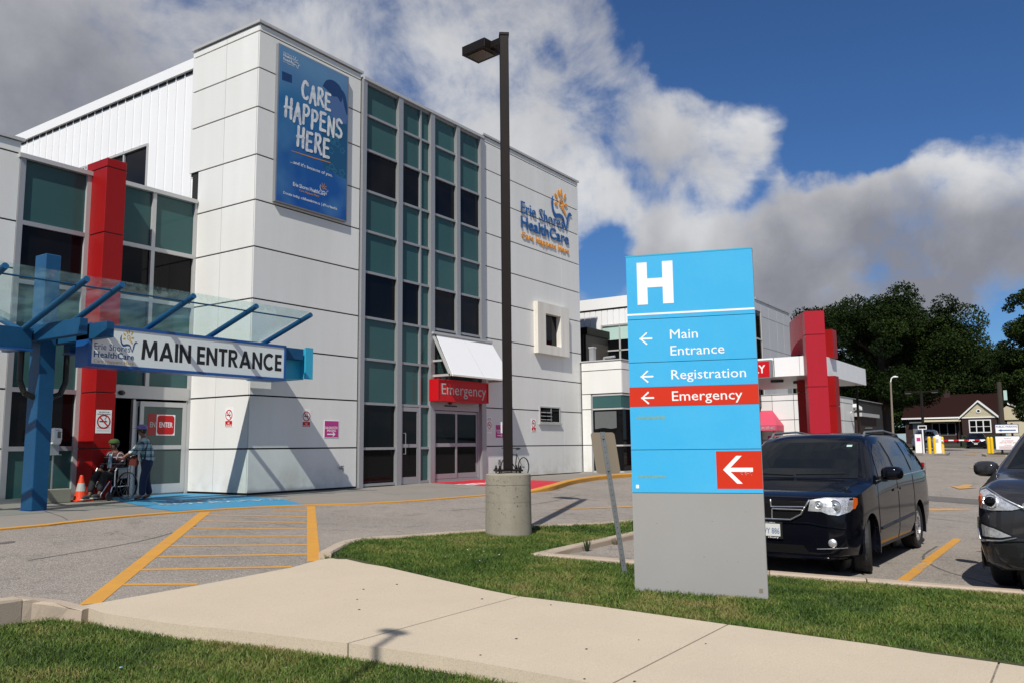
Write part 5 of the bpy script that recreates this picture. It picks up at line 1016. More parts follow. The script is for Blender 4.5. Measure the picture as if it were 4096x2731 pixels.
for sd_ in ('L', 'R'):
    van.decal('front_side_window', Z((1.60, 1.13), (2.52, 1.155), (2.50, 1.56), (2.22, 1.575), (2.0, 1.48), (1.80, 1.33)), sd_, 'auto_glass2', .006, .12)
    van.decal('middle_side_window', Z((2.66, 1.16), (3.62, 1.17), (3.60, 1.60), (2.62, 1.60)), sd_, 'auto_glass2', .006, .12)
    van.decal('rear_side_window', Z((3.74, 1.18), (4.80, 1.19), (4.70, 1.42), (4.50, 1.575), (3.72, 1.60)), sd_, 'auto_glass2', .006, .12)
    van.line('belt_trim', Z((1.45, 1.105), (4.86, 1.155)), sd_, 'chrome', .007, .004, 14)
    for pts in (Z((1.42, .45), (1.38, .8), (1.42, 1.09)), Z((2.58, .30), (2.60, .7), (2.58, 1.62)), Z((3.68, .42), (3.70, .8), (3.67, 1.62))): van.line('door_seam', pts, sd_, 'black', .005, .001, 8)
    van.line('side_rub_strip', Z((1.5, .50), (3.6, .55)), sd_, 'black', .022, .0, 12); van.line('sill', Z((1.45, .28), (3.6, .28)), sd_, 'black', .02, .0, 10)
    for a in (2.35, 2.78): van.decal('door_handle', Z((a, .93), (a + .17, .935), (a + .17, .965), (a, .96)), sd_, 'paint_black', .035, .1)
    y = -1 if sd_ == 'R' else 1
    mirror(van, 1.66, y, 1.13, 1.23, 'paint_black'); MB().box((1.62, y * .93, 1.12), (1.72, y * 1.06, 1.19)).build('mirror_arm', 'black', van.t, local=True)
    MB().tube([(2.15, y * .66, 1.64 * zs), (2.3, y * .66, 1.735 * zs), (3.4, y * .66, 1.765 * zs), (4.45, y * .64, 1.71 * zs), (4.6, y * .64, 1.64 * zs)], .017, 8).build('roof_rail', 'galv', van.t, local=True)
    # headlamp: chrome bowl, round lens, amber corner
    yy = lambda *p: [(y * a, b * zs) for a, b in p]
    hl_ = van.decal('headlight', yy((.50, .80), (.53, .925), (.70, .955), (.955, .945), (.965, .86), (.93, .79), (.84, .755), (.74, .765), (.66, .795)), 'F', 'lamp_chrome', .012, .05)
    van.decal('turn_signal', yy((.945, .82), (.945, .94), (.962, .94), (.966, .88), (.957, .82)), 'F', 'amber', .014, .05)
    for cx_, cz_, r_ in ((.80, .862, .072), (.63, .875, .05)):
        a = van.hit('F', y * cx_, cz_ * zs, .018)
        if a is not None: MB().lathe([(0, -.006), (r_ * .35, -.012), (r_ * .38, 0), (r_ * .9, .006), (r_, -.006), (r_ * 1.04, .006)], (0, 0, 0), 'x', 24).build('lamp_bowl', 'chrome', van.t, local=True).location = a
    c_ = van.hit('F', y * .76, .44 * zs, .006)
    MB().lathe([(0, -.022), (.03, -.018), (.046, -.006), (.052, .006)], tuple(c_), 'x', 20).build('fog_light', 'lamp_chrome', van.t, local=True)
    van.line('fog_trim', yy((.58, .365), (.90, .385)), 'F', 'chrome', .005, .004, 8)
    for x_ in (.98, 4.05): arch(van, x_, y * .975, .345, .405, .435, 'paint_black')
van.decal('grille', Z((-.50, .915), (-.40, .76), (-.28, .70), (.28, .70), (.40, .76), (.50, .915)), 'F', 'mesh_black', .006, .06)
for pts in (Z((-.52, .925), (-.41, .755), (-.28, .69), (.28, .69), (.41, .755), (.52, .925)), Z((-.455, .845), (-.05, .835), (-.045, .92)), Z((.45, .835), (.05, .835), (.045, .92)), Z((-.43, .81), (-.06, .81), (-.055, .70)), Z((.43, .81), (.06, .81), (.055, .70))): van.line('chrome_bar', pts, 'F', 'chrome', .010, .018, 8)
van.decal('lower_grille', Z((-.50, .30), (.50, .30), (.42, .40), (-.42, .40)), 'F', 'mesh_black', .004, .08)
van.line('bumper_crease', Z((-.90, .60), (-.5, .655), (.5, .655), (.90, .60)), 'F', 'paint_black', .012, .002, 10); van.line('bumper_lip', Z((-.86, .265), (0, .255), (.86, .265)), 'F', 'paint_black', .018, .006, 12)
pl = van.hit('F', 0, .56 * zs, .012)
MB().box((pl.x - .012, -.18, .46 * zs), (pl.x - .002, .18, .66 * zs)).build('plate_frame', 'black', van.t, local=True); MB().box((pl.x - .016, -.152, .505), (pl.x - .010, .152, .655)).build('licence_plate', 'plate', van.t, local=True)
M_['plate_blue'] = mat('plate_blue', (.04, .10, .24), .4)
kw = dict(ext=.0006, local=True); mY = Vector((0, -1, 0))
text('plate_number', 'CAVY 886', 'plate_blue', van.t, (pl.x - .0165, .142, .535), mY, BZ, .068, .284, **kw)
text('plate_text', 'AUTO MALL', 'white', van.t, (pl.x - .0165, .10, .662), mY, BZ, .012, .20, **kw); text('plate_text', 'rhury', 'white', van.t, (pl.x - .0130, .0, .482), mY, BZ, .018, .13, bold=.02, **kw)
van.line('wiper', [(-.62, 1.19 * zs), (.02, 1.175 * zs)], 'F', 'black', .009, .02, 8); van.line('wiper', [(.05, 1.165 * zs), (.66, 1.185 * zs)], 'F', 'black', .009, .02, 8)
van.decal('inspection_sticker', Z((-.60, 1.535), (-.53, 1.535), (-.53, 1.56), (-.60, 1.56)), 'F', 'blind', .012, .1)
van.line('hood_seam', [(.30, .74), (1.10, .82)], 'T', 'black', .004, .0, 8); van.line('hood_seam', [(.30, -.74), (1.10, -.82)], 'T', 'black', .004, .0, 8); van.line('hood_crease', [(.35, .5), (1.15, .62)], 'T', 'paint_black', .006, .0, 8); van.line('hood_crease', [(.35, -.5), (1.15, -.62)], 'T', 'paint_black', .006, .0, 8)
for y in (-1, 1): MB().box((5.0, y * .84, .95), (5.13, y * .93, 1.3)).build('tail_light', 'tail_red', van.t, local=True)
# faint shapes seen on the glass: dash and wheel sit just behind, modelled as seats and steering wheel silhouettes
van.decal('dash_top', Z((-.60, 1.155), (.60, 1.155), (.45, 1.20), (.1, 1.19), (-.1, 1.21), (-.45, 1.20)), 'F', 'dash', .008, .1)

# ---- grey SUV at the right edge
SST = [(0.0, .32, .46, .54, .52, .50, .80, .42, .86, .88), (.05, .27, .68, .75, .52, .71, .86, .58, .92, .95), (.2, .23, .82, .87, .54, .84, .90, .72, .97, 1.0), (.45, .21, .88, .925, .57, .90, .96, .78, 1.03, 1.06), (.85, .2, .90, .94, .6, .92, 1.02, .80, 1.08, 1.11), (1.15, .22, .9, .94, .6, .93, 1.06, .84, 1.13, 1.16), (1.55, .22, .9, .94, .6, .93, 1.07, .76, 1.36, 1.41),
       (1.95, .22, .9, .94, .6, .93, 1.08, .68, 1.54, 1.61), (2.5, .22, .9, .94, .6, .93, 1.09, .68, 1.60, 1.68), (3.4, .22, .9, .94, .6, .93, 1.12, .66, 1.58, 1.67), (4.1, .24, .89, .93, .62, .91, 1.15, .62, 1.50, 1.58), (4.5, .30, .85, .89, .62, .87, 1.15, .58, 1.34, 1.40), (4.68, .38, .78, .82, .62, .80, 1.1, .54, 1.14, 1.17)]
zs = 1.10
suv = Car('grey_suv', 'dark grey sport utility vehicle cut off by the right edge of the picture', 'car', (10.70, .17, -.155), R(-7), SST, 'paint_grey', zs, wheels=((.93, .36), (3.63, .36)), rw=.355, track=.93, steer=R(3))
suv.decal('windshield', Z((-.76, 1.15), (.76, 1.15), (.60, 1.545), (0, 1.59), (-.60, 1.545)), 'F', 'auto_glass', .006, .12)
for sd_ in ('L', 'R'):
    y = -1 if sd_ == 'R' else 1; yy = lambda *p: [(y * a, b * zs) for a, b in p]
    suv.decal('front_side_window', Z((1.62, 1.12), (2.5, 1.15), (2.48, 1.52), (2.2, 1.51), (1.85, 1.33)), sd_, 'auto_glass2', .006, .12); suv.decal('rear_side_window', Z((2.62, 1.15), (3.6, 1.19), (3.7, 1.42), (3.4, 1.50), (2.6, 1.53)), sd_, 'auto_glass2', .006, .12)
    for pts in (Z((1.4, .45), (1.4, 1.07)), Z((2.55, .35), (2.56, 1.54)), Z((3.5, .6), (3.6, 1.1))): suv.line('door_seam', pts, sd_, 'black', .005, .001, 8)
    suv.line('cladding', Z((.5, .34), (1.4, .30), (3.2, .30), (4.2, .4)), sd_, 'black', .03, -.005, 10)
    mirror(suv, 1.52, y, 1.05, 1.25, 'paint_grey'); MB().box((1.5, y * .9, 1.14), (1.58, y * 1.0, 1.20)).build('mirror_arm', 'black', suv.t, local=True)
    h_ = suv.decal('headlight', yy((.44, .82), (.52, .80), (.72, .79), (.84, .80), (.868, .87), (.86, .955), (.80, .975), (.68, .93), (.54, .865)), 'F', 'lamp_chrome', .012, .045)
    suv.line('headlight_trim', yy((.42, .825), (.55, .88), (.68, .94), (.80, .985), (.865, .965)), 'F', 'chrome', .010, .016, 6)
    p_ = suv.hit('F', y * .72, .865 * zs, .02)
    MB().sphere(tuple(p_), (.03, .058, .052), 16, 10).build('projector_lens', 'auto_glass2', suv.t, smooth=True, local=True); suv.line('lens_ring', [(y * (.72 + .07 * math.cos(t)), (.865 + .06 * math.sin(t)) * zs) for t in [i * .5236 for i in range(13)]], 'F', 'chrome', .006, .022, 2)
    suv.decal('turn_signal', yy((.835, .815), (.862, .87), (.857, .93), (.825, .93), (.82, .82)), 'F', 'amber', .018, .05)
    suv.decal('fog_recess', yy((.50, .56), (.60, .53), (.88, .52), (.895, .62), (.88, .69), (.66, .63)), 'F', 'black', .006, .06)
    suv.decal('fog_light', yy((.54, .565), (.64, .545), (.82, .545), (.83, .655), (.70, .625)), 'F', 'lamp_chrome', .018, .05)
    suv.line('fog_trim', yy((.50, .55), (.62, .52), (.86, .505), (.895, .60), (.885, .71)), 'F', 'chrome', .008, .012, 6)
    for x_ in (.93, 3.63): arch(suv, x_, y * .915, .36, .415, .465, 'black')
suv.decal('grille', Z((-.40, .84), (-.30, .60), (.30, .60), (.40, .84), (.34, .88), (-.34, .88)), 'F', 'mesh_black', .006, .06)
for pts in (Z((-.42, .85), (-.31, .59), (.31, .59), (.42, .85), (.34, .895), (-.34, .895), (-.42, .85)), Z((-.38, .80), (.38, .80)), Z((-.36, .74), (.36, .74)), Z((-.34, .68), (.34, .68))): suv.line('chrome_bar', pts, 'F', 'chrome', .012, .012, 6)
suv.decal('lower_grille', Z((-.46, .36), (.46, .36), (.42, .50), (-.42, .50)), 'F', 'mesh_black', .004, .08); suv.line('wiper', [(-.6, 1.19 * zs), (.05, 1.18 * zs)], 'F', 'black', .009, .02, 6)
suv.line('bumper_crease', Z((-.86, .50), (-.45, .53), (.45, .53), (.86, .50)), 'F', 'paint_grey', .014, .0, 8); suv.decal('bumper_lower', Z((-.84, .30), (.84, .30), (.86, .46), (.45, .50), (-.45, .50), (-.86, .46)), 'F', 'black', .003, .08)

suv.t.scale = (1.08, 1.08, 1.08)
# ---- cars far behind
zs = 1.0
def far_car(name, label, loc, rz, ST, pm, kind):
    c = Car(name, label, 'truck' if kind == 'truck' else 'car', loc, rz, ST, pm, 1.0, wheels=((.93, .36), (3.63 if kind != 'truck' else 4.4, .36)), rw=.355, track=.93 if kind != 'truck' else 1.0)
    k = 1.0 if kind != 'truck' else 1.1
    c.decal('windshield', [(-.72, 1.18 * k), (.72, 1.18 * k), (.58, 1.53 * k), (-.58, 1.53 * k)], 'F', 'auto_glass2', .006, .2)
    for sd_ in ('L', 'R'): c.decal('side_window', [(1.75, 1.17 * k), (3.3, 1.2 * k), (3.2, 1.48 * k), (2.0, 1.46 * k)], sd_, 'auto_glass2', .006, .2)
    for y in (-1, 1): c.decal('headlight', [(y * a, b * k) for a, b in ((.46, .82), (.80, .86), (.82, .93), (.52, .90))], 'F', 'lamp_chrome', .012, .1); MB().sphere((1.5, y * 1.05, 1.22 * k), (.09, .13, .08), 8, 6).build('mirror', pm, c.t, local=True)
    c.decal('grille', [(-.36, .86 * k), (-.2, .66 * k), (.2, .66 * k), (.36, .86 * k)], 'F', 'mesh_black', .006, .1); c.line('chrome_bar', [(-.40, .90 * k), (-.22, .66 * k), (.22, .66 * k), (.40, .90 * k)], 'F', 'chrome', .025, .014, 4)
    p_ = c.hit('F', 0, .56, .01); MB().box((p_.x - .01, -.16, .50), (p_.x, .16, .62)).build('licence_plate', 'plate', c.t, local=True); return c
far_car('black_crossover', 'small black crossover car waiting beyond the raised barrier arm', (97.0, 9.25, .72), R(4), SST, 'paint_black', 'car')
TST = [(0.0, .45, .70, .80, .70, .78, .95, .70, 1.05, 1.07), (.08, .42, .90, .96, .70, .94, 1.02, .84, 1.12, 1.15), (1.15, .42, .96, 1.0, .7, .98, 1.18, .88, 1.24, 1.27), (1.95, .42, .96, 1.0, .7, .98, 1.2, .74, 1.72, 1.78), (3.3, .42, .96, 1.0, .7, .98, 1.2, .74, 1.74, 1.80), (3.6, .42, .96, 1.0, .7, .98, 1.2, .76, 1.25, 1.27), (5.3, .42, .96, 1.0, .7, .98, 1.2, .85, 1.22, 1.24), (5.5, .5, .9, .95, .7, .93, 1.15, .8, 1.18, 1.2)]
far_car('white_pickup', 'white pickup truck behind the yellow bollards left of the barrier', (78, 11.25, .72), R(3), TST, 'paint_white', 'truck')
far_car('dark_blue_truck', 'dark blue truck partly hidden behind the public parking sign', (84, 4.15, .72), R(-78), TST, 'paint_navy', 'truck')

# ================================================================== PEOPLE
def skin_mesh(name, verts, edges, radii, m, parent, root=0, sub=2):
    me = bpy.data.meshes.new(name); me.from_pydata(verts, edges, []); o = bpy.data.objects.new(name, me); COL.objects.link(o)
    sk = o.modifiers.new('s', 'SKIN'); 
    for i, r_ in enumerate(radii):
        d = me.skin_vertices[0].data[i]; d.radius = r_ if isinstance(r_, tuple) else (r_, r_); d.use_root = i == root
    ss = o.modifiers.new('u', 'SUBSURF'); ss.levels = sub; ss.render_levels = sub
    dg = bpy.context.evaluated_depsgraph_get(); me2 = bpy.data.meshes.new_from_object(o.evaluated_get(dg)); bpy.data.objects.remove(o); bpy.data.meshes.remove(me)
    return link(name, me2, m, parent, None, True)
def chain(name, pts, radii, m, parent, sub=2): return skin_mesh(name, pts, [(i, i + 1) for i in range(len(pts) - 1)], radii, m, parent, 0, sub)
def hand(parent, w, d, up, m, curl=.6):
    """palm with four fingers of unequal length and a thumb; w wrist, d pointing direction"""
    w, d, up = Vector(w), Vector(d).normalized(), Vector(up).normalized(); sd_ = d.cross(up).normalized(); V = [w, w + d * .04, w + d * .075]; E = [(0, 1), (1, 2)]; Rr = [(.022, .016), (.034, .016), (.036, .014)]
    for k, ln in enumerate((.070, .080, .074, .058)):
        b = w + d * .085 + sd_ * (k - 1.5) * .019; i = len(V); V += [b, b + d * ln * .45 - up * ln * .2 * curl, b + d * ln * .65 - up * ln * .75 * curl]; E += [(2, i), (i, i + 1), (i + 1, i + 2)]; Rr += [.010, .009, .008]
    i = len(V); b = w + d * .03 - sd_ * .035; V += [b, b + d * .03 - sd_ * .02 - up * .01, b + d * .05 - sd_ * .012 - up * .035]; E += [(1, i), (i, i + 1), (i + 1, i + 2)]; Rr += [.012, .010, .009]
    return V, E, Rr
def body(parent, J, m, arms, face_dir):
    """one continuous figure: pelvis, spine, neck, head, arms with hands, legs with feet"""
    V = [J['pelvis'], J['waist'], J['chest'], J['neckbase'], J['neck'], J['head0'], J['head1'], J['head2']]; E = [(i, i + 1) for i in range(7)]; Rr = [(.14, .11), (.12, .095), (.15, .10), (.075, .065), .05, .072, (.085, .094), .062]
    def add(base, pts, rr):
        i0 = base
        for p, r_ in zip(pts, rr): V.append(p); Rr.append(r_); E.append((i0, len(V) - 1)); i0 = len(V) - 1
        return i0
    for s_ in ('l', 'r'):
        j = add(2, [J['sh_' + s_], J['el_' + s_], J['wr_' + s_]], [.055, .042, .028])
        hv, he, hr = hand(None, J['wr_' + s_], Vector(J['wr_' + s_]) - Vector(J['el_' + s_]), (0, 0, 1), m); b = len(V); V.extend(hv[1:]); Rr.extend(hr[1:])
        for a_, c_ in he: E.append((j if a_ == 0 else b + a_ - 1, b + c_ - 1))
        add(0, [J['hip_' + s_], J['kn_' + s_], J['an_' + s_], J['toe_' + s_]], [.085, .055, .038, .034])
    return skin_mesh('body', [tuple(v) for v in V], E, Rr, m, parent)
def head_bits(parent, c, f, m, hair, cap=None, brim=None):
    c, f = Vector(c), Vector(f).normalized(); s_ = Vector((-f.y, f.x, 0)); mb = MB()
    MB().sphere(c + f * .098 - BZ * .01, (.016, .016, .02), 8, 6).build('nose', m, parent, smooth=True, local=True)
    for k in (-1, 1): MB().sphere(c + s_ * .085 * k - BZ * .005, (.014, .012, .028), 8, 6).build('ear', m, parent, smooth=True, local=True); MB().sphere(c + f * .086 + s_ * .032 * k + BZ * .018, .009, 8, 6).build('eye', 'hair', parent, smooth=True, local=True)
    MB().box(c + f * .086 - s_ * .022 - BZ * .047, c + f * .094 + s_ * .022 - BZ * .041).build('mouth', 'bag', parent, local=True)
    MB().sphere(c - f * .022 + BZ * .012, (.097, .097, .112), 14, 10).build('hair', 'hair', parent, smooth=True, local=True)
    if cap:
        p = MB().lathe([(.112, .02), (.114, .045), (.105, .085), (.07, .12), (0, .132)], tuple(c - f * .008), 'z', 18); p.build('cap', cap, parent, smooth=True, local=True)
        if brim:
            b = MB(); pts = [c + f * (.09 + .10 * math.cos(t)) + s_ * .08 * math.sin(t) + BZ * (.042 - .012 * math.cos(t)) for t in [-1.57 + .35 * i for i in range(10)]]; b.prism(pts, (0, 0, .008)).build('cap_brim', cap, parent, local=True)
        else: MB().lathe([(.113, .02), (.118, .03), (.113, .045)], tuple(c - f * .008), 'z', 18).build('cap_band', 'hedge', parent, local=True)
# standing woman pushing the wheelchair; local frame: +x is where she faces
wm = thing('person', 'person standing in teal plaid shirt and lilac cap pushing the wheelchair', 'person', (10.93, 17.27, .455), R(157))
J = dict(pelvis=(0, 0, .86), waist=(.01, 0, 1.0), chest=(.05, 0, 1.22), neckbase=(.085, 0, 1.36), neck=(.10, 0, 1.41), head0=(.125, 0, 1.455), head1=(.135, 0, 1.52), head2=(.125, 0, 1.575),
         sh_l=(.07, .17, 1.30), el_l=(.20, .21, 1.08), wr_l=(.38, .17, .99), sh_r=(.07, -.17, 1.30), el_r=(.22, -.22, 1.09), wr_r=(.40, -.20, .98), hip_l=(0, .09, .80), kn_l=(.09, .10, .46), an_l=(.10, .10, .09), toe_l=(.25, .11, .035), hip_r=(0, -.09, .80), kn_r=(-.02, -.10, .45), an_r=(-.10, -.10, .09), toe_r=(.05, -.10, .035))
body(wm, J, 'skin', None, None); head_bits(wm, (.135, 0, 1.53), (1, 0, 0), 'skin', 'hair', 'cap', True)
skin_mesh('shirt', [(-.01, 0, .76), (.0, 0, .98), (.04, 0, 1.15), (.07, 0, 1.28), (.085, 0, 1.355), (.07, .16, 1.30), (.19, .22, 1.09), (.33, .18, 1.01), (.07, -.16, 1.30), (.21, -.23, 1.10), (.35, -.205, 1.0)], [(0, 1), (1, 2), (2, 3), (3, 4), (3, 5), (5, 6), (6, 7), (3, 8), (8, 9), (9, 10)], [(.205, .185), (.19, .17), (.19, .155), (.17, .13), (.07, .07), .085, .07, .055, .085, .07, .055], 'plaid_teal', wm)
skin_mesh('trousers', [(0, 0, 1.0), (0, 0, .84), (0, .095, .74), (.08, .10, .45), (.09, .10, .10), (0, -.095, .74), (-.02, -.10, .45), (-.10, -.10, .10)], [(0, 1), (1, 2), (2, 3), (3, 4), (1, 5), (5, 6), (6, 7)], [(.17, .15), (.17, .15), .115, .085, .075, .115, .085, .075], 'denim', wm)
for y, x in ((.105, .17), (-.10, -.03)):
    MB().obox((x - .13, y - .045, -.003), (.27, 0, 0), (0, .09, 0), (0, 0, .022)).build('sandal', 'shoe', wm, local=True); MB().obox((x + .01, y - .05, .03), (.05, 0, 0), (0, .10, 0), (0, 0, .035)).build('strap', 'shoe', wm, local=True)
MB().tube([(.03, .15, 1.36), (-.08, .03, 1.24), (-.12, -.12, 1.02), (.12, -.23, .88)], .012, 6).build('bag_strap', 'bag', wm, local=True); MB().prism([(.20, -.24, .98), (.34, -.24, .92), (.36, -.24, .76), (.14, -.24, .74), (.12, -.24, .84)], (0, -.05, 0)).build('shoulder_bag', 'bag', wm, local=True)

# wheelchair, local +x is where it faces
wc = thing('wheelchair', 'black and chrome wheelchair by the open entrance door', 'wheelchair', (10.60, 18.0, .455), R(196))
for y in (-.29, .29):
    w = MB().lathe([(.29, -.012), (.305, -.015), (.305, .015), (.29, .012), (.29, -.012)], (-.10, y, .305), 'y', 30).build('wheel', 'rubber', wc, local=True); sp = MB().lathe([(.265, .03), (.272, .036), (.265, .04)], (-.10, y * 1.08, .305), 'y', 30)
    for k in range(12): a = k * math.pi / 6; sp.cyl((-.10, y, .305), (-.10 + .29 * math.cos(a), y, .305 + .29 * math.sin(a)), .003, n=4)
    sp.build('spokes', 'galv', wc, local=True); c = MB().lathe([(0, -.014), (.085, -.016), (.10, -.01), (.10, .01), (.085, .016), (0, .014)], (.36, y * .86, .10), 'y', 18).build('caster', 'rubber', wc, local=True)
    MB().tube([(-.22, y * .9, .95), (-.16, y * .9, .88), (-.16, y * .9, .30), (.30, y * .9, .30), (.36, y * .86, .10)], .013, 8).build('frame_tube', 'chrome', wc, local=True); MB().tube([(-.16, y * .92, .70), (.20, y * .92, .70), (.24, y * .92, .64), (.24, y * .9, .30)], .013, 8).build('armrest_frame', 'chrome', wc, local=True)
    MB().box((-.12, y * .92 - .03, .70), (.16, y * .92 + .03, .73)).build('armrest_pad', 'cushion', wc, local=True); MB().box((-.12, y * .9 - .004, .48), (.14, y * .9 + .004, .68)).build('side_panel', 'reflective' if y > 0 else 'cushion', wc, local=True)
    MB().tube([(.28, y * .55, .42), (.50, y * .55, .16), (.52, y * .5, .08)], .012, 8).build('footrest_bar', 'chrome', wc, local=True); MB().obox((.46, y * .5 - .07, .07), (.15, 0, .01), (0, .14, 0), (0, 0, .012)).build('footplate', 'cushion', wc, local=True); MB().cyl((-.22, y * .9, .95), (-.31, y * .9, .95), .018, n=8).build('push_handle', 'cushion', wc, local=True)
MB().box((-.16, -.24, .46), (.26, .24, .51)).build('seat', 'cushion', wc, local=True); MB().box((-.19, -.24, .50), (-.165, .24, .92)).build('backrest', 'cushion', wc, local=True)
# seated person
sp_ = thing('person', 'seated person in dark plaid jacket and green cap riding the wheelchair', 'person', (10.60, 18.0, .455), R(196))
J = dict(pelvis=(-.04, 0, .60), waist=(-.05, 0, .72), chest=(-.03, 0, .93), neckbase=(.0, 0, 1.06), neck=(.015, 0, 1.11), head0=(.03, 0, 1.15), head1=(.04, 0, 1.21), head2=(.03, 0, 1.265), sh_l=(-.01, .17, 1.01), el_l=(.03, .27, .80), wr_l=(.20, .20, .72), sh_r=(-.01, -.17, 1.01), el_r=(.02, -.28, .79), wr_r=(.19, -.19, .70),
         hip_l=(.0, .10, .57), kn_l=(.40, .13, .56), an_l=(.52, .12, .14), toe_l=(.66, .12, .11), hip_r=(.0, -.10, .57), kn_r=(.40, -.12, .56), an_r=(.56, -.10, .12), toe_r=(.70, -.10, .08))
body(sp_, J, 'skin_dark', None, None); head_bits(sp_, (.04, 0, 1.22), (1, 0, 0), 'skin_dark', 'hair', 'green_cap')
skin_mesh('jacket', [(-.05, 0, .54), (-.05, 0, .74), (-.03, 0, .92), (0, 0, 1.04), (-.01, .16, 1.0), (.03, .28, .80), (.17, .22, .73), (-.01, -.16, 1.0), (.02, -.29, .79), (.16, -.21, .71)], [(0, 1), (1, 2), (2, 3), (2, 4), (4, 5), (5, 6), (2, 7), (7, 8), (8, 9)], [(.18, .15), (.18, .15), (.19, .14), (.09, .08), .085, .072, .055, .085, .072, .055], 'plaid_red', sp_)
MB().prism([(.12, -.06, .70), (.13, .06, .70), (.115, .05, 1.0), (.10, -.03, 1.02)], (.02, 0, 0)).build('shirt_front', 'white_print', sp_, local=True)
skin_mesh('trousers', [(-.04, 0, .60), (.02, .10, .57), (.40, .13, .57), (.51, .12, .20), (.02, -.10, .57), (.40, -.12, .57), (.55, -.10, .18)], [(0, 1), (1, 2), (2, 3), (0, 4), (4, 5), (5, 6)], [(.16, .12), .10, .085, .068, .10, .085, .068], 'trouser', sp_)
for (x, y, z) in ((.60, .12, .10), (.64, -.10, .07)): MB().sphere((x, y, z + .02), (.13, .048, .045), 12, 8).build('shoe', 'shoe', sp_, smooth=True, local=True); MB().box((x - .12, y - .045, z - .03), (x + .125, y + .045, z - .008)).build('shoe_sole', 'sole', sp_, local=True)

# ================================================================== ENTRANCE FURNITURE
cn = thing('traffic_cone', 'orange traffic cone with a white band by the red pillar', 'cone', (9.93, 18.1, .46))
MB().box((-.19, -.19, 0), (.19, .19, .035)).build('cone_base', 'cone', cn, local=True, bevel=.01); MB().lathe([(.145, .035), (.105, .22)], n=20).build('cone_body', 'cone', cn, local=True); MB().lathe([(.105, .22), (.07, .39)], n=20).build('reflective_band', 'reflective', cn, local=True); MB().lathe([(.07, .39), (.035, .545), (.028, .56), (0, .56)], n=20).build('cone_top', 'cone', cn, local=True)
bk = thing('concrete_block', 'pale concrete block at the foot of the hand sanitizer stand', 'block', (9.36, 18.1, .46)); MB().box((-.31, -.10, 0), (.31, .10, .29)).build('block_body', 'concrete', bk, local=True, bevel=.012); MB().box((-.312, -.03, .02), (-.309, .03, .27)).build('end_groove', 'walk_grey', bk, local=True)
sn = thing('sanitizer_stand', 'white hand sanitizer dispenser on a thin steel stand', 'dispenser', (9.42, 18.35, .46)); MB().cyl((0, 0, 0), (0, 0, 1.05), .022, n=12).build('stand_pole', 'steel', sn, local=True); MB().box((-.15, -.12, 0), (.15, .12, .02)).build('stand_foot', 'steel', sn, local=True); MB().box((-.11, -.02, 1.0), (.11, .015, 1.24)).box((-.11, -.14, 1.0), (.11, -.02, 1.012)).build('drip_tray', 'alu', sn, local=True)
MB().prism([(-.08, -.02, 1.22), (-.08, -.10, 1.24), (-.08, -.14, 1.34), (-.08, -.13, 1.56), (-.08, -.02, 1.58)], (.18, 0, 0)).build('dispenser_box', 'white', sn, local=True, bevel=.01); MB().box((.0, -.145, 1.36), (.07, -.138, 1.50)).build('dispenser_window', 'lens', sn, local=True); text('lettering', 'PURELL', 'print_blue', sn, (-.05, -.143, 1.52), BX, BZ, .018, .10, ext=.0005, local=True)

# bicycle leaning on the wall behind the drum
bi = thing('bicycle', 'black bicycle standing by the white wall behind the lamp base', 'bicycle', (23.82, 16.12, .48), R(0))
for x in (-.52, .52):
    MB().lathe([(.315, -.018), (.335, -.02), (.345, 0), (.335, .02), (.315, .018), (.315, -.018)], (x, 0, .345), 'y', 30).build('tyre', 'rubber', bi, local=True); s_ = MB()
    for k in range(14): a = k * math.pi / 7; s_.cyl((x, 0, .345), (x + .315 * math.cos(a), 0, .345 + .315 * math.sin(a)), .0025, n=4)
    s_.cyl((x, -.04, .345), (x, .04, .345), .02).build('spokes', 'galv', bi, local=True)
MB().tube([(.52, .05, .345), (.10, .03, .33), (.0, 0, .32)], .011).tube([(.52, .05, .345), (.12, 0, .78)], .010).tube([(.12, 0, .82), (.0, 0, .32), (-.36, 0, .70)], .018).tube([(.11, 0, .76), (-.34, 0, .80)], .018).tube([(-.32, 0, .88), (-.38, 0, .70), (-.52, 0, .345)], .017).build('frame', 'black', bi, local=True)
MB().cyl((.12, 0, .80), (.16, 0, .96), .012).build('seat_post', 'steel', bi, local=True); MB().sphere((.18, 0, .98), (.14, .07, .035), 12, 6).build('saddle', 'cushion', bi, local=True); MB().tube([(-.32, 0, .88), (-.34, 0, .98), (-.38, .28, 1.0)], .013).tube([(-.34, 0, .98), (-.38, -.28, 1.0)], .013).build('handlebar', 'black', bi, local=True); MB().lathe([(.05, -.004), (.09, 0), (.05, .004)], (0, -.03, .31), 'y', 20).tube([(0, -.05, .31), (.05, -.06, .16)], .01).build('crankset', 'steel', bi, local=True)

# a tall slim lamp stands behind the photographer; only its shadow crosses the sidewalk
sl2 = thing('street_lamp', 'tall slim street lamp behind the near lawn, known by its shadow on the sidewalk', 'street lamp', (-1.46, 2.26, -.2)); MB().cyl((0, 0, -.1), (0, 0, 8.0), .04, .03, n=10).build('pole', 'galv', sl2, local=True); MB().sphere((.02, .06, 8.02), (.08, .15, .05), 14, 8).build('lamp_head', 'galv', sl2, local=True)
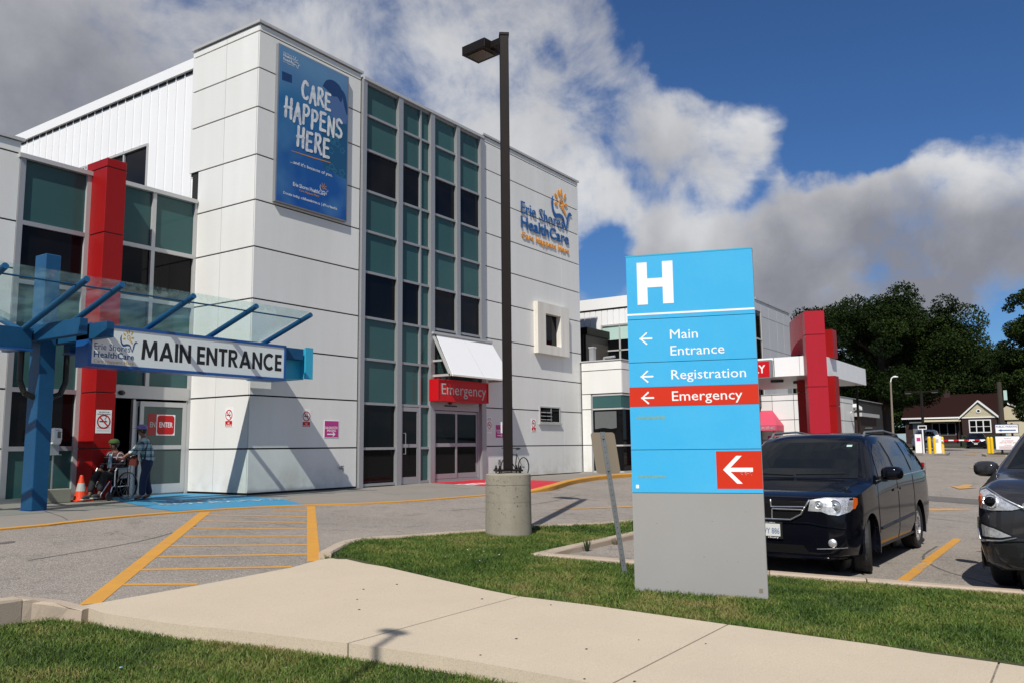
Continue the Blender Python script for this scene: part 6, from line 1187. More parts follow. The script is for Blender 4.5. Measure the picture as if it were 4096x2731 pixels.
# weeds in the joint of the stall kerb
for k, (x, y, h_, lb) in enumerate(((10.55, 5.93, .20, 'thin green weed growing at the kerb of the empty stall, left of the blue sign'), (11.45, 5.95, .13, 'low dry weed tuft at the kerb of the empty stall nearer the blue sign'))):
    wd = thing('weed', lb, 'weed', (x, y, g(x, y))); mb = MB()
    for i in range(26):
        a, b_ = rnd.uniform(0, 6.283), rnd.uniform(.02, .09); q = h_ * rnd.uniform(.4, 1); p = Vector((math.cos(a) * .02, math.sin(a) * .02, 0)); t_ = Vector((math.cos(a) * b_, math.sin(a) * b_, q)); s_ = Vector((-math.sin(a), math.cos(a), 0)) * .006
        mb.add([p - s_, p + s_, (p + t_) * .6 + s_ * 1.6, t_, (p + t_) * .6 - s_ * 1.6], [(0, 1, 2, 3, 4)])
    mb.build('leaf_tuft', 'hedge' if k == 0 else 'sign_back', wd, local=True)['kind'] = 'stuff'

# ================================================================== BUILDINGS BEHIND
ax_ = thing('corner_annex', 'low white panelled annex with teal glass joined to the right wing', 'building', (31, 15.6, .45))
XA, YA = 29.12, 14.68
MB().box((XA + .04, YA + .04, .3), (36, YF + 6, 4.8)).build('wall', 'joint', ax_)
def apan(z0, z1, segs, name='panel', m='white_panel'):
    for y0, y1 in segs: MB().box((XA, y0 + .01, z0 + .015), (XA + .035, y1 - .01, z1 - .015)).build('panel', m, ax_)
apan(4.47, 4.82, [(YA, YF - .05)]); apan(3.55, 4.47, [(YA, YF - .05)]); apan(2.95, 3.55, [(16.05, YF - .05)]); apan(1.55, 2.95, [(16.05, YF - .05)]); apan(.5, 1.55, [(16.05, YF - .05)])
for z0, z1 in ((3.55, 4.47), (4.47, 4.82)): MB().box((XA + .04, YA, z0 + .015), (35, YA + .035, z1 - .015)).build('panel', 'white_panel', ax_)
MB().box((XA - .03, YA - .03, 4.82), (36, YF + 6, 4.87)).build('coping', 'alu_light', ax_)
MB().box((XA, 15.98, .5), (XA + .06, 16.04, 3.5)).build('mullion', 'alu', ax_)
for z0, z1, m in ((3.0, 3.45, 'teal'), (.55, 2.9, 'dark_glass')): MB().box((XA + .01, YA + .04, z0), (XA + .03, 15.98, z1)).build('pane', m, ax_); MB().box((XA + .04, YA + .01, z0), (35, YA + .03, z1)).build('pane', m, ax_)
for z in (.5, 1.5, 2.92, 3.46): MB().box((XA - .01, YA + .0, z), (XA + .05, 15.98, z + .06)).build('transom', 'alu_light', ax_); MB().box((XA + .05, YA - .01, z), (35, YA + .03, z + .06)).build('transom', 'alu_light', ax_)
cu_ = MB(); P_ = []
for k in range(13): P_.append((XA + .008 - .004 * (k % 2), 15.9 - .95 * k / 12))
for (x0, y0), (x1, y1) in zip(P_, P_[1:]): cu_.add([(x0, y0, 2.2 + .02 * math.sin(y0 * 9)), (x1, y1, 2.2 + .02 * math.sin(y1 * 9)), (x1, y1, 2.85), (x0, y0, 2.85)], [(0, 1, 2, 3)])
cu_.build('curtain', mat('curtain', (.10, .11, .11), .9), ax_)
for k, (x, y) in enumerate(((29.6, 16.2), (30.2, 16.0))):
    v = thing('roof_vent', 'small grey roof vent box on top of the corner annex' if k == 0 else 'thin exhaust pipe beside the roof vent box on the annex', 'vent', (x, y, 4.87)); MB().box((-.1, -.1, 0), (.1, .1, .55)).build('vent_box', 'alu', v, local=True) if k == 0 else MB().tube([(0, 0, 0), (0, 0, .2), (0, -.5, .22)], .05, 8).build('pipe', 'alu', v, local=True)
MB().box((-.12, -.12, .55), (.12, .12, .6)).build('vent_cap', 'alu_light', bpy.data.objects['roof_vent'], local=True)
pn = thing('roof_plant_screen', 'dark ribbed screen wall standing on the annex roof', 'screen', (32, 18.3, 4.8)); MB().box((31.6, 17.6, 4.8), (34, 19.4, 6.3)).build('screen_wall', 'brown_clad', pn); MB().box((31.55, 17.5, 6.3), (34, 19.4, 6.62)).build('fascia', 'brown', pn)
for k in range(12): MB().box((31.57, 17.62 + k * .15, 4.85), (31.6, 17.66 + k * .15, 6.28)).build('rib', 'brown', pn)

# two storey ribbed block with a window, and its panelled right part
bb2 = thing('rear_ribbed_block', 'white ribbed two storey block behind the annex with a wide window', 'building', (36, 17, .5))
XB = 33.62; MB().box((XB + .05, 14.0, .4), (36.5, 40, 8.0)).build('wall', 'white_metal', bb2); MB().box((XB - .05, 13.9, 7.7), (36.6, 40.1, 8.2)).build('fascia', 'white_metal', bb2); MB().box((XB - .01, 14.0, 7.63), (XB + .02, 40, 7.7)).build('shadow_gap', 'joint', bb2)
y = 14.0; k = 0
while y < 22:
    zz = [(4.2, 7.62)] if not (15.7 < y + .2 < 18.05) else [(6.95, 7.62), (4.2, 5.1)]
    for z0, z1 in zz: MB().box((XB, y, z0), (XB + .05, y + .27, z1)).build('rib_sheet', 'white_metal', bb2)
    y += .30
f = MB().box((XB - .04, 16.0, 5.12), (XB + .06, 16.07, 6.95)).box((XB - .04, 17.85, 5.12), (XB + .06, 17.92, 6.95)).box((XB - .04, 16.07, 6.88), (XB + .06, 17.85, 6.95)).box((XB - .06, 16.0, 5.06), (XB + .06, 17.92, 5.13)).box((XB - .02, 16.95, 5.13), (XB + .06, 17.02, 6.88)).box((XB - .02, 16.07, 5.74), (XB + .06, 17.85, 5.80)).build('window', 'alu_light', bb2)
MB().box((XB + .03, 16.07, 5.13), (XB + .05, 17.85, 6.3)).build('pane', 'dark_glass', f); MB().box((XB + .02, 16.07, 6.25), (XB + .04, 17.85, 6.88)).build('blind', 'blind', f)
gr = thing('rear_grey_block', 'grey panelled upper block with a tall window strip right of the blue sign', 'building', (54, 17, .5))
KZ = 1.346; zq = lambda z: 1.55 + (z - 1.55) * KZ; YG = 16.38; MB().box((37.9 * KZ, YG + .08, .4), (43.35 * KZ, 30, zq(8.1))).build('wall', 'joint', gr)
for k in range(5):
    for z0, z1 in ((3.2, 5.2), (5.2, 7.45), (7.45, 8.15)): MB().box((37.9 * KZ - .05, YG + .1 + 2.6 * k, zq(z0) + .015), (37.9 * KZ - .01, YG + 2.68 + 2.6 * k, zq(z1) - .015)).build('panel', 'grey_clad', gr)
cols = [(37.95, 38.75), (38.75, 39.9), (39.9, 41.2), (41.2, 42.3), (42.3, 43.4)]
for x0, x1 in cols[1:]:
    for z0, z1 in ((3.2, 4.55), (4.55, 5.2), (5.2, 6.0), (6.0, 7.45), (7.45, 8.15)): MB().box((x0 * KZ + .015, YG, zq(z0) + .015), (x1 * KZ - .015, YG + .04, zq(z1) - .015)).build('panel', 'grey_clad', gr)
MB().box((37.95 * KZ, YG, zq(7.7)), (38.74 * KZ, YG + .04, zq(8.15))).build('panel', 'grey_clad', gr)
for z0, z1 in ((3.2, 4.4), (4.5, 5.2), (5.3, 6.3), (6.4, 7.65)): MB().box((38.0 * KZ, YG + .02, zq(z0)), (38.65 * KZ, YG + .04, zq(z1))).build('pane', 'dark_glass', gr); MB().box((37.95 * KZ, YG - .02, zq(z1)), (38.66 * KZ, YG + .05, zq(z1) + .1)).build('transom', 'alu_light', gr)
MB().box((38.66 * KZ, YG - .04, zq(3.2)), (38.78 * KZ, YG + .05, zq(7.7))).build('mullion', 'alu_light', gr); MB().box((37.9 * KZ, YG - .06, zq(8.15)), (43.45 * KZ, 30, zq(8.25))).build('coping', 'alu_light', gr)

# low white diagnostic wing with the pink awning
dw = thing('diagnostic_wing', 'low white panelled wing behind the red arch with a pink awning', 'building', (48, 12.5, .5))
XD = 51.5; MB().box((XD + .04, 12.9, .4), (70, 30, 4.4)).build('wall', 'joint', dw)
for y0, y1 in ((12.86, 13.35), (13.35, 14.45), (14.45, 15.75), (15.75, 17.2), (17.2, 18.6)):
    for z0, z1 in ((.6, 1.75), (1.75, 2.95), (2.95, 4.12), (4.12, 4.48)): MB().box((XD, y0 + .015, z0 + .02), (XD + .035, y1 - .015, z1 - .02)).build('panel', 'white_panel', dw)
for x0, x1 in ((XD + .04, 54), (54, 57), (57, 60)):
    for z0, z1 in ((.6, 1.75), (1.75, 2.95), (2.95, 4.12), (4.12, 4.48)): MB().box((x0 + .015, 12.86, z0 + .02), (x1 - .015, 12.9, z1 - .02)).build('panel', 'white_panel', dw)
MB().box((XD - .03, 12.83, 4.48), (70, 30, 4.52)).build('coping', 'alu_light', dw)
aw2 = thing('pink_awning', 'pink fabric awning over the diagnostic imaging entrance', 'awning', (51, 16, 3)); A0, A1 = (XD, 17.6), (XD, 15.1)
MB().add([(XD - .02, 18.2, 3.55), (XD - .02, 15.75, 3.55), (XD - 1.5, 15.1, 2.62), (XD - 1.5, 18.4, 2.62), (XD - 1.5, 15.1, 2.30), (XD - 1.5, 18.4, 2.30), (XD - .02, 15.1, 2.62), (XD - .02, 15.1, 2.30)], [(0, 1, 2, 3), (3, 2, 4, 5), (1, 6, 2), (2, 6, 7, 4)]).build('fabric', 'pink', aw2)
text('lettering', 'DIAGNOSTIC IMAGING ENTRANCE', 'white_print', aw2, (XD - 1.51, 16.9, 2.38), (0, -1, 0), BZ, .16, 1.7, ext=.001)
MB().box((XD - 1.45, 15.2, .6), (XD - 1.4, 15.25, 2.3)).build('support_post', 'red2', aw2)
dd = thing('red_side_door', 'dark red door under the pink awning', 'door', (XD, 15.6, .6)); MB().box((XD - .03, 15.45, .62), (XD - .005, 16.1, 2.0)).build('door_panel', 'magenta', dd)
dg_ = thing('diagnostic_imaging_sign', 'magenta diagnostic sign at the edge of the red arch pillar', 'sign', (XD, 13.0, 1.9)); MB().box((XD - .04, 12.9, 1.4), (XD - .01, 13.6, 2.85)).build('sign_plate', 'magenta', dg_); text('lettering', 'DI', 'white', dg_, (XD - .041, 13.52, 2.2), (0, -1, 0), BZ, .22, .30, ext=.001, bold=.02)
ns2 = thing('no_smoking_sign', 'tiny red and white notices on the wall under the pink awning', 'sign', (XD, 14.6, 1.8)); MB().box((XD - .03, 14.35, 1.55), (XD - .005, 14.75, 2.0)).build('sign_plate', 'white', ns2); MB().box((XD - .035, 14.37, 1.85), (XD - .03, 14.73, 1.97)).build('red_panel', 'red_sign', ns2)
for k, (x, y) in enumerate(((53, 15.4), (54.5, 14.6))): v = thing('rooftop_unit', 'grey rooftop air unit above the diagnostic wing' if k == 0 else 'low brown rooftop box above the diagnostic wing', 'air unit', (x, y, 4.5)); MB().box((-.5, -.35, 0), (.5, .35, .7 - .25 * k)).build('unit_body', 'alu' if k == 0 else 'brown_clad', v, local=True); MB().lathe([(0, .72), (.25, .72), (.25, .78)], n=14).build('fan', 'black', v, local=True) if k == 0 else None

# ---- red arch and white drive-through canopy
ec = thing('ambulance_canopy', 'white flat drive through canopy carried by the curved red arch', 'canopy', (40, 9.6, .6))
def fascia(p, q, z0, z1, n, m='white_metal'):
    p, q = Vector((*p, 0)), Vector((*q, 0)); d = (q - p) / n; nn_ = Vector((d.y, -d.x, 0)).normalized() * .04
    for i in range(n): MB().obox(p + d * i + d * .004 + BZ * z0, d * .992, nn_, BZ * (z1 - z0)).build('fascia_panel', m, ec)
CZ0, CZ1 = 4.40, 5.22
fascia((36.30, 10.92), (36.30, 9.85), CZ0, CZ1, 1); fascia((36.30, 9.84), (36.30, 9.0), CZ0, CZ1, 1); fascia((36.30, 14.2), (36.30, 10.95), CZ0, CZ1, 2); fascia((36.3, 9.0), (45.0, 9.0), CZ0, CZ1, 8)
MB().box((36.34, 9.04, CZ0 + .02), (45.0, 14.2, CZ0 + .06)).box((36.34, 9.04, CZ1 - .1), (45.0, 14.2, CZ1 - .04)).build('soffit', 'alu_light', ec)
for x, y in ((38.5, 11.5), (40.0, 10.9), (38.2, 12.6)): MB().lathe([(0, 0), (.28, 0), (.30, .12), (0, .12)], (x, y, CZ0 - .09), n=18).build('soffit_light', 'black', ec)
MB().cyl((44.6, 9.35, .6), (44.6, 9.35, CZ0), .06, n=10).build('canopy_post', 'brown', ec)
ar_ = thing('red_arch', 'tall curved red clad arch standing through the white canopy', 'arch', (36.2, 9.2, .5))
AD = Vector((math.cos(R(25)), math.sin(R(25)), 0)); AS = Vector((AD.y, -AD.x, 0)); AO = Vector((35.75, 9.0, 0))
for z0, z1 in ((.45, 3.85), (3.85, 6.02), (6.02, 7.02)): MB().obox(AO - AS * .40 + BZ * (z0 + .012), AS * .80, AD * .62, BZ * (z1 - z0 - .024)).build('panel', 'red2', ar_)
for z0, z1 in ((.45, 3.85), (3.85, CZ0)): MB().box((39.0, 9.9, z0 + .01), (39.6, 10.75, z1 - .01)).build('panel', 'red', ar_)
MB().box((37.4, 8.70, .45), (38.1, 9.2, 3.1)).build('panel', 'red', ar_); MB().box((37.4, 8.70, 3.12), (38.1, 9.2, CZ0)).build('panel', 'red', ar_); MB().box((37.8, 8.78, CZ1), (38.5, 9.4, 6.45)).build('panel', 'red', ar_)
N_ = 6
for k in range(N_):
    f_ = lambda t: (AO - AS * (.41 + .10 * math.sin(t * 2.2)) + AD * (.62 + 2.6 * t ** 1.1), 7.02 - .06 * t, 5.95 - .45 * t ** 2)
    (a, at_, ab_), (b, bt_, bb__) = f_(k / N_), f_((k + .97) / N_); w_ = AS * .5
    MB().add([tuple(q) for q in (a + BZ * ab_, b + BZ * bb__, b + w_ + BZ * bb__, a + w_ + BZ * ab_, a + BZ * at_, b + BZ * bt_, b + w_ + BZ * bt_, a + w_ + BZ * at_)], [(0, 1, 5, 4), (1, 2, 6, 5), (2, 3, 7, 6), (3, 0, 4, 7), (4, 5, 6, 7), (0, 3, 2, 1)]).build('panel', 'red2', ar_)
al = thing('ambulance_only_sign', 'red lit box sign ending in LY on the canopy edge beside the blue sign', 'sign', (36, 12, 4.4))
MB().box((35.95, 10.97, 4.34), (36.25, 13.5, 5.12)).build('sign_box', 'alu_dark', al); MB().box((35.93, 11.04, 4.40), (35.96, 13.45, 5.06)).build('sign_face', 'red_sign', al); text('lettering', 'ONLY', 'white', al, (35.928, 12.42, 4.57), (0, -1, 0), BZ, .33, 1.20, ext=.002, bold=.03)
bs = thing('brick_utility_building', 'small brown brick utility building right of the red arch', 'building', (62, 13, .6)); MB().box((60.5, 12.6, .6), (66, 16, 3.3)).build('wall', 'brick', bs); MB().box((60.3, 12.4, 3.3), (66.2, 16.2, 3.55)).build('roof', 'alu_light', bs)
sd__ = thing('security_camera', 'white camera housing on the wall corner past the red arch', 'camera', (58.5, 12.5, 4.0)); MB().obox((58.3, 12.3, 3.85), (.7, -.2, -.2), (.05, .25, 0), (0, 0, .22)).build('camera_body', 'white', sd__); MB().tube([(58.7, 12.3, 3.8), (58.8, 12.8, 3.5)], .04).build('camera_arm', 'white', sd__)

# ================================================================== GATE AND PARKING
def bollard(x, y, label): t = thing('yellow_bollard', label, 'bollard', (x, y, g(x, y)), 0, 'yellow bollards around the parking gate'); MB().cyl((0, 0, -.1), (0, 0, 1.0), .085, n=14).lathe([(.085, 1.0), (.07, 1.05), (.04, 1.08), (0, 1.09)], n=14).build('bollard_post', 'bollard', t, local=True); return t
for x, y, l in ((53, 7.38, 'yellow bollard nearest the white pay station, left of the pair'), (53.1, 7.12, 'yellow bollard close beside the white ticket machine'), (55.5, 7.75, 'thin looking yellow bollard behind the lamp pole'), (53.5, 6.78, 'yellow bollard standing alone right of the ticket machine under the arm'), (56.3, 4.72, 'yellow bollard left of the pair by the public parking island'), (56.5, 4.57, 'yellow bollard right of the pair by the public parking island')): bollard(x, y, l)
isl = thing('gate_island', None, None); isl['kind'] = 'structure'
sheet([(52.3, 8.6), (51.9, 7.6), (52.2, 7.1), (53.4, 6.6), (55, 6.7), (60, 7.2), (60, 8.6)], lambda x, y: g(x, y) + .12, 'island_top', 'walk_grey', isl, step=3, skirt=.14); sheet([(54.5, 4.95), (52.8, 4.6), (51.8, 3.6), (52.2, 2.0), (56, .5), (62, 2), (62, 4.9)], lambda x, y: g(x, y) + .12, 'island_top', 'curb', isl, step=3, skirt=.14); sheet([(55, 4.75), (53.2, 4.45), (52.2, 3.6), (52.6, 2.2), (56, .8), (61.5, 2.2), (61.5, 4.7)], lambda x, y: g(x, y) + .13, 'island_grass', 'hedge', isl, step=3)
gm_ = thing('ticket_machine', 'white ticket machine cabinet at the foot of the barrier arm', 'ticket machine', (53.2, 6.98, g(53, 7) + .12)); MB().box((-.15, -.19, 0), (.2, .19, .98)).build('cabinet', 'white', gm_, local=True, bevel=.02); MB().box((-.156, -.06, .62), (-.15, .07, .82)).build('label_panel', 'reflective', gm_, local=True); MB().cyl((0, 0, .98), (0, 0, 1.06), .1, n=12).build('beacon', 'white', gm_, local=True)
kb = thing('pay_station', 'white pay station cabinet left of the tall white height post', 'pay station', (54, 8.05, g(54, 8) + .12)); MB().box((-.2, -.2, 0), (.2, .2, 1.1)).build('cabinet', 'white', kb, local=True, bevel=.02); MB().box((-.206, -.1, .7), (-.2, .1, .9)).build('screen', 'magenta', kb, local=True)
ba = thing('barrier_arm', 'long red and white striped barrier arm across the parking lane', 'barrier', (53.3, 6.9, 1.6))
for k in range(9): MB().box((53.28, 6.95 - .26 * k - .255, 1.575), (53.33, 6.95 - .26 * k, 1.645)).build('stripe', 'white' if k % 2 == 0 else 'red_sign', ba)
MB().box((53.1, 6.9, 1.5), (53.4, 7.05, 1.7)).build('pivot_box', 'white', ba)
hp = thing('height_post', 'white post with a small empty rectangular frame on top', 'post', (53.6, 7.78, .8)); MB().cyl((53.6, 7.78, .8), (53.6, 7.78, 2.25), .04, n=8).build('post', 'white', hp); MB().box((53.58, 7.55, 2.25), (53.62, 8.01, 2.29)).box((53.58, 7.55, 2.44), (53.62, 8.01, 2.48)).box((53.58, 7.55, 2.29), (53.62, 7.59, 2.44)).box((53.58, 7.97, 2.29), (53.62, 8.01, 2.44)).build('sign_frame', 'white', hp)
ppk = thing('public_parking_sign', 'white public parking sign with blue arrow over a pay as you go board', 'sign', (53.2, 3.5, .9)); XP = 53.0
for y in (3.28, 3.82): MB().box((XP + .02, y - .05, .85), (XP + .12, y + .05, 2.5)).build('post', 'brown', ppk)
for z0, z1, w in ((1.95, 2.45, .56), (1.05, 1.82, .60)): MB().box((XP - .03, 3.52 - w, z0), (XP + .02, 3.52 + w, z1)).build('board_frame', 'paint_navy', ppk); MB().box((XP - .036, 3.52 - w + .03, z0 + .03), (XP - .03, 3.52 + w - .03, z1 - .03)).build('board', 'white', ppk)
mYp = (0, -1, 0)
text('lettering', 'PUBLIC PARKING', 'print_blue', ppk, (XP - .037, 3.52, 2.27), mYp, BZ, .10, 1.0, ext=.001, bold=.02, center=True); place(strokes([[(-.35, 0), (.4, 0)], ], .06), (XP - .038, 3.52, 2.12), mYp, BZ).build('arrow', 'print_blue', ppk); MB().poly([(XP - .039, 3.52 + .42, 2.12), (XP - .039, 3.52 + .25, 2.19), (XP - .039, 3.52 + .25, 2.05)]).build('arrow', 'print_blue', ppk)
for s_, z, c, w, m in (('NO ATTENDANT', 1.52, .05, .55, 'red_sign'), ('PAY AS YOU GO', 1.42, .06, .75, 'red_sign'), ('Erie Shores', 1.66, .04, .3, 'print_blue'), ('precise', 1.30, .045, .3, 'red_sign')): text('lettering', s_, m, ppk, (XP - .037, 3.52, z), mYp, BZ, c, w, ext=.001, bold=.02, center=True)
lnz = MB()
for z in (1.24, 1.20, 1.16, 1.12): lnz.box((XP - .038, 3.1, z), (XP - .037, 3.94, z + .012))
lnz.build('small_print', 'red_dark', ppk)
hy = thing('fire_hydrant', 'small yellow hydrant under the public parking sign', 'hydrant', (58, 3.2, g(58, 3.2) + .12)); MB().lathe([(0, 0), (.14, 0), (.14, .08), (.1, .1), (.1, .42), (.13, .44), (.12, .52), (0, .6)], n=14).build('hydrant_body', 'bollard', hy, local=True); MB().cyl((0, -.18, .33), (0, .18, .33), .05, n=10).build('hydrant_cap', 'bollard', hy, local=True)
sl = thing('street_lamp', 'slim grey street lamp with a short curved arm before the big tree', 'street lamp', (60, 10.5, .7)); MB().cyl((60, 10.5, .7), (60, 10.42, 5.5), .08, .055, n=10).build('pole', 'sign_back', sl); MB().tube([(60, 10.42, 5.5), (60, 10.36, 5.75), (60, 10.2, 5.86), (60, 10.05, 5.86)], .035).build('arm', 'white', sl); MB().box((59.9, 9.95, 5.80), (60.1, 10.2, 5.86)).build('lamp_head', 'white', sl)
dl = thing('double_lamp_post', 'dark lamp post with two lamp heads on a cross bar', 'lamp post', (56, 8.08, .7)); MB().cyl((56, 8.1, .7), (56, 8.05, 4.55), .08, n=8).build('pole', 'brown', dl); MB().cyl((56, 8.75, 4.55), (56, 7.35, 4.55), .04, n=6).build('cross_bar', 'brown', dl)
for y in (8.78, 7.32): MB().box((55.8, y - .18, 4.5), (56.2, y + .18, 4.62)).build('lamp_head', 'brown', dl); MB().box((55.85, y - .15, 4.47), (56.15, y + .15, 4.50)).build('lamp_lens', 'reflective', dl)
up_ = thing('utility_pole', 'thick dark wooden utility pole with a hanging banner before the house', 'pole', (90, 6.3, .7)); MB().cyl((90, 6.35, .7), (90, 6.3, 7.0), .28, .2, n=10).build('pole', 'bark', up_); MB().box((89.9, 5.72, 5.3), (89.95, 6.0, 6.2)).build('banner', 'blind', up_)
ms_ = thing('message_board', 'dark electronic notice board on legs near the big tree', 'board', (62, 12.6, .7)); MB().box((62, 12.2, 1.7), (62.1, 13.1, 2.5)).build('screen', 'black', ms_); MB().box((61.98, 12.15, 2.5), (62.12, 13.15, 2.56)).box((61.98, 12.15, 1.64), (62.12, 13.15, 1.70)).build('frame', 'galv', ms_); MB().cyl((62, 12.65, .7), (62, 12.65, 1.64), .05).build('leg', 'galv', ms_)

# ================================================================== HOUSE
ho = thing('brick_house', 'dark red brick bungalow with a cream gable and white window beyond the street', 'house', (119, 13, .7)); XH = 118
MB().box((XH, 8.7, .7), (XH + 9, 19.1, 4.5)).build('wall', 'brick', ho)
MB().prism([(XH - .5, 8.5, 4.45), (XH + 4.6, 8.5, 7.6), (XH + 9.6, 8.5, 4.45)], (0, 10.9, 0)).build('roof', 'roof', ho); ch = MB().box((XH + 4, 14.2, 7.2), (XH + 4.8, 14.9, 8.3)).build('chimney', 'brick', bpy.data.objects['roof'])
MB().box((XH - .6, 8.5, 4.40), (XH - .45, 19.4, 4.58)).build('gutter', 'trim', ho)
MB().box((XH - 1.0, 8.75, .7), (XH + .5, 12.5, 4.4)).build('front_bay', 'brick', ho); MB().prism([(XH - 1.02, 8.75, 4.45), (XH - 1.02, 10.6, 6.15), (XH - 1.02, 12.5, 4.45)], (1.6, 0, 0)).build('gable', 'siding', ho)
for k in range(9): z = 4.6 + .16 * k; hw = 1.87 * (6.15 - z) / 1.7; MB().box((XH - 1.05, 10.62 - hw, z), (XH - 1.02, 10.62 + hw, z + .13)).build('siding_board', 'siding', ho)
for a, b in (((8.45, 4.25), (10.6, 6.3)), ((12.8, 4.25), (10.6, 6.3))): MB().prism([(XH - 1.3, a[0], a[1]), (XH - 1.3, b[0], b[1]), (XH - 1.3, b[0], b[1] + .22), (XH - 1.3, a[0], a[1] + .22)], (2.2, 0, 0)).build('barge_board', 'trim', ho)
MB().box((XH - 1.1, 8.75, 4.36), (XH - 1.0, 12.5, 4.5)).build('trim_board', 'trim', ho); MB().lathe([(.16, 0), (.27, 0), (.27, .05), (.16, .05)], (XH - 1.12, 10.6, 5.2), 'x', 16).build('round_vent', 'trim', ho); MB().lathe([(0, 0), (.16, 0)], (XH - 1.1, 10.6, 5.2), 'x', 16).build('vent_grille', 'black', ho)
w = MB().box((XH - 1.08, 9.35, 2.55), (XH - 1.0, 11.75, 4.15)).build('window', 'trim', ho)
for y0, y1 in ((9.47, 10.12), (10.25, 10.88), (11.0, 11.63)):
    for z0, z1 in ((2.68, 3.28), (3.36, 4.03)): MB().box((XH - 1.1, y0, z0), (XH - 1.09, y1, z1)).build('pane', 'dark_glass' if y0 > 10.2 and y1 < 10.9 else 'curtain_pane' if 'curtain_pane' in M_ else 'dark_glass', w)
w = MB().box((XH - .06, 13.3, 2.3), (XH, 16.0, 3.9)).build('window', 'galv', ho)
for y0, y1 in ((13.4, 14.2), (14.3, 15.1), (15.2, 15.9)): MB().box((XH - .08, y0, 2.4), (XH - .07, y1, 3.8)).build('pane', 'dark_glass', w)
MB().obox((XH - 1.3, 12.6, 4.0), (1.3, 0, .25), (0, 4.2, 0), (0, 0, .08)).build('porch_awning', 'siding', ho); MB().box((XH - .08, 17.0, 2.4), (XH, 18.2, 3.8)).build('window', 'galv', ho); MB().obox((XH - .7, 16.9, 3.9), (.7, 0, .2), (0, 1.6, 0), (0, 0, .05)).build('window_awning', 'galv', ho)
for y in (12.7, 16.7): MB().box((XH - 1.3, y, .7), (XH - 1.18, y + .12, 4.0)).build('porch_post', 'brown', ho)
MB().box((XH - 1.6, 8.0, .6), (XH - 1.05, 12.6, 2.3)).build('front_hedge', 'hedge', ho); MB().box((XH - 1.2, 12.7, .7), (XH, 18.9, 1.3)).build('porch_base', 'brown_clad', ho)
h2 = thing('neighbour_house', 'pale sided house corner just visible right of the brick bungalow', 'house', (124, 6, .7)); MB().box((122, 4.2, .7), (130, 8.0, 4.2)).build('wall', 'siding', h2); MB().prism([(121.8, 3.9, 4.15), (121.8, 7.9, 5.9), (121.8, 8.3, 5.6), (121.8, 8.3, 4.15)], (8.4, 0, 0)).build('gable', 'siding', h2); MB().prism([(121.6, 3.6, 4.1), (121.6, 7.8, 6.1), (121.6, 7.8, 6.3), (121.6, 3.4, 4.25)], (8.8, 0, 0)).build('roof', 'trim', h2)

# ================================================================== TREES
def leaves(seed, clumps, n, size, name, parent):
    """leaf sized faces through the volume of many clumps"""
    r = np.random.RandomState(seed); C = np.array([c[:3] for c in clumps]); Rd = np.array([c[3] for c in clumps]); wgt = Rd ** 2; idx = r.choice(len(C), n, p=wgt / wgt.sum())
    d = r.normal(size=(n, 3)); d /= np.linalg.norm(d, axis=1)[:, None]; rad = Rd[idx] * (.55 + .5 * r.rand(n) ** .6); P = C[idx] + d * rad[:, None] * np.array([1, 1, .75])
    P += r.normal(0, .05, (n, 3)); a = r.normal(size=(n, 3)); a /= np.linalg.norm(a, axis=1)[:, None]; b = np.cross(a, r.normal(size=(n, 3))); b /= np.linalg.norm(b, axis=1)[:, None]; s_ = size * r.uniform(.6, 1.5, n)[:, None]
    V = np.empty((n, 4, 3)); V[:, 0] = P - a * s_ * .5; V[:, 1] = P + b * s_ * .32; V[:, 2] = P + a * s_ * .55; V[:, 3] = P - b * s_ * .32
    me = bpy.data.meshes.new(name); me.vertices.add(n * 4); me.vertices.foreach_set('co', V.reshape(-1)); me.loops.add(n * 4); me.loops.foreach_set('vertex_index', np.arange(n * 4, dtype=np.int32)); me.polygons.add(n); me.polygons.foreach_set('loop_start', (np.arange(n) * 4).astype(np.int32)); me.update(calc_edges=True)
    ct = r.rand(len(C)); t = np.clip(ct[idx] * .5 + r.rand(n) * .5, 0, 1); at = me.attributes.new('tint', 'FLOAT', 'POINT'); at.data.foreach_set('value', np.repeat(t, 4).astype(np.float32)); return link(name, me, 'leaf', parent)
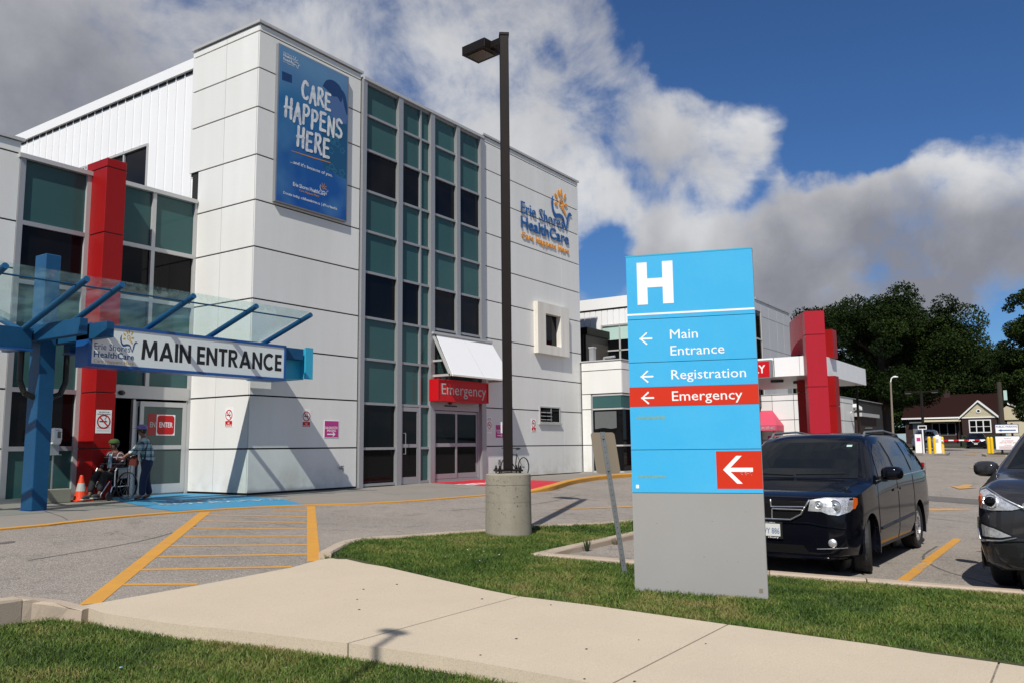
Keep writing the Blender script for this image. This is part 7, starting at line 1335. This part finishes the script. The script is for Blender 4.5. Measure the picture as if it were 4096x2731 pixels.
def tree(name, label, x, y, H, W, trunk_h, seed, n=26000, size=.30, clump=None, trunk_r=.45, droop=0, group='trees beyond the parking lot', shape=1.0, cut=None):
    r = random.Random(seed); z0 = g(x, y); t = thing(name, label, 'tree', (x, y, z0), 0, group); cl = []; tr = MB(); top = H * .82
    tr.cyl((0, 0, -.2), (0, 0, trunk_h), trunk_r * 1.25, trunk_r * .85, 12); tr.cyl((0, 0, trunk_h), (r.uniform(-.4, .4), r.uniform(-.4, .4), top), trunk_r * .85, .08, 10)
    nb = 26
    for k in range(nb):
        f = (k + .5) / nb; zz = trunk_h * .85 + (top - trunk_h * .8) * f ** .9; a = r.uniform(0, 6.283); reach = W * .5 * (math.sin(math.pi * min(1, .18 + .80 * f)) ** .6) * r.uniform(.7, 1.05) * shape; up = r.uniform(.05, .45) * reach * (1 - droop)
        p1 = Vector((math.cos(a) * reach * .5, math.sin(a) * reach * .5, zz + up * .6)); p2 = Vector((math.cos(a) * reach, math.sin(a) * reach, zz + up)); tr.cyl((0, 0, zz - .5), p1, trunk_r * .3, trunk_r * .17, 6); tr.cyl(p1, p2, trunk_r * .17, .03, 5)
        for q in (.45, .72, .95, 1.03): c = Vector((0, 0, zz)).lerp(p2, q) + Vector((r.gauss(0, .5), r.gauss(0, .5), r.gauss(0, .5))) * W * .05; cl.append((c.x, c.y, c.z, (clump or W * .115) * r.uniform(.6, 1.25)))
    for k in range(60):
        a, u = r.uniform(0, 6.283), r.uniform(-1, 1); rr2 = (1 - u * u) ** .33; c = Vector((math.cos(a) * rr2 * W * .46 * shape, math.sin(a) * rr2 * W * .46 * shape, trunk_h + (H - trunk_h) * (.5 + .47 * u))); cl.append((c.x, c.y, c.z, (clump or W * .10) * r.uniform(.45, 1.0)))
    if cut: cl = [c for c in cl if cut(c)]
    tr.build('trunk', 'bark', t, local=True); leaves(seed, cl, n, size, 'crown', t); return t
tree('big_maple_tree', 'largest dark leafy tree with a broad rounded crown over the parking lot', 75, 13.6, 13.3, 13.6, 3.9, 3, 150000, .17, trunk_r=.6)
tree('maple_tree', 'dark tree with a ragged loose crown right of the largest tree', 134, 15.6, 14.6, 12, 4, 5, 60000, .26)
tree('maple_tree', 'dark rounded tree rising directly behind the brick house roof', 132, 12.5, 13.2, 15, 3, 8, 60000, .27)
tree('maple_tree', 'mid height dark tree behind the house between the pole and the tall right tree', 128, 7.5, 13.5, 13, 2.5, 9, 50000, .26)
tree('maple_tree', 'tall dark tree at the right edge of the picture', 95, 2.4, 15.5, 8.5, 3, 12, 60000, .20)
tree('maple_tree', 'dark tree low behind the gate left of the brick house', 124, 24.5, 13, 15, 3, 14, 45000, .28)
tree('maple_tree', 'leafy tree seen between the grey block and the red arch', 95, 28, 10.5, 9, 3, 15, 30000, .24)
tree('maple_tree', 'dark tree beyond the right edge of the picture behind the dark truck', 110, -6, 14, 14, 3, 17, 40000, .26)
tree('maple_tree', 'dark tree between the largest tree and the house chimney', 132, 24.0, 18, 14, 3, 19, 40000, .28)
tree('spruce_tree', 'thin pointed tree top behind the utility pole', 126, 4.0, 14.8, 6, 2, 21, 20000, .24, shape=.7)
hg = MB(); tag(sheet([(135, -80), (150, -80), (150, 90), (135, 90)], lambda x, y: 1.2 + 3.2 * vnoise(np.array([x]), np.array([y]), .11, 5)[0], 'far_treeline', 'hedge', kind='structure', step=3), None)
